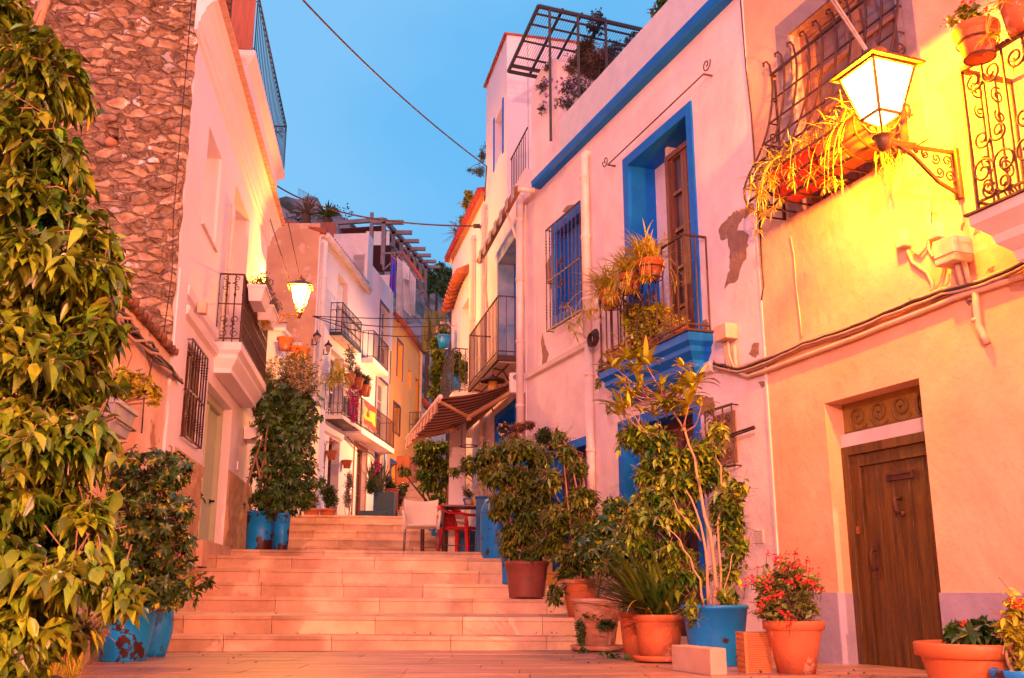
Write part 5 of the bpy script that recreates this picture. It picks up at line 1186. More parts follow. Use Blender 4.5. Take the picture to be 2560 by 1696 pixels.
b, t_ = MB(), MB(); foliage(b, t_, bl1, 2700, .068, .040, 'droop', 7, True, .38, .0020, 1.6)
s_ = MB(); base = Vector((-2.35, 3.6, -.5))
for tp in ((40, 100), (60, 350), (150, 600), (100, 850), (180, 1050), (290, 1370), (120, 1250), (200, 700), (120, 480)):
    p1 = pw('D', *tp, 3.5); stems(s_, Vector((-2.0, 3.6, p1.z - .35)), [p1], .012, .004, .04)
stems(s_, base, [Vector((-1.9, 3.6, 2.4)), Vector((-2.0, 3.7, 1.4))], .05, .02, .05)
s_.build('trunk', bark, F1r); t_.build('twig', bark, F1r); b.build('foliage', leafA, F1r)
b = MB()
# silvery plant and grass at the lower left corner
random.seed(103)
r = potted('potted_plant', 'low silvery-pink succulent with ruffled leaves at the lower left corner', pw('Z3', 440, 1540, 7.0) * 1 + Vector((-.1, 0, -.1)), .16, .13, .2, terra)
r.location.z = G0; OFF[r.name] = Vector((OFF[r.name].x, OFF[r.name].y, G0)) if False else OFF[r.name]
b, t_ = MB(), MB(); foliage(b, t_, [bl('Z3', 400, 1300, 110, 90, 6.9, .12), bl('Z3', 540, 1330, 70, 60, 6.9, .1), bl('Z3', 600, 1390, 40, 50, 6.8, .08)], 60, .055, .045, 'whorl', 6, True, .25, .003)
b.build('foliage', mat('leaf_silver', (.32, .22, .20), .6, (.20, .18, .12), 9, island=.3), r); t_.build('twig', bark, r)
b = MB()
for i in range(90):
    p = pw('Z3', random.uniform(240, 470), 1570, random.uniform(5.8, 6.8)); p.z = G0 + .02; strap(b, p, UP + rv(.4), random.uniform(.12, .3), .009, .5, 4)
o = b.build('weeds', leafD); o['kind'] = 'stuff'; o['label'] = 'tufts of yellow-green grass growing at the lower left corner of the paving'

# --- 2 variegated umbrella plants in blue pots, left
random.seed(104)
c = pw('D', 284, 1528, 8.0); c.z = G0 + .013
r = potted('potted_plant', 'large variegated umbrella plant in a chipped blue tub at the foot of the steps, left', c, .225, .17, .40, bluepot, 'bin')
bush(r, c + UP * .34, [bl('D', *a) for a in ((330, 1085, 85, 55, 8.3, .35), (400, 1090, 45, 50, 8.2, .2), (265, 1120, 70, 80, 8.4, .35), (370, 1180, 80, 70, 8.1, .35), (300, 1240, 110, 80, 8.1, .4), (400, 1270, 55, 60, 8.0, .25), (290, 1340, 100, 60, 8.0, .35), (380, 1360, 60, 45, 8.0, .25), (470, 1335, 22, 18, 8.0, .06), (445, 1365, 18, 10, 8.0, .05))],
     900, .074, .032, leafC, kind='whorl', per=7, droop=.22, fine=False, r0=.018, nst=20, tl=.9)
c = pw('D', 352, 1518, 8.55); c.z = G0 + .013
potmesh(c, .115, .10, .46, .03, 'jar'); tag(potmesh(c, .125, .10, .48, .03, 'jar').build('blue_jar', bluepot2), 'tall blue jar just behind the chipped blue tub at the foot of the steps', 'pot')
# --- 3 tall bush beside the landing
random.seed(105)
c1 = pw('D', 600, 1268, 15.3); c1.z = .59
r = potted('potted_tree', 'tall dark bush in a big peeling blue barrel beside the sage green door', c1, .215, .205, .60, bluepot3, 'bin')
bush(r, c1 + UP * .5, [bl('D', *a) for a in ((640, 1150, 60, 45, 15.2, .35), (690, 1120, 45, 60, 15.3, .3), (620, 1060, 40, 60, 15.4, .3), (670, 1020, 60, 70, 15.3, .4), (640, 930, 55, 60, 15.4, .35), (700, 960, 40, 60, 15.3, .3), (625, 960, 35, 50, 15.2, .3))],
     1200, .10, .042, leafB, kind='whorl', per=7, droop=.3, r0=.028, nst=14, tl=.8)
b, t_ = MB(), MB(); foliage(b, t_, [bl('D', *a) for a in ((640, 860, 45, 45, 15.5, .3), (690, 850, 50, 45, 15.6, .35), (615, 900, 30, 45, 15.5, .2), (720, 880, 28, 45, 15.6, .2), (680, 910, 50, 40, 15.4, .3))], 900, .05, .016, 'fan', 7, False, .2, .002); t_.build('twig', bark, r); b.build('upper_foliage', leafH, r)
b = MB(); p0 = pw('D', 575, 1180, 15.0); b.tube([c1 + UP * .5 + Vector((-.12, -.1, 0)), pw('D', 572, 1120, 15.1), pw('D', 590, 1060, 15.1), pw('D', 608, 1010, 15.2), pw('D', 585, 950, 15.3)], [.022, .02, .018, .015, .01], 7); b.tube([c1 + UP * .5, pw('D', 600, 1100, 15.1), pw('D', 590, 1050, 15.1)], [.025, .02, .018], 7); b.build('bare_stem', bark, r)
c2 = pw('D', 648, 1268, 15.1); c2.z = .59
tag(potmesh(c2, .125, .11, .56, .03, 'bin').build('blue_barrel', bluepot3), 'narrow rust-streaked blue barrel beside the big one on the landing', 'pot')
# --- 4 plants along the far row (upper landing)
random.seed(106)
def simple(zn, x, ybase, Y, zb, rt, h, pm, label, blobs, n, L, W, lm, kind='fan', pk='pot', per=5, name='potted_plant', fl=None, droop=.25, group=None, bm=barkd, r0=.008, nst=4, nfl=30, flr=.02):
    c = pw(zn, x, ybase, Y); c.z = zb
    r = potted(name, label, c, rt, rt * .78, h, pm, pk, group=group); B_ = [bl(zn, *a) for a in blobs]
    bush(r, c + UP * h * .85, B_, n, L, W, lm, bm, kind, per, droop=droop, r0=r0, nst=nst)
    if fl: blooms(r, B_, nfl, flr, fl)
    return r
def blooms(r, B_, n, s, m, name='flowers', petals=4, lo=.85, topbias=.2):
    b = MB()
    for _ in range(n):
        c, rr = random.choice(B_); p, v = rand_in(c, rr, lo); p += UP * topbias * s
        for k in range(petals):
            d = rv(1).normalized(); d = (d + v * .7 + UP * .3).normalized(); leaf(b, p, d, s, s * .8, .1)
    return b.build(name, m, r)
simple('Z5', 740, 1222, 20.2, 1.37, .16, .25, terra, 'dark leafy bush on the upper landing left of the far doorway', [(740, 1080, 65, 60, 20.2), (760, 1140, 60, 70, 20.2), (700, 1000, 25, 40, 20.2)], 330, .075, .03, leafB)
simple('Z5', 625, 1222, 19.8, 1.37, .16, .22, terra, 'pale grey-leaved shrub at the top of the upper flight, beside the big bush', [(640, 1150, 45, 60, 19.8), (600, 1160, 40, 50, 19.8)], 260, .055, .02, mat('leaf_sage', (.22, .20, .12), .6, (.30, .26, .16), 4, island=.3))
simple('Z5', 885, 1225, 22.5, 1.38, .13, .2, terra, 'tall dry straw-coloured plant left of the wooden door on the upper landing', [(890, 1000, 40, 80, 22.5), (880, 1120, 35, 90, 22.5)], 240, .06, .018, leafG)
b = MB(); p = pw('Z5', 1085, 1235, 23.0); p.z = 1.40
r = empty('planter', p, 'dark teal square planters with yucca beside the blue-framed doors up the lane', 'planter')
mm = mat('planter_teal', (.004, .055, .10), .5); b.box(p.x - .36, p.x + .22, 22.8, 23.2, 1.38, 1.80); b.build('lower_box', mm, r, bevel=.01); b = MB(); b.box(p.x - .12, p.x + .34, 23.42, 23.9, 1.38, 2.28); b.build('upper_box', mm, r, bevel=.01)
b = MB()
for i in range(70): strap(b, pw('Z5', random.uniform(1040, 1130), 1090, 23.5), UP + rv(.35), random.uniform(.4, .95), .05, .15, 5)
b.build('foliage', mat('leaf_yucca', (.22, .20, .10), .5, (.10, .12, .05), 3, island=.3), r)
b, t_ = MB(), MB(); foliage(b, t_, [bl('Z5', 1045, 1040, 35, 70, 23.2), bl('Z5', 1070, 930, 25, 40, 23.3)], 220, .08, .03, 'fan', 5); b.build('leaves', leafB, r); t_.build('twig', barkd, r); blooms(r, [bl('Z5', 1085, 910, 30, 35, 23.2)], 26, .06, flpink)
simple('Z5', 1190, 1235, 24.5, 1.6, .18, .85, terra, 'tall tapered terracotta pot with scrubby plant by the little upper steps', [(1190, 1050, 50, 55, 24.5), (1170, 1000, 35, 40, 24.5), (1240, 1090, 50, 50, 24.8)], 420, .075, .025, leafH, fl=flpink, nfl=16, flr=.05)
simple('Z5', 1270, 1200, 27.5, 2.2, .2, .3, terra, 'loose reddish shrub against the brown wall up the lane', [(1290, 1070, 70, 60, 27), (1240, 1140, 50, 45, 26.5)], 380, .08, .03, leafH)
# --- 5 ficus behind the white chair
random.seed(107)
c = pw('R2', 330, 930, 18.3); c.z = 1.05
r = potted('potted_tree', 'slender ficus in a blue pot behind the white and red chairs', c, .20, .16, .40, bluepot2)
bush(r, c + UP * .3, [bl('R2', *a) for a in ((260, 480, 110, 60, 18.3, .4), (360, 480, 60, 50, 18.3, .3), (260, 570, 120, 70, 18.3, .4), (350, 620, 70, 80, 18.3, .3), (250, 680, 90, 60, 18.2, .3), (90, 655, 60, 25, 18.2, .15), (390, 730, 50, 60, 18.3, .2), (270, 760, 90, 40, 18.2, .3), (350, 830, 90, 40, 18.0, .3))], 1100, .085, .036, leafA, barkd, 'droop', 6, droop=.3, r0=.03, nst=9)
c = pw('R2', 345, 960, 17.6); c.z = .95
tag(potmesh(c, .15, .14, .35, .03, 'jar').build('blue_jar', bluepot2), 'squat blue jar in front of the ficus pot behind the chairs', 'pot')
c = pw('R2', 265, 905, 18.8); c.z = 1.3; tag(potmesh(c, .12, .09, .3, .03).build('terracotta_pot', terra), 'orange terracotta pot left of the blue ficus pot behind the chairs', 'pot')
# --- 6 big ficus over the brown pot
random.seed(108)
c = pw('R2', 960, 1568, 11.75); c.z = .09
c.z = -.05
r = potted('potted_tree', 'big spreading ficus in a square-shouldered brown pot at the right end of the steps', c, .245, .20, .40, brownpot, 'bin', rim=.05)
bush(r, c + UP * .33, [bl('R2', *a) for a in ((880, 500, 180, 100, 12.0, .4), (700, 540, 110, 80, 12.0, .35), (560, 600, 80, 70, 12.0, .3), (450, 650, 40, 25, 12, .1), (1040, 560, 100, 100, 12, .35), (760, 680, 150, 100, 11.9, .4), (960, 720, 170, 120, 11.9, .4), (1080, 800, 70, 120, 11.8, .3), (860, 850, 170, 90, 11.8, .4), (1000, 960, 150, 110, 11.8, .4), (900, 1080, 130, 110, 11.8, .35), (1060, 1130, 80, 90, 11.7, .3), (850, 1200, 90, 90, 11.8, .25), (990, 1250, 90, 70, 11.7, .25), (760, 950, 80, 50, 11.8, .2))],
     2300, .082, .036, leafH, bark, 'droop', 7, droop=.3, r0=.020, nst=15, wob=.07)
c = pw('R2', 840, 1470, 12.2); c.z = .1; tag(potmesh(c, .10, .09, .42, .02, 'bin').build('blue_pot', bluepot2), 'slim blue pot peeking out left of the brown pot on the steps', 'pot')
# flowering shrubs and planters behind it
simple('R2', 800, 420, 13.9, 1.75, .12, .3, bluepot2, 'white-flowered bush in front of the small blue doorway under the awning', [(800, 350, 45, 45, 13.8, .2)], 200, .05, .015, leafH, fl=flwht, nfl=30, flr=.03)
r = simple('R2', 950, 440, 12.9, 1.55, .15, .28, bluepot2, 'reddish heather in a blue pot fixed beside the drainpipe', [(900, 340, 70, 35, 12.8, .2), (980, 320, 50, 25, 12.8, .2), (860, 400, 50, 30, 12.8, .2)], 330, .045, .016, mat('leaf_reddish', (.26, .07, .05), .6, (.16, .10, .03), 3, island=.4))
simple('R2', 1090, 470, 12.6, 1.35, .1, .2, bluepot2, 'dark green leafy plant high beside the drainpipe, right of the heather', [(1080, 400, 60, 60, 12.6, .2), (1130, 450, 40, 30, 12.5, .15)], 160, .08, .035, leafB)
# --- 7 ficus in terracotta pot in front of the blue door
random.seed(109)
c = pw('R3', 240, 1300, 10.3); c.z = G0 + .25
b = MB(); b.box(c.x - .35, c.x + .5, 10.0, 10.9, G0, G0 + .25); tag(struct(b.build('plinth_block', stone)), 'low stone block under the terracotta pots', 'block')
r = potted('potted_tree', 'leggy ficus in a terracotta pot in front of the left blue street door', c, .20, .13, .40, terra)
bush(r, c + UP * .33, [bl('R3', *a) for a in ((110, 215, 28, 45, 10.8, .15), (150, 300, 60, 60, 10.7, .2), (210, 380, 60, 60, 10.7, .2), (60, 450, 70, 70, 10.8, .25), (230, 560, 110, 80, 10.6, .3), (100, 660, 110, 90, 10.7, .35), (250, 720, 120, 90, 10.5, .3), (80, 800, 90, 80, 10.7, .3), (190, 880, 120, 70, 10.4, .3), (160, 980, 60, 50, 10.4, .2), (90, 1090, 45, 60, 10.2, .15))],
     1500, .080, .036, leafH, bark, 'droop', 6, droop=.3, r0=.018, nst=10, wob=.06)
# --- 8 umbrella plant
random.seed(110)
c = pw('R3', 325, 1425, 9.3); c.z = G0 + .03
r = potted('potted_plant', 'tall variegated umbrella plant in a weathered clay pot on a saucer', c, .225, .15, .44, terra2, saucer=True)
bush(r, c + UP * .4, [bl('R3', *a) for a in ((430, 610, 80, 60, 9.9, .25), (400, 720, 110, 70, 9.8, .3), (300, 820, 110, 60, 9.8, .3), (430, 840, 100, 80, 9.7, .3), (330, 920, 90, 50, 9.7, .25), (480, 930, 70, 60, 9.7, .25), (560, 900, 60, 70, 9.9, .25))], 620, .085, .034, leafC, barkd, 'whorl', 7, droop=.25, r0=.014, nst=8)
b, t_ = MB(), MB(); foliage(b, t_, [bl('R3', 300, 1210, 75, 35, 9.2, .15), bl('R3', 370, 1260, 60, 35, 9.1, .12), bl('R3', 230, 1300, 30, 80, 9.15, .05), bl('R3', 240, 1410, 25, 25, 9.0, .05)], 260, .035, .028, 'fan', 5); b.build('trailing_leaves', mat('leaf_fresh', (.06, .14, .03), .5, island=.35), r); t_.build('trailing_stem', barkd, r)
# --- 9 clivia
random.seed(111)
c = pw('R3', 545, 1445, 8.35); c.z = G0 + .013; tag(potmesh(c, .135, .10, .36, .03).build('terracotta_pot', terra), 'smaller terracotta pot tucked behind the clivia pot', 'pot')
c = pw('R3', 675, 1480, 7.85); c.z = G0 + .03
r = potted('potted_plant', 'clivia with arching strap leaves in a terracotta pot on a saucer', c, .185, .145, .33, terra, saucer=True, rim=.035)
b = MB()
for i in range(170):
    a = random.uniform(2.2, 4.3) if random.random() < .6 else random.uniform(0, 6.28); e = random.uniform(.25, 1.1) if random.random() < .85 else 1.4
    d = Vector((math.cos(a) * math.cos(e), math.sin(a) * math.cos(e) * .6, math.sin(e)))
    strap(b, c + Vector((random.uniform(-.1, .1), random.uniform(-.08, .08), .30)), d, random.uniform(.35, .82), .042, random.uniform(.25, .8), 8)
b.build('foliage', leafF, r); b = MB()
for i in range(14): strap(b, c + Vector((random.uniform(-.1, .1), random.uniform(-.1, .06), .30)), UP + rv(.5), random.uniform(.08, .2), .035, .3, 4)
strap(b, c + Vector((-.06, -.12, .32)), Vector((-.5, -.5, .9)), .4, .016, 2.2, 9); b.build('dry_leaves', leafE, r)
# --- 10 tall ficus in the blue tub
random.seed(112)
c = pw('R3', 998, 1500, 7.55); c.z = G0 + .013
r = potted('potted_tree', 'tall yellow-lit ficus with pale stems in a big chipped blue tub', c, .235, .185, .42, bluepot2, 'bin', rim=.03)
s_ = MB(); cb = c + UP * .36
def pth(pts, r0, r1, zn='R3'):
    P = [pw(zn, x, y, Y) for x, y, Y in pts]; P[0] = cb + (P[0] - cb) * .3 if False else P[0]; out = []
    for i in range(len(P) - 1):
        for t in (0, .5): out.append(P[i].lerp(P[i + 1], t) + rv(.006))
    out.append(P[-1]); n = len(out); s_.tube(out, [.62 * (r0 + (r1 - r0) * i / (n - 1)) for i in range(n)], 8)
pth([(985, 1190, 7.5), (990, 1050, 7.5), (975, 850, 7.55), (930, 650, 7.6), (900, 480, 7.7), (870, 330, 7.8), (820, 180, 7.9), (760, 80, 8.0), (720, 0, 8.1)], .026, .010)
pth([(950, 1190, 7.5), (945, 1000, 7.5), (935, 850, 7.5), (900, 700, 7.6), (850, 550, 7.7), (780, 430, 7.8), (700, 300, 7.9), (600, 200, 8.0)], .020, .006)
pth([(925, 1180, 7.45), (895, 1010, 7.5), (840, 890, 7.5), (790, 800, 7.55), (740, 740, 7.6), (650, 700, 7.65)], .015, .005)
pth([(910, 800, 7.6), (850, 700, 7.6), (770, 620, 7.6), (750, 560, 7.6)], .014, .006)
pth([(1010, 1190, 7.5), (1020, 950, 7.55), (1000, 700, 7.6), (1030, 520, 7.7), (1020, 380, 7.8), (990, 280, 7.9), (900, 170, 8.0)], .016, .007)
pth([(1030, 1180, 7.5), (1060, 950, 7.5), (1110, 820, 7.55), (1140, 700, 7.6)], .009, .003)
s_.build('stem', mat('bark_pale', (.50, .30, .18), .8, (.38, .22, .13), 6, .4, 30), r)
b, t_ = MB(), MB(); foliage(b, t_, [bl('R3', *a) for a in ((620, 230, 150, 100, 8.1, .25), (500, 200, 70, 45, 8.1, .12), (740, 340, 190, 90, 8.0, .25), (590, 430, 70, 80, 8.0, .15), (780, 470, 180, 100, 7.9, .25), (640, 560, 130, 90, 7.9, .25), (550, 680, 100, 90, 7.8, .2), (720, 670, 190, 90, 7.8, .25), (560, 790, 90, 70, 7.8, .15), (1050, 600, 100, 110, 7.7, .2), (1060, 720, 100, 110, 7.7, .2), (1100, 830, 65, 80, 7.6, .12), (720, 870, 160, 80, 7.8, .2), (830, 990, 120, 80, 7.7, .18), (700, 1010, 120, 80, 7.9, .2), (1060, 960, 55, 90, 7.6, .1), (1060, 1110, 40, 70, 7.5, .08), (1110, 500, 55, 50, 7.7, .1), (860, 1170, 60, 25, 7.4, .08), (920, 300, 100, 90, 8.0, .2), (960, 420, 110, 80, 8.0, .2), (1000, 180, 60, 60, 7.9, .1))],
    2600, .062, .035, 'droop', 5, True, .36, .0018, 2.1); t_.build('twig', bark, r); b.build('foliage', leafA, r)
# upper crown: long lance leaves in rosettes (R1 pixels)
b = MB(); t_ = MB()
nodes = [pw('R3', *a) for a in ((720, 0, 8.1), (820, 180, 7.9), (900, 170, 8.0), (600, 200, 8.0), (700, 300, 7.9), (870, 330, 7.8))]
ros = [(1290, 1180, 8.3, 13, .26), (1400, 1210, 8.2, 12, .22), (1340, 1260, 8.3, 12, .22), (1240, 1500, 8.2, 14, .26), (1300, 1440, 8.2, 10, .2), (1640, 1220, 7.9, 12, .13), (1700, 1350, 7.8, 15, .22), (1740, 1330, 7.8, 13, .22), (1680, 1470, 7.8, 14, .18), (1600, 1390, 7.9, 12, .14), (1500, 1470, 8.0, 12, .16), (1560, 1520, 8.0, 10, .16), (1200, 1230, 8.3, 10, .22), (1360, 1340, 8.1, 12, .14), (1760, 1480, 7.8, 10, .15)]
ros += [(random.uniform(1180, 1780), random.uniform(1300, 1560), random.uniform(7.8, 8.3), 9, .13) for _ in range(22)]
for x, y, Y, k, L in ros:
    p = pw('R1', x, y, Y); nd = min(nodes, key=lambda n_: (n_ - p).length); m_ = p.lerp(nd, .5) + UP * -.06 + rv(.03)
    t_.tube([p, p.lerp(m_, .6) + UP * -.02, m_, nd], [.004, .005, .006, .008], 5)
    for i in range(k):
        d = rv(1); d.z = abs(d.z) * .8 + .1; strap(b, p, d, L * random.uniform(.7, 1.25), .052 if L > .15 else .036, random.uniform(.4, 1.3), 5)
b.build('upper_leaves', leafD, r); t_.build('branch', bark, r)
# --- 12 crown of thorns with red flowers
random.seed(113)
c = pw('R6', 510, 1570, 6.8); c.z = G0 + .013 - .09; c.z = G0 + .013
r = potted('potted_plant', 'round bush of small red flowers in a smooth orange pot beside the hollow brick', c, .185, .12, .33, terra, rim=.04)
B_ = [bl('R6', *a) for a in ((440, 1020, 110, 80, 6.8, .2), (350, 1080, 80, 70, 6.8, .2), (560, 1080, 80, 70, 6.8, .2), (450, 1160, 170, 80, 6.8, .25), (380, 1220, 90, 60, 6.8, .2), (560, 1200, 85, 60, 6.8, .2))]
bush(r, c + UP * .28, B_, 260, .058, .034, mat('leaf_bright', (.10, .15, .02), .42, (.22, .22, .03), 3, island=.35), mat('stem_thorny', (.24, .14, .10), .9, (.14, .08, .06), 8), 'fan', 5, fine=False, droop=.15, r0=.016, nst=14, wob=.03, twr=.003)
b = MB(); t_ = MB()
spots = [(355, 915), (395, 935), (425, 950), (455, 915), (500, 912), (405, 985), (370, 1030), (345, 1050), (300, 990), (290, 1040), (237, 1043), (235, 1085), (272, 1050), (470, 960), (495, 985), (535, 985), (515, 1045), (480, 1070), (575, 1000), (590, 1060), (620, 1012), (565, 1050), (640, 1105), (445, 1005), (380, 1070), (435, 1130), (400, 1130), (365, 1145), (335, 1155), (318, 1180), (315, 1205), (430, 1215), (465, 1240), (475, 1285), (500, 1265), (560, 950), (600, 1090), (450, 1060), (360, 1100), (415, 930), (545, 1070), (400, 960), (520, 960)]
for x, y in spots:
    p = pw('R6', x + random.uniform(-5, 5), y, random.uniform(6.5, 6.7)); t_.tube([p, p + Vector((0, .05, -.08))], .002, 3)
    for k in range(random.randint(4, 8)):
        q0 = p + rv(.011)
        for m in range(2): leaf(b, q0, rv(1) + Vector((0, -.4, .6)), .017, .017, .1)
b.build('flowers', flred, r); t_.build('flower_stalks', leafB, r)
# --- 13 big pot at the right corner
random.seed(114)
c = pw('R6', 1500, 1568, 5.6); c.z = -.62
r = potted('potted_plant', 'wide orange bowl pot with dark leaves cut by the right edge', Vector((c.x, 5.62, c.z)), .315, .24, .36, mat('terracotta_bright', (.64, .17, .05), .5, (.56, .14, .045), 4, .08, 20), rim=.05)
cc = Vector((c.x, 5.62, -.32))
b = MB(); t_ = MB(); foliage(b, t_, [bl('R6', 1400, 1330, 90, 40, 5.55, .12), bl('R6', 1530, 1320, 90, 45, 5.6, .12)], 60, .075, .034, 'whorl', 8, True, .15, .003, .7); b.build('foliage', leafB, r); t_.build('twig', barkd, r)
b = MB(); 
for x, y in ((1385, 1285), (1395, 1280), (1590, 1275)): 
    for k in range(6): leaf(b, pw('R6', x, y, 5.4) + rv(.008), rv(1) + UP, .018, .016)
b.build('flowers', flred, r)
c = pw('R6', 1720, 1568, 5.2); c.z = -.75
r = potted('potted_plant', 'bright yellow-green bush with red flowers in a blue pot, right edge', c, .16, .12, .38, bluepot2)
B_ = [bl('R6', *a) for a in ((1680, 1200, 55, 60, 5.2, .1), (1640, 1310, 60, 50, 5.2, .1), (1700, 1350, 60, 60, 5.2, .1), (1690, 1500, 40, 60, 5.2, .1))]
bush(r, c + UP * .35, B_, 100, .06, .032, leafD, kind='fan', fine=True, per=6); b = MB()
for x, y in ((1640, 1165), (1675, 1185), (1655, 1190), (1690, 1160), (1690, 1190)):
    for k in range(8): leaf(b, pw('R6', x, y, 5.05) + rv(.01), rv(1) + Vector((0, -.4, .5)), .018, .018)
b.build('flowers', flred, r)
# ================================================================== plants on balconies, ledges and roofs
def spider(b, c, rad, n, L=.28, W=.012, runners=6, face=None, dr=1.0):
    for i in range(n):
        d = rv(1); d.z = abs(d.z) * .9 + .25
        if face: d += face * .6
        strap(b, c + rv(rad * .35), d, L * random.uniform(.6, 1.2), W, dr * random.uniform(.6, 1.3), 5)
    for i in range(runners):
        d = rv(1); d.z = .2
        if face: d += face
        p = c.copy(); d.normalize(); dd = d.copy(); pts = [p.copy()]
        for k in range(8): p = p + dd * .05; dd = (dd + Vector((0, 0, -.38))).normalized(); pts.append(p.copy())
        b.tube(pts, .0022, 3, False)
        for k in range(12): e = rv(1); e.z = e.z * .5; strap(b, p, e, random.uniform(.06, .12), .009, 1.2, 4)
random.seed(201)
# blue balcony: three hanging pots
for (x, y, rt, lab, nn) in ((1425, 610, .13, 'upper terracotta pot with a tousled spider plant hooked on the blue balcony rail', 260), (1300, 700, .12, 'middle terracotta spider plant pot hooked on the blue balcony rail', 150), (1165, 800, .12, 'lower left terracotta pot with long spider plant strands on the blue balcony rail', 230)):
    c = RA.hit('R1', x, y, .36); c.z -= .06
    r = potted('hanging_pot', lab, c, rt, rt * .72, .19, terra, group='spider plants on the blue balcony')
    b = MB(); 
    for rr, dz in ((rt * 1.08, .11), (rt * .95, .0)): b.tube(spiral(c + UP * dz, Vector((1, 0, 0)), Vector((0, 1, 0)), rr, rr, 1, n=20), .006, 5)
    for a in range(4): b.tube([c + Vector((math.cos(a * 1.57), math.sin(a * 1.57), 0)) * rt * 1.08 + UP * .11, c + Vector((math.cos(a * 1.57), math.sin(a * 1.57), 0)) * rt * .95], .005, 5)
    b.build('wire_holder', ironr, r)
    b = MB(); spider(b, c + UP * .2, rt * 1.4, nn, .32, .015, 14, face=Vector((-.9, -.3, 0))); b.build('foliage', leafE, r)
b = MB(); r = empty('hanging_plant', RA.hit('R1', 960, 850, .3), 'dangling spider plant runners left of the blue balcony, in front of the wall', 'plant')
for x0, y0, x1, y1 in ((1060, 740, 880, 830), (1080, 760, 960, 930), (1100, 780, 985, 880), (1050, 720, 940, 1000), (1070, 700, 900, 940)):
    p0, p1 = RA.hit('R1', x0, y0, .3), RA.hit('R1', x1, y1, .28); m = p0.lerp(p1, .5) + UP * .1
    b.tube([qb(p0, m + UP * .1, p1, t / 8) for t in range(9)], .003, 3, False)
    for k in range(30): e = rv(1); e.z *= .6; strap(b, p1 + rv(.02), e, random.uniform(.08, .17), .011, 1.1, 4)
b.build('foliage', leafE, r)
# jade bushes on the balcony floor
B_ = [(RA.hit('R1', x, y, .17), Vector((a, .09, c_))) for x, y, a, c_ in ((1290, 880, .12, .13), (1380, 860, .14, .12), (1340, 960, .16, .14), (1400, 1030, .14, .16), (1370, 1110, .11, .11), (1460, 930, .14, .12), (1500, 860, .12, .10))]
r = potted('potted_plant', 'bushy yellow-green jade plant spilling over the blue balcony floor', RA.pt(3.9, 2.385, .13), .10, .08, .15, brownpot)
b, t_ = MB(), MB(); foliage(b, t_, B_, 520, .048, .042, 'fan', 6, False, .1, .003); b.build('foliage', leafD, r); t_.build('twig', bark, r)
B_ = [(RA.hit('R1', x, y, .14), Vector((a, .08, c_))) for x, y, a, c_ in ((1560, 960, .14, .11), (1620, 940, .10, .08), (1540, 900, .08, .08))]
r = potted('potted_plant', 'smaller orange-tinged plant at the right end of the blue balcony floor', RA.pt(4.5, 2.385, .12), .09, .07, .12, brownpot)
b, t_ = MB(), MB(); foliage(b, t_, B_, 160, .035, .014, 'fan', 6, False, .2, .002); b.build('foliage', leafE, r); t_.build('twig', bark, r)
r = empty('planter', RA.pt(3.3, 2.385, .12), 'brown plastic trough at the left end of the blue balcony floor', 'planter')
b = MB(); b.wbox(RA, 3.05, 3.62, 2.385, 2.58, .03, .21); b.wbox(RA, 3.03, 3.64, 2.56, 2.60, .02, .22); b.build('trough', brownpot, r, bevel=.006)
b = MB(); spider(b, RA.pt(3.35, 2.6, .12), .12, 26, .22, .01, 0); b.build('foliage', leafD, r)
r = empty('hanging_plant', RA.hit('R1', 1090, 1250, .2), 'small trailing succulent hanging from the left corner of the blue balcony', 'plant')
b, t_ = MB(), MB(); foliage(b, t_, [(RA.hit('R1', x, y, .2), Vector((.05, .05, .09))) for x, y in ((1105, 1200), (1095, 1270), (1085, 1330), (1150, 1500))], 70, .03, .024, 'fan', 5); b.build('foliage', leafA, r); t_.build('twig', bark, r)
# caged window boxes and plants
random.seed(203)
redm = mat('red_trough', (.62, .03, .015), .45, (.5, .02, .012), 4)
for s0, s1, mm, lab, nn in ((6.32, 6.86, redm, 'red plastic trough in the left part of the window cage', 230), (6.92, 7.55, mat('orange_trough', (.55, .10, .03), .5, (.45, .08, .02), 4), 'orange trough with a carved side in the right part of the window cage', 120)):
    r = empty('window_box', RA.pt((s0 + s1) / 2, 3.1, .2), lab, 'planter', 'troughs in the window cage')
    b = MB(); b.hexa([RA.pt(s0 + .03, 3.10, .07), RA.pt(s1 - .03, 3.10, .07), RA.pt(s1 - .03, 3.10, .26), RA.pt(s0 + .03, 3.10, .26), RA.pt(s0, 3.33, .03), RA.pt(s1, 3.33, .03), RA.pt(s1, 3.33, .30), RA.pt(s0, 3.33, .30)])
    b.wbox(RA, s0 - .01, s1 + .01, 3.31, 3.345, .02, .31); b.build('trough', mm, r, bevel=.008)
    b = MB()
    for i in range(nn): strap(b, RA.pt(random.uniform(s0 - .15, s1), 3.33, random.uniform(.08, .3)), RA.n * random.uniform(-.1, .8) + rv(.5) + UP * .7, random.uniform(.15, .33), .011, random.uniform(.7, 1.8), 6)
    for i in range(15 if s0 < 6.5 else 9):
        p = RA.pt(random.uniform(s0 - .1, s1), 3.36, .3); dd = (RA.n * .8 + rv(.4)).normalized(); pts = [p.copy()]
        for k in range(random.randint(6, 11)): p = p + dd * .055; dd = (dd + Vector((0, 0, -.4))).normalized(); pts.append(p.copy())
        b.tube(pts, .0025, 3, False)
        for k in range(14): e = rv(1); e.z = e.z * .5; strap(b, p, e, random.uniform(.06, .13), .010, 1.4, 4)
    b.build('foliage', leafE, r)
r = empty('hanging_plant', RA.pt(7.5, 3.05, .1), 'wispy spider plant strands hanging below the right corner of the window cage', 'plant')
b = MB()
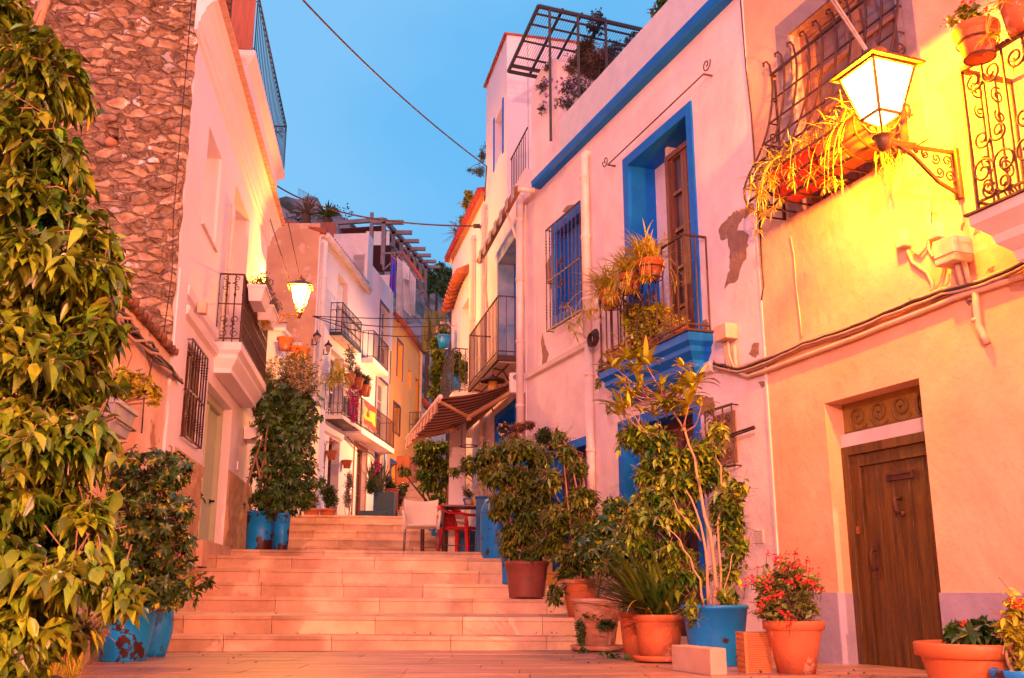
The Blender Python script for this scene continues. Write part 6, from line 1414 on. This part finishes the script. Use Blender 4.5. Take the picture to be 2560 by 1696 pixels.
for i in range(7):
    p = RA.pt(7.50 + random.uniform(-.08, .08), 3.15, random.uniform(.06, .2)); b.tube([p, p + Vector((random.uniform(-.05, .05), 0, -.15)), p + Vector((random.uniform(-.05, .05), 0, -.3 - .1 * random.random()))], .002, 3, False)
    for k in range(16): strap(b, p + UP * random.uniform(-.35, 0), rv(1) - UP * .6, random.uniform(.06, .14), .006, 1.0, 4)
b.build('foliage', leafE, r)
# pots on the far right balcony
random.seed(204)
c = RA.hit('R4', 1690, 330, .46); c.z -= .05
r = potted('hanging_pot', 'ribbed terracotta pot with red kalanchoe hooked on the corner of the right-hand balcony', c, .125, .085, .20, terra, rim=.03)
b = MB(); [b.tube(spiral(c + UP * dz, Vector((1, 0, 0)), Vector((0, 1, 0)), rr, rr, 1, n=20), .006, 5) for rr, dz in ((.12, .10), (.09, .0))]; b.build('wire_holder', ironr, r)
b, t_ = MB(), MB(); foliage(b, t_, [(c + Vector((-.03, 0, .26)), Vector((.11, .09, .07)))], 26, .05, .034, 'whorl', 6, True, .1, .004, .6); b.build('foliage', mat('leaf_bright', (.10, .15, .02)), r); t_.build('twig', bark, r)
b = MB()
for q0 in ((1475, 155), (1500, 140), (1590, 60), (1560, 75), (1620, 20), (1650, 15), (1735, 70), (1590, 20)):
    p = RA.hit('R4', *q0, .5)
    for k in range(16): leaf(b, p + rv(.014), rv(1) + Vector((0, -.4, .4)), .016, .015)
b.build('flowers', flred, r)
c = RA.hit('R4', 1960, 60, .42); r = empty('hanging_plant', c, 'yellow-lit spider plant on the right-hand balcony rail, at the top right corner', 'plant')
b = MB(); spider(b, c + UP * .05, .12, 60, .26, .012, 10, face=Vector((-.8, -.4, 0))); b.build('foliage', leafE, r)
b = MB(); b.lathe(c + UP * -.14, [(0, 0), (.08, 0), (.11, .2), (.1, .2)], 20); b.build('pot', terra, r)
# left house planters
random.seed(205)
for s0, o0, lab in ((2.35, .38, 'nearer white box of purple flowers on the left balcony rail'), (3.1, .40, 'farther white box of purple flowers on the left balcony rail')):
    pass
for (x0, y0, s0, L_, lab) in ((1665, 545, 2.0, .62, 'nearer white planter box with purple flowers hung on the left balcony rail'), (1720, 690, 2.95, .65, 'farther white planter box with purple flowers hung on the left balcony rail')):
    z1 = 3.92; r = empty('window_box', LA.pt(s0, z1, .42), lab, 'planter', 'white planter boxes on the left balcony')
    b = MB(); b.hexa([LA.pt(s0 + .03, z1 - .2, .36), LA.pt(s0 + L_ - .03, z1 - .2, .36), LA.pt(s0 + L_ - .03, z1 - .2, .52), LA.pt(s0 + .03, z1 - .2, .52), LA.pt(s0, z1, .34), LA.pt(s0 + L_, z1, .34), LA.pt(s0 + L_, z1, .57), LA.pt(s0, z1, .57)])
    b.wbox(LA, s0 - .01, s0 + L_ + .01, z1 - .02, z1 + .02, .33, .58); b.build('box', plaster3, r, bevel=.006)
    B_ = [(LA.pt(s0 + L_ * t, z1 + .10, .5), Vector((.14, .16, .13))) for t in (.2, .5, .8)]; b, t_ = MB(), MB(); foliage(b, t_, B_, 160, .045, .016, 'fan', 5); b.build('foliage', leafA, r); t_.build('twig', bark, r); blooms(r, B_, 46, .028, flpur, lo=.9)
c = pw('Z2', 1735, 800, 13.6); r = empty('hanging_plant', c, 'small yellow flowering plant hanging at the far end of the left balcony', 'plant')
b, t_ = MB(), MB(); foliage(b, t_, [bl('Z2', 1735, 800, 25, 45, 13.6, .1)], 60, .05, .03, 'fan', 5); b.build('foliage', mat('leaf_yellow', (.5, .30, .02), .5), r); t_.build('twig', bark, r)
# wreath of dried stems at the far edge
c = pw('Z2', 1715, 290, 16.6); r = empty('hanging_plant', c, 'dark dried vine hanging at the far corner of the pink house', 'plant')
b, t_ = MB(), MB(); foliage(b, t_, [bl('Z2', 1735, 240, 30, 45, 16.6, .1), bl('Z2', 1715, 340, 15, 70, 16.6, .08)], 90, .05, .02, 'droop', 5); b.build('foliage', leafG if False else mat('leaf_dead', (.10, .04, .04), .8, island=.3), r); t_.build('twig', barkd, r)
# bracket trough on the cottage wall
h0 = LA.px('Z2', 700, 1420, .14); s0 = LA.px('Z2', 650, 1400, .1)[0]; s1 = LA.px('Z2', 870, 1400, .22)[0]; z1 = LA.px('Z2', 860, 1400, .2)[1]
z1 = 1.20; s0, s1 = -1.75, -1.05
s1 = LA.px('Z2', 880, 1395, .22)[0]; z1 = LA.px('Z2', 880, 1395, .22)[1]; s0 = s1 - .62
r = empty('window_box', LA.pt(s0, z1, .15), 'pale blue-white trough with a jade plant bracketed to the cottage wall', 'planter')
b = MB(); b.hexa([LA.pt(s0 + .03, z1 - .22, .05), LA.pt(s1 - .04, z1 - .22, .05), LA.pt(s1 - .04, z1 - .22, .19), LA.pt(s0 + .03, z1 - .22, .19), LA.pt(s0, z1, .02), LA.pt(s1, z1, .02), LA.pt(s1, z1, .24), LA.pt(s0, z1, .24)])
b.wbox(LA, s0 - .01, s1 + .01, z1 - .03, z1 + .01, .01, .25); b.build('box', mat('trough_blue_white', (.40, .44, .56), .5, (.30, .34, .46), 4), r, bevel=.006)
b = MB(); b.tube([LA.pt(s0 - .02, z1 - .14, .0), LA.pt(s0 - .02, z1 - .14, .235), LA.pt(s1 + .02, z1 - .14, .235), LA.pt(s1 + .02, z1 - .14, 0)], .008, 4, False); b.build('bracket', ironr, r)
Yb = LA.pt((s0 + s1) / 2, 0, .15).y
B_ = [bl('Z2', *a) for a in ((830, 1160, 70, 60, Yb, .12), (930, 1180, 60, 50, Yb, .12), (860, 1250, 90, 50, Yb, .12), (980, 1240, 60, 50, Yb, .12), (760, 1230, 50, 40, Yb, .1), (1030, 1270, 30, 30, Yb, .08), (1000, 1330, 30, 15, Yb, .06), (790, 1100, 25, 20, Yb, .05))]
bush(r, LA.pt((s0 + s1) / 2, z1 - .02, .13), B_, 170, .036, .026, leafD, bark, 'whorl', 7, droop=.05, r0=.012, nst=14, wob=.02, tl=.7)
# small box by the sage door
s0 = 4.95; z1 = LA.px('Z2', 1640, 1490, .1)[1]; z1 = 2.02
a_, o_ = LA.px('Z2', 1600, 1490, .02)
s0, z1 = a_, o_
r = empty('window_box', LA.pt(s0, z1, .1), 'small whitewashed wooden box with tufted grass right of the sage door', 'planter')
b = MB(); b.wbox(LA, s0, s0 + .55, z1 - .17, z1, .01, .20); b.wbox(LA, s0 - .01, s0 + .56, z1 - .02, z1 + .01, .005, .21); b.build('box', plaster3, r, bevel=.004)
b = MB(); [strap(b, LA.pt(s0 + random.uniform(.05, .5), z1, .1), UP + rv(.5), random.uniform(.08, .2), .01, .6, 4) for i in range(60)]; b.build('foliage', leafB, r)
# terrace wall pots
random.seed(206)
for x, y, lab in ((670, 890, 'left one of the terracotta pots on the terrace behind the tall bush'), (870, 1030, 'middle one of the terracotta pots on the terrace behind the tall bush'), (920, 1040, 'right one of the terracotta pots on the terrace behind the tall bush')):
    c = pw('B', x, y + 50, 20.0); simple('B', x, y + 50, 20.0, c.z, .16, .26, terra, lab, [(x + 20, y - 70, 60, 70, 20.0, .2)], 90, .10, .02, leafH, group='terracotta pots on the terrace')
# far balcony pots, garlands
random.seed(207)
for x, y, k, lab, lm, g_ in ((893, 320, .15, 'terracotta pot with a dark fern on the far balcony rail, leftmost', leafB, 1), (945, 350, .19, 'widest terracotta pot on the far balcony rail, in the middle', leafG, 0), (990, 395, .15, 'terracotta pot third along the far balcony rail', leafH, 0), (1015, 405, .13, 'terracotta pot at the right end of the far balcony rail', leafH, 0)):
    s, z = LR.px('Z5', x, y, .62); c = LR.pt(s, z, .62)
    r = potted('hanging_pot', lab, c, k, k * .7, .28, terra, group='pots on the far balcony rail')
    b, t_ = MB(), MB(); foliage(b, t_, [(c + Vector((0, 0, .45 if not g_ else .7)), Vector((.18, .15, .2 if not g_ else .42)))], 70, .11, .03, 'fan', 5); b.build('foliage', lm, r); t_.build('twig', barkd, r)
s, z = LR.px('Z5', 805, 280, .5); c = LR.pt(s, z, .5); r = empty('hanging_plant', c, 'straw-coloured spider plant drooping over the near corner of the far balcony', 'plant')
b = MB(); spider(b, c, .2, 110, .55, .05, 0, dr=2.2); b.build('foliage', leafE, r)
for x0, y0, lab in ((925, 400, 'upper magenta tinsel garland on the far balcony railing'), (915, 510, 'lower magenta tinsel garland on the far balcony railing')):
    s, z = LR.px('Z5', x0, y0, .53); b = MB()
    pts = [LR.pt(s - .5 + i * .05, z + .25 - .55 * math.sin(math.pi * i / 20) + (.12 if i > 10 else .28) * (1 - i / 20), .53) for i in range(21)]
    for p in pts:
        for k in range(16): leaf(b, p, rv(1), .11, .03, 0)
    tag(b.build('tinsel_garland', flpink), lab, 'garland', 'tinsel on the far balcony')
for x, y, lab in ((760, 825, 'small clay wall pot with a red flower by the arched doorway'), (872, 890, 'empty clay wall pot left of the far wooden door')):
    s, z = LR.px('Z5', x, y, .12); c = LR.pt(s, z - .1, .14); r = potted('wall_pot', lab, c, .14, .09, .22, terra, group='clay wall pots')
    if x == 760: b = MB(); [leaf(b, c + UP * .45 + rv(.06), rv(1) + UP * .3, .1, .04, .1) for k in range(26)]; b.build('flower', flpink, r); b = MB(); b.tube([c + UP * .2, c + UP * .45], .01, 4); b.build('stalk', leafB, r)
# plants hanging round the far right house balcony
random.seed(208)
c = RB.pt(1.0, 3.4, .4)
r = empty('climbing_plant', c, 'sprawling yellow-green creeper around the balcony left of the striped awning', 'plant')
B_ = [bl('A', *a) for a in ((40, 60, 70, 90, 20.0, .3), (60, 200, 80, 90, 19.6, .3), (140, 290, 80, 70, 19.3, .3), (60, 380, 80, 80, 19.4, .3), (40, 520, 70, 100, 19.6, .3), (100, 640, 60, 70, 19.6, .3), (20, 700, 50, 60, 19.8, .3), (160, 420, 60, 60, 19.3, .2))]
bush(r, pw('A', 60, 600, 19.8), B_, 900, .085, .055, leafA, barkd, 'fan', 5, droop=.3, r0=.02, nst=10)
r = simple('A', 300, 630, 19.0, pw('A', 300, 630, 19.0).z, .15, .28, bluepot2, 'blue pot with a leafy geranium low on the balcony left of the awning', [(320, 200, 40, 60, 19.0, .2), (300, 330, 80, 80, 19.0, .25), (420, 340, 60, 70, 18.6, .25), (320, 440, 90, 60, 19.0, .25), (420, 480, 50, 60, 18.8, .2)], 480, .08, .065, leafA)
c = pw('A', 155, 110, 19.4); r = potted('hanging_pot', 'sky-blue bucket pot hung high on the balcony left of the awning', c, .14, .10, .26, bluepot2)
b, t_ = MB(), MB(); foliage(b, t_, [(c + UP * .35, Vector((.16, .14, .12)))], 60, .08, .03, 'fan', 5); b.build('foliage', leafA, r); t_.build('twig', bark, r); blooms(r, [(c + UP * .42, Vector((.14, .12, .08)))], 14, .06, flwht)
r = empty('cactus_clump', pw('H', 460, 870, 24), 'yellow-lit prickly cactus clump above the creeper, below the rock', 'plant')
b = MB()
for i in range(60):
    p = pw('H', random.uniform(390, 600), random.uniform(850, 980), random.uniform(23, 25)); b.tube([p - UP * .3, p, p + UP * random.uniform(.3, .55)], [.06, .07, .03], 6)
b.build('stems', mat('cactus', (.20, .19, .05), .7, (.12, .12, .04), 3, island=.3), r)
# roof terrace vine over the blue-trimmed house
random.seed(209)
r = empty('climbing_plant', RA.pt(1.5, 6.0, -.8), 'brown and green vine growing through the metal pergola on the roof terrace', 'plant')
B_ = [bl('Z6', *a) for a in ((1080, 330, 90, 60, 12.6, .3), (1180, 420, 110, 70, 12.4, .4), (1030, 440, 100, 60, 12.6, .3), (1120, 500, 120, 70, 12.6, .4), (960, 500, 70, 40, 12.6, .2))]
bush(r, RA.pt(1.6, 5.9, -.5), B_, 900, .085, .016, mat('leaf_vine_brown', (.20, .11, .08), .8, (.10, .09, .05), 3, island=.4), barkd, 'fan', 5, r0=.01, nst=14, wob=.12)
b, t_ = MB(), MB(); foliage(b, t_, [bl('Z6', *a) for a in ((1000, 620, 130, 90, 12.5, .3), (930, 720, 100, 70, 12.5, .2), (780, 610, 80, 60, 12.9, .15), (880, 600, 80, 70, 12.8, .2), (820, 470, 60, 40, 12.8, .15), (1300, 340, 80, 60, 12.1, .2), (770, 760, 40, 30, 12.9, .1), (1250, 420, 70, 60, 12.2, .2), (1380, 280, 50, 50, 12.0, .15), (1150, 160, 100, 90, 12.3, .3), (1420, 240, 40, 30, 12.0, .1))], 520, .055, .03, 'fan', 4); b.build('green_foliage', mat('leaf_dusk', (.035, .05, .035), .5, (.05, .05, .10), 3, island=.4), r); t_.build('twig', barkd, r)
blooms(r, [bl('Z6', 900, 650, 140, 90, 12.4, .2)], 16, .05, flpur)
r = empty('climbing_plant', RA.pt(4.6, 6.3, -.5), 'dark leafy sprig overhanging the parapet at the top edge of the picture', 'plant')
b, t_ = MB(), MB(); foliage(b, t_, [bl('Z6', *a) for a in ((1610, 20, 50, 35, 10.4, .1), (1570, 80, 15, 40, 10.4, .05))], 44, .07, .045, 'droop', 4); b.build('foliage', leafB, r); t_.build('twig', barkd, r)
for k, (lab, bb, n_, lm) in enumerate((('wispy plant on the red tiled roof beside the white tower', ((350, 1080, 35, 60, 17.2, .2), (330, 1200, 60, 40, 17.4, .2), (270, 1190, 40, 15, 17.6, .1), (375, 1010, 10, 40, 17.2, .1)), 150, leafH), ('round-leaved yellow-green plant growing on the red tiles', ((260, 1370, 45, 40, 18.4, .2), (240, 1420, 40, 40, 18.6, .2), (280, 1470, 40, 40, 18.4, .2), (210, 1540, 30, 25, 18.9, .2)), 170, leafD))):
    p = pw('Z6', bb[0][0], bb[0][1] + 60, bb[0][4]); r = empty('roof_plant', p, lab, 'plant'); bush(r, p, [bl('Z6', *a) for a in bb], n_, .07 if k else .05, .055 if k else .016, lm, barkd, 'fan', 5, nst=5, r0=.008)
r = empty('bare_shrub', pw('Z6', 60, 1560, 20), 'bare twiggy shrub poking out left of the red tiled roof', 'plant')
b = MB()
for i in range(26):
    p = pw('R1', random.uniform(60, 190), random.uniform(250, 420), 20.2); b.tube([pw('R1', 175, 340, 20.2), p.lerp(pw('R1', 175, 340, 20.2), .5) + rv(.05), p], [.012, .007, .003], 4)
b.build('twigs', barkd, r)
# hill trees, palm
random.seed(210)
for x, y, rx, ry, Y, lab in ((440, 400, 75, 110, 62, 'left pine of the dark clump on the hill crest'), (520, 340, 60, 110, 64, 'tallest pine in the clump on the hill crest'), (600, 400, 80, 120, 60, 'right pine of the clump on the hill crest'), (590, 520, 90, 90, 56, 'lower pine on the hill slope above the rock face'), (660, 430, 60, 110, 60, 'pine partly hidden by the red-tiled house')):
    c, rr = bl('H', x, y, rx, ry, Y); base = Vector((c.x, c.y, hillz(c.x, c.y) - .5)); r = empty('pine_tree', base, lab, 'tree', 'pines on the hill crest')
    bs_ = [bl('H', x + random.uniform(-.5, .5) * rx, y + random.uniform(-.7, .7) * ry, rx * .5, ry * .42, Y + random.uniform(-1, 1)) for _ in range(8)]
    b, t_, s_ = MB(), MB(), MB(); foliage(b, t_, bs_, 700, .30, .10, 'fan', 6, False, .1, .012); s_.tube([base, c.lerp(base, .4), c], [.2, .15, .06], 7)
    s_.build('trunk', barkd, r); b.build('foliage', mat('pine_needles', (.05, .15, .06), .7, (.09, .20, .07), .8, island=.4), r)
for x, y, lab in ((520, 430, 'palm with stiff fronds on the hill above the gable'), (690, 460, 'smaller palm right of the larger one on the hill')):
    p = pw('Z4', x, y, 36); r = empty('palm', p, lab, 'tree'); b = MB()
    for i in range(34): d = rv(1); d.z = abs(d.z) + .2; strap(b, p, d, random.uniform(.6, 1.0) * (1 if x < 600 else .8), .10, .7, 7, .6)
    b.build('fronds', leafG if x < 600 else leafF, r); b = MB(); b.tube([p, p - UP * 2.5], .18, 8); b.build('trunk', barkd, r)
b, t_ = MB(), MB()
for i in range(70):
    x = random.uniform(-30, 10); y = random.uniform(52, 92); c = Vector((x, y, hillz(x, y) + .2)); rr = random.uniform(.5, 1.3)
    for k in range(60):
        p, v = rand_in(c, Vector((rr, rr, rr * .7)), .5); leaf(b, p, v + rv(.5), .35, .16, .2)
o = b.build('scrub', mat('scrub_leaf', (.045, .06, .035), .8, (.08, .085, .05), .5, island=.4)); o['kind'] = 'stuff'; o['label'] = 'low grey-green scrub covering the hillside'
b = MB()
for i in range(15):
    p = pw('Z4', 455 + i * 10, 295 + i * 5.4, 88); b.tube([p, p + UP * .9], .02, 4, False)
b.tube([pw('Z4', 455, 295, 88) + UP * .9, pw('Z4', 605, 376, 88) + UP * .9], .02, 4, False)
tag(b.build('railing', ironb), 'thin distant railing on the hill crest above the palms', 'railing')
# ================================================================== furniture and small things
random.seed(301)
ZL = .57      # landing height near the chairs
# white plastic armchair with metal legs, facing the steps
def chairframe(zn, x, Y): c = pw(zn, x, 900, Y); return Vector((c.x, Y, ZL))
cw = chairframe('R2', 212, 15.9); wpl = mat('white_plastic', (.74, .62, .56), .45)
CH = empty('armchair', cw, 'white plastic armchair with thin metal legs on the landing', 'chair')
M_ = Matrix.Rotation(R(8), 4, 'Z')
def L3(x, y, z): return cw + M_ @ Vector((x, y, z))
k = 1.0
b = MB(); NU, NV = 12, 8; vs = []; 
for layer, off in ((0, 0), (1, .02)):
    for j in range(NV + 1):
        for i in range(NU + 1):
            u, v = i / NU * 2 - 1, j / NV; w = .235 + .045 * v; z = .45 + .40 * v + (.035 * abs(u) ** 2 - .0) * (v ** 3)
            vs.append(L3(u * w, .20 + .10 * v - .06 * u * u + off, z))
n1 = (NU + 1) * (NV + 1); fs = []
for j in range(NV):
    for i in range(NU):
        a = j * (NU + 1) + i; fs += [(a, a + 1, a + NU + 2, a + NU + 1), (n1 + a + 1, n1 + a, n1 + a + NU + 1, n1 + a + NU + 2)]
b.add(vs, fs, True); b.build('backrest', wpl, CH)
b = MB(); b.hexa([L3(-.23, -.22, .42), L3(.23, -.22, .42), L3(.22, .22, .41), L3(-.22, .22, .41), L3(-.24, -.24, .46), L3(.24, -.24, .46), L3(.23, .23, .455), L3(-.23, .23, .455)]); b.build('seat', wpl, CH, bevel=.02)
for sx in (-1, 1):
    b = MB(); b.tube([L3(sx * .25, -.20, .38), L3(sx * .27, -.20, .52), L3(sx * .285, -.17, .62), L3(sx * .29, -.06, .665), L3(sx * .285, .08, .66), L3(sx * .26, .20, .60)], [.024, .022, .024, .028, .026, .02], 8); b.tube([L3(sx * .255, .2, .36), L3(sx * .26, .22, .5), L3(sx * .26, .22, .62)], .024, 8); b.build('armrest', wpl, CH)
    for sy, yy in ((-1, -.20), (1, .22)): b = MB(); b.tube([L3(sx * .25, yy, .42), L3(sx * .265, yy * 1.12, 0)], .012, 8); b.build('leg', mat('metal_leg', (.25, .17, .18), .4, metal=.5), CH)
# red plastic chair, seen from the side
cr = chairframe('R2', 500, 16.2); rpl = mat('red_plastic', (.52, .008, .012), .4)
CR = empty('armchair', cr, 'red plastic chair with slotted back pushed to the dark table', 'chair')
M2 = Matrix.Rotation(R(62), 4, 'Z')
def L4(x, y, z): return cr + M2 @ Vector((x, y, z))
b = MB()
for s in range(5):
    x0 = -.19 + s * .083; x1 = x0 + .065
    b.hexa([L4(x0, .20, .44), L4(x1, .20, .44), L4(x1, .225, .44), L4(x0, .225, .44), L4(x0 * 1.1, .28, .72), L4(x1 * 1.1, .28, .72), L4(x1 * 1.1, .305, .72), L4(x0 * 1.1, .305, .72)])
b.tube([L4(-.27, .20, .70), L4(-.24, .285, .75), L4(-.1, .32, .785), L4(.1, .32, .785), L4(.24, .285, .75), L4(.27, .20, .70)], .038, 8)
b.build('backrest', rpl, CR)
b = MB(); b.hexa([L4(-.22, -.24, .41), L4(.22, -.24, .41), L4(.21, .22, .40), L4(-.21, .22, .40), L4(-.23, -.25, .445), L4(.23, -.25, .445), L4(.22, .23, .44), L4(-.22, .23, .44)]); b.build('seat', rpl, CR, bevel=.015)
for sx in (-1, 1):
    b = MB(); b.tube([L4(sx * .27, .2, .69), L4(sx * .28, .05, .66), L4(sx * .27, -.16, .64), L4(sx * .26, -.23, .58), L4(sx * .24, -.24, .44)], .024, 8); b.build('armrest', rpl, CR)
    for yy in (-.23, .22): b = MB(); b.hexa([L4(sx * .30 - .02, yy * 1.25 - .02, 0), L4(sx * .30 + .02, yy * 1.25 - .02, 0), L4(sx * .30 + .02, yy * 1.25 + .02, 0), L4(sx * .30 - .02, yy * 1.25 + .02, 0), L4(sx * .225 - .035, yy - .03, .44), L4(sx * .225 + .035, yy - .03, .44), L4(sx * .225 + .035, yy + .03, .44), L4(sx * .225 - .035, yy + .03, .44)]); b.build('leg', rpl, CR)
# tables
def table(zn, x, y, Y, w, dpt, h, lab, rr=.016):
    c = pw(zn, x, y, Y); c.z = ZL; r = empty('table', c, lab, 'table'); tm = mat('table_metal', (.10, .05, .055), .4, metal=.3)
    b = MB(); b.box(c.x - w, c.x + w, Y - dpt, Y + dpt, ZL + h - .03, ZL + h); b.build('tabletop', tm, r, bevel=.008)
    for sx in (-1, 1):
        for sy in (-1, 1): b = MB(); b.tube([Vector((c.x + sx * (w - .05), Y + sy * (dpt - .04), ZL + h - .03)), Vector((c.x + sx * (w - .01), Y + sy * (dpt - .03), ZL + h - .1)), Vector((c.x + sx * (w - .01), Y + sy * (dpt - .03), ZL))], rr, 8); b.build('leg', tm, r)
    b = MB(); b.tube([Vector((c.x - w + .02, Y, ZL + .15)), Vector((c.x + w - .02, Y, ZL + .15))], .01, 6); b.build('stretcher', tm, r); return c
tc_ = table('R2', 540, 930, 16.0, .38, .3, .76, 'dark metal table beside the red chair')
table('R2', 310, 955, 16.9, .22, .22, .68, 'small dark side table between the white and red chairs')
r = empty('cutting_board', tc_ + Vector((.1, 0, .77)), 'small wooden board with a ring handle standing on the dark table', 'board'); b = MB()
p = tc_ + Vector((.13, .05, .765)); b.prism([p + Vector((x, 0, z)) for x, z in ((-.07, 0), (.07, 0), (.07, .11), (.05, .16), (.02, .19), (-.02, .19), (-.05, .16), (-.07, .11))], (0, .02, 0)); b.tube(spiral(p + Vector((0, .01, .225)), Vector((1, 0, 0)), UP, .032, .032, 1, n=18), .011, 6); b.build('board', mat('pale_wood', (.50, .30, .10), .6), r)
p = tc_ + Vector((0, .12, .765)); r = potted('potted_plant', 'small pot of pale pink flowers on the dark table', p, .08, .06, .13, bluepot2); b, t_ = MB(), MB(); B_ = [(p + UP * .22, Vector((.10, .1, .09)))]; foliage(b, t_, B_, 50, .04, .02, 'fan', 5); b.build('foliage', leafB, r); t_.build('twig', barkd, r); blooms(r, [(p + UP * .28, Vector((.11, .1, .06)))], 40, .025, flwht)
p = tc_ + Vector((.02, -.08, .765)); b = MB(); b.lathe(p, [(0, 0), (.05, 0), (.06, .09), (.055, .09), (0, .02)], 16); tag(b.build('clay_cup', terra2), 'small clay cup beside the wooden board on the table', 'cup')
# blue cupboards, barrels and pots behind the table
bw = mat('blue_board', (.006, .085, .26), .6, (.01, .12, .34), 2, .2, 12)
b = MB(); p0 = pw('R2', 600, 1240, 15.2); p1 = pw('R2', 705, 860, 15.2); b.box(p0.x - .02, p0.x + .72, 15.55, 15.9, .45, 1.42); b.box(p0.x - .04, p0.x + .74, 15.53, 15.92, 1.42, 1.45); tag(b.build('blue_cupboard', bw, bevel=.01), 'tall plain blue cupboard right of the red chair against the wall', 'cupboard')
for x, Y, rt, h, lab, km in ((520, 16.9, .17, .42, 'dark blue tub under the red chair', 'bin'), (430, 17.0, .12, .38, 'dark blue tub left of the red chair legs', 'bin')):
    c = pw('R2', x, 1240, Y); c.z = .58; tag(potmesh(c, rt, rt * .9, h, .03, km).build('blue_tub', bw), lab, 'pot', 'dark blue tubs by the red chair')
c = pw('R2', 760, 1290, 13.4); c.z = .40; tag(potmesh(c, .24, .2, .80, .03, 'barrel').build('blue_drum', bluepot2), 'tall sky-blue plastic drum left of the big ficus', 'drum')
b = MB(); c = pw('R2', 545, 472, 14.6); b.tube(spiral(c, Vector((1, 0, 0)), Vector((0, 1, 0)), .13, .13, 1, n=24), .008, 5); b.tube([c + Vector((-.1, 0, 0)), c + Vector((-.1, .02, .3))], .006, 5); tag(b.build('iron_ring', ironm), 'thin iron hoop hanging below the awning bracket', 'ring')
# heater lamp under the narrow balcony
p = RB.hit('A', 795, 545, .35); r = empty('hanging_lamp', p, 'unlit ornamental lamp with a scalloped shade under the narrow balcony', 'lamp')
b = MB(); b.lathe(p, [(.19, 0), (.17, .03), (.05, .07), (.015, .10), (0, .13)], 14); b.build('shade', ironm, r); b = MB(); b.lathe(p - UP * .14, [(.06, 0), (.075, .14), (0, .14)], 8); b.build('glass', mat('amber_glass', (.45, .22, .03), .3), r)
b = MB(); [b.tube(spiral(p + Vector((sx * .16, 0, -.04)), Vector((sx, 0, 0)), UP, .01, .04, 1.2, n=14), .005, 5) for sx in (-1, 1)]; b.tube([p + UP * .1, RB.pt(RB.px('A', 795, 480, .35)[0], 3.15, .35)], .006, 5); b.build('hook', ironm, r)
# stone block and hollow brick beside the tub
zb = G0 + .013
def footpt(zn, x, y): p = pz(zn, x, y, zb); return p
f0, f1, f2 = footpt('C', 995, 1470), footpt('C', 1480, 1540), footpt('C', 1680, 1530)
f3 = f0 + (f2 - f1); hh = pw('C', 990, 1155, f0.y).z - zb
b = MB(); b.prism([f0, f1, f2, f3], (0, 0, hh)); tag(b.build('stone_block', mat('block_stone', (.62, .40, .30), .8, (.50, .30, .22), 4, .3, 20), bevel=.006), 'cut pale stone block lying in front of the blue tub', 'block')
g0_, g1_, g2_ = footpt('R3', 1133, 1530), footpt('R3', 1178, 1540), footpt('R3', 1310, 1536)
hb = pw('R3', 1178, 1312, g1_.y).z - zb; u_ = (g2_ - g1_); v_ = (g0_ - g1_).normalized() * .16
HB = empty('hollow_brick', g1_, 'orange hollow clay brick standing on end between the blue tub and the red flowers', 'brick')
hm = mat('clay_brick', (.56, .19, .06), .8, (.48, .15, .05), 6, .2, 20)
b = MB(); b.prism([g1_ + u_ * .0 + v_ * .08, g2_ + v_ * .08, g2_ + v_, g1_ + v_], (0, 0, hb))
n = 22
for i in range(n):
    z0 = hb * i / n; b.hexa([g1_ + UP * z0, g2_ + UP * z0, g2_ + v_ * .08 + UP * z0, g1_ + v_ * .08 + UP * z0, g1_ + UP * (z0 + hb / n * .6), g2_ + UP * (z0 + hb / n * .6), g2_ + v_ * .08 + UP * (z0 + hb / n), g1_ + v_ * .08 + UP * (z0 + hb / n)])
b.build('ribbed_body', hm, HB)
b = MB(); e_ = -u_.normalized()
for i in range(8): b.obox(g1_ + v_ * .52 + e_ * .012 + UP * (hb * (i + .02) / 7.2 + .004), e_ * .012, v_ * .5, UP * .006)
for j in range(5): b.obox(g1_ + v_ * (.04 + .96 * j / 4.2) + e_ * .012 + UP * hb * .5, e_ * .0115, v_ * .035, UP * hb * .5)
b.build('cell_walls', hm, HB); b = MB(); b.obox(g1_ + v_ * .5 + e_ * .002 + UP * hb * .5, e_ * .0015, v_ * .46, UP * hb * .48); b.build('cell_shade', dark, HB)  # dark sheet stands in for the shade inside the brick's hollows
b, t_ = MB(), MB(); foliage(b, t_, [(footpt('R3', 400, 1455) + UP * .03, Vector((.12, .06, .03))), (footpt('R3', 480, 1465) + UP * .02, Vector((.08, .05, .02)))], 10, .05, .045, 'fan', 4, True); b.build('foliage', MT['leaf_fresh']) 
o = bpy.data.objects['foliage'] if False else COL.objects[-1]; o.name = 'creeping_sprig'; tag(o, 'sprig of round green leaves creeping on the paving before the clay pots', 'plant')

# fallen leaves on the paving and steps
random.seed(401); b = MB()
for i in range(90):
    t = random.random()
    if t < .5: p = Vector((random.uniform(.4, 2.3), random.uniform(6.2, 8.9), zb + .004))
    elif t < .7: p = Vector((random.uniform(-3.2, -1.8), random.uniform(6.5, 9.0), zb + .004))
    else: k = random.choice((-.36, -.2)); p = Vector((random.uniform(-2.8, .5), 9.32 if k < -.3 else random.uniform(9.8, 11), k + .004))
    d = Vector((random.uniform(-1, 1), random.uniform(-1, 1), .15)); leaf(b, p, d, random.uniform(.02, .05), .02, .1)
o = b.build('fallen_leaves', mat('leaf_fallen', (.16, .08, .03), .8, (.10, .11, .03), 9, island=.4)); o['kind'] = 'stuff'; o['label'] = 'dry fallen leaves scattered on the paving and lowest steps'
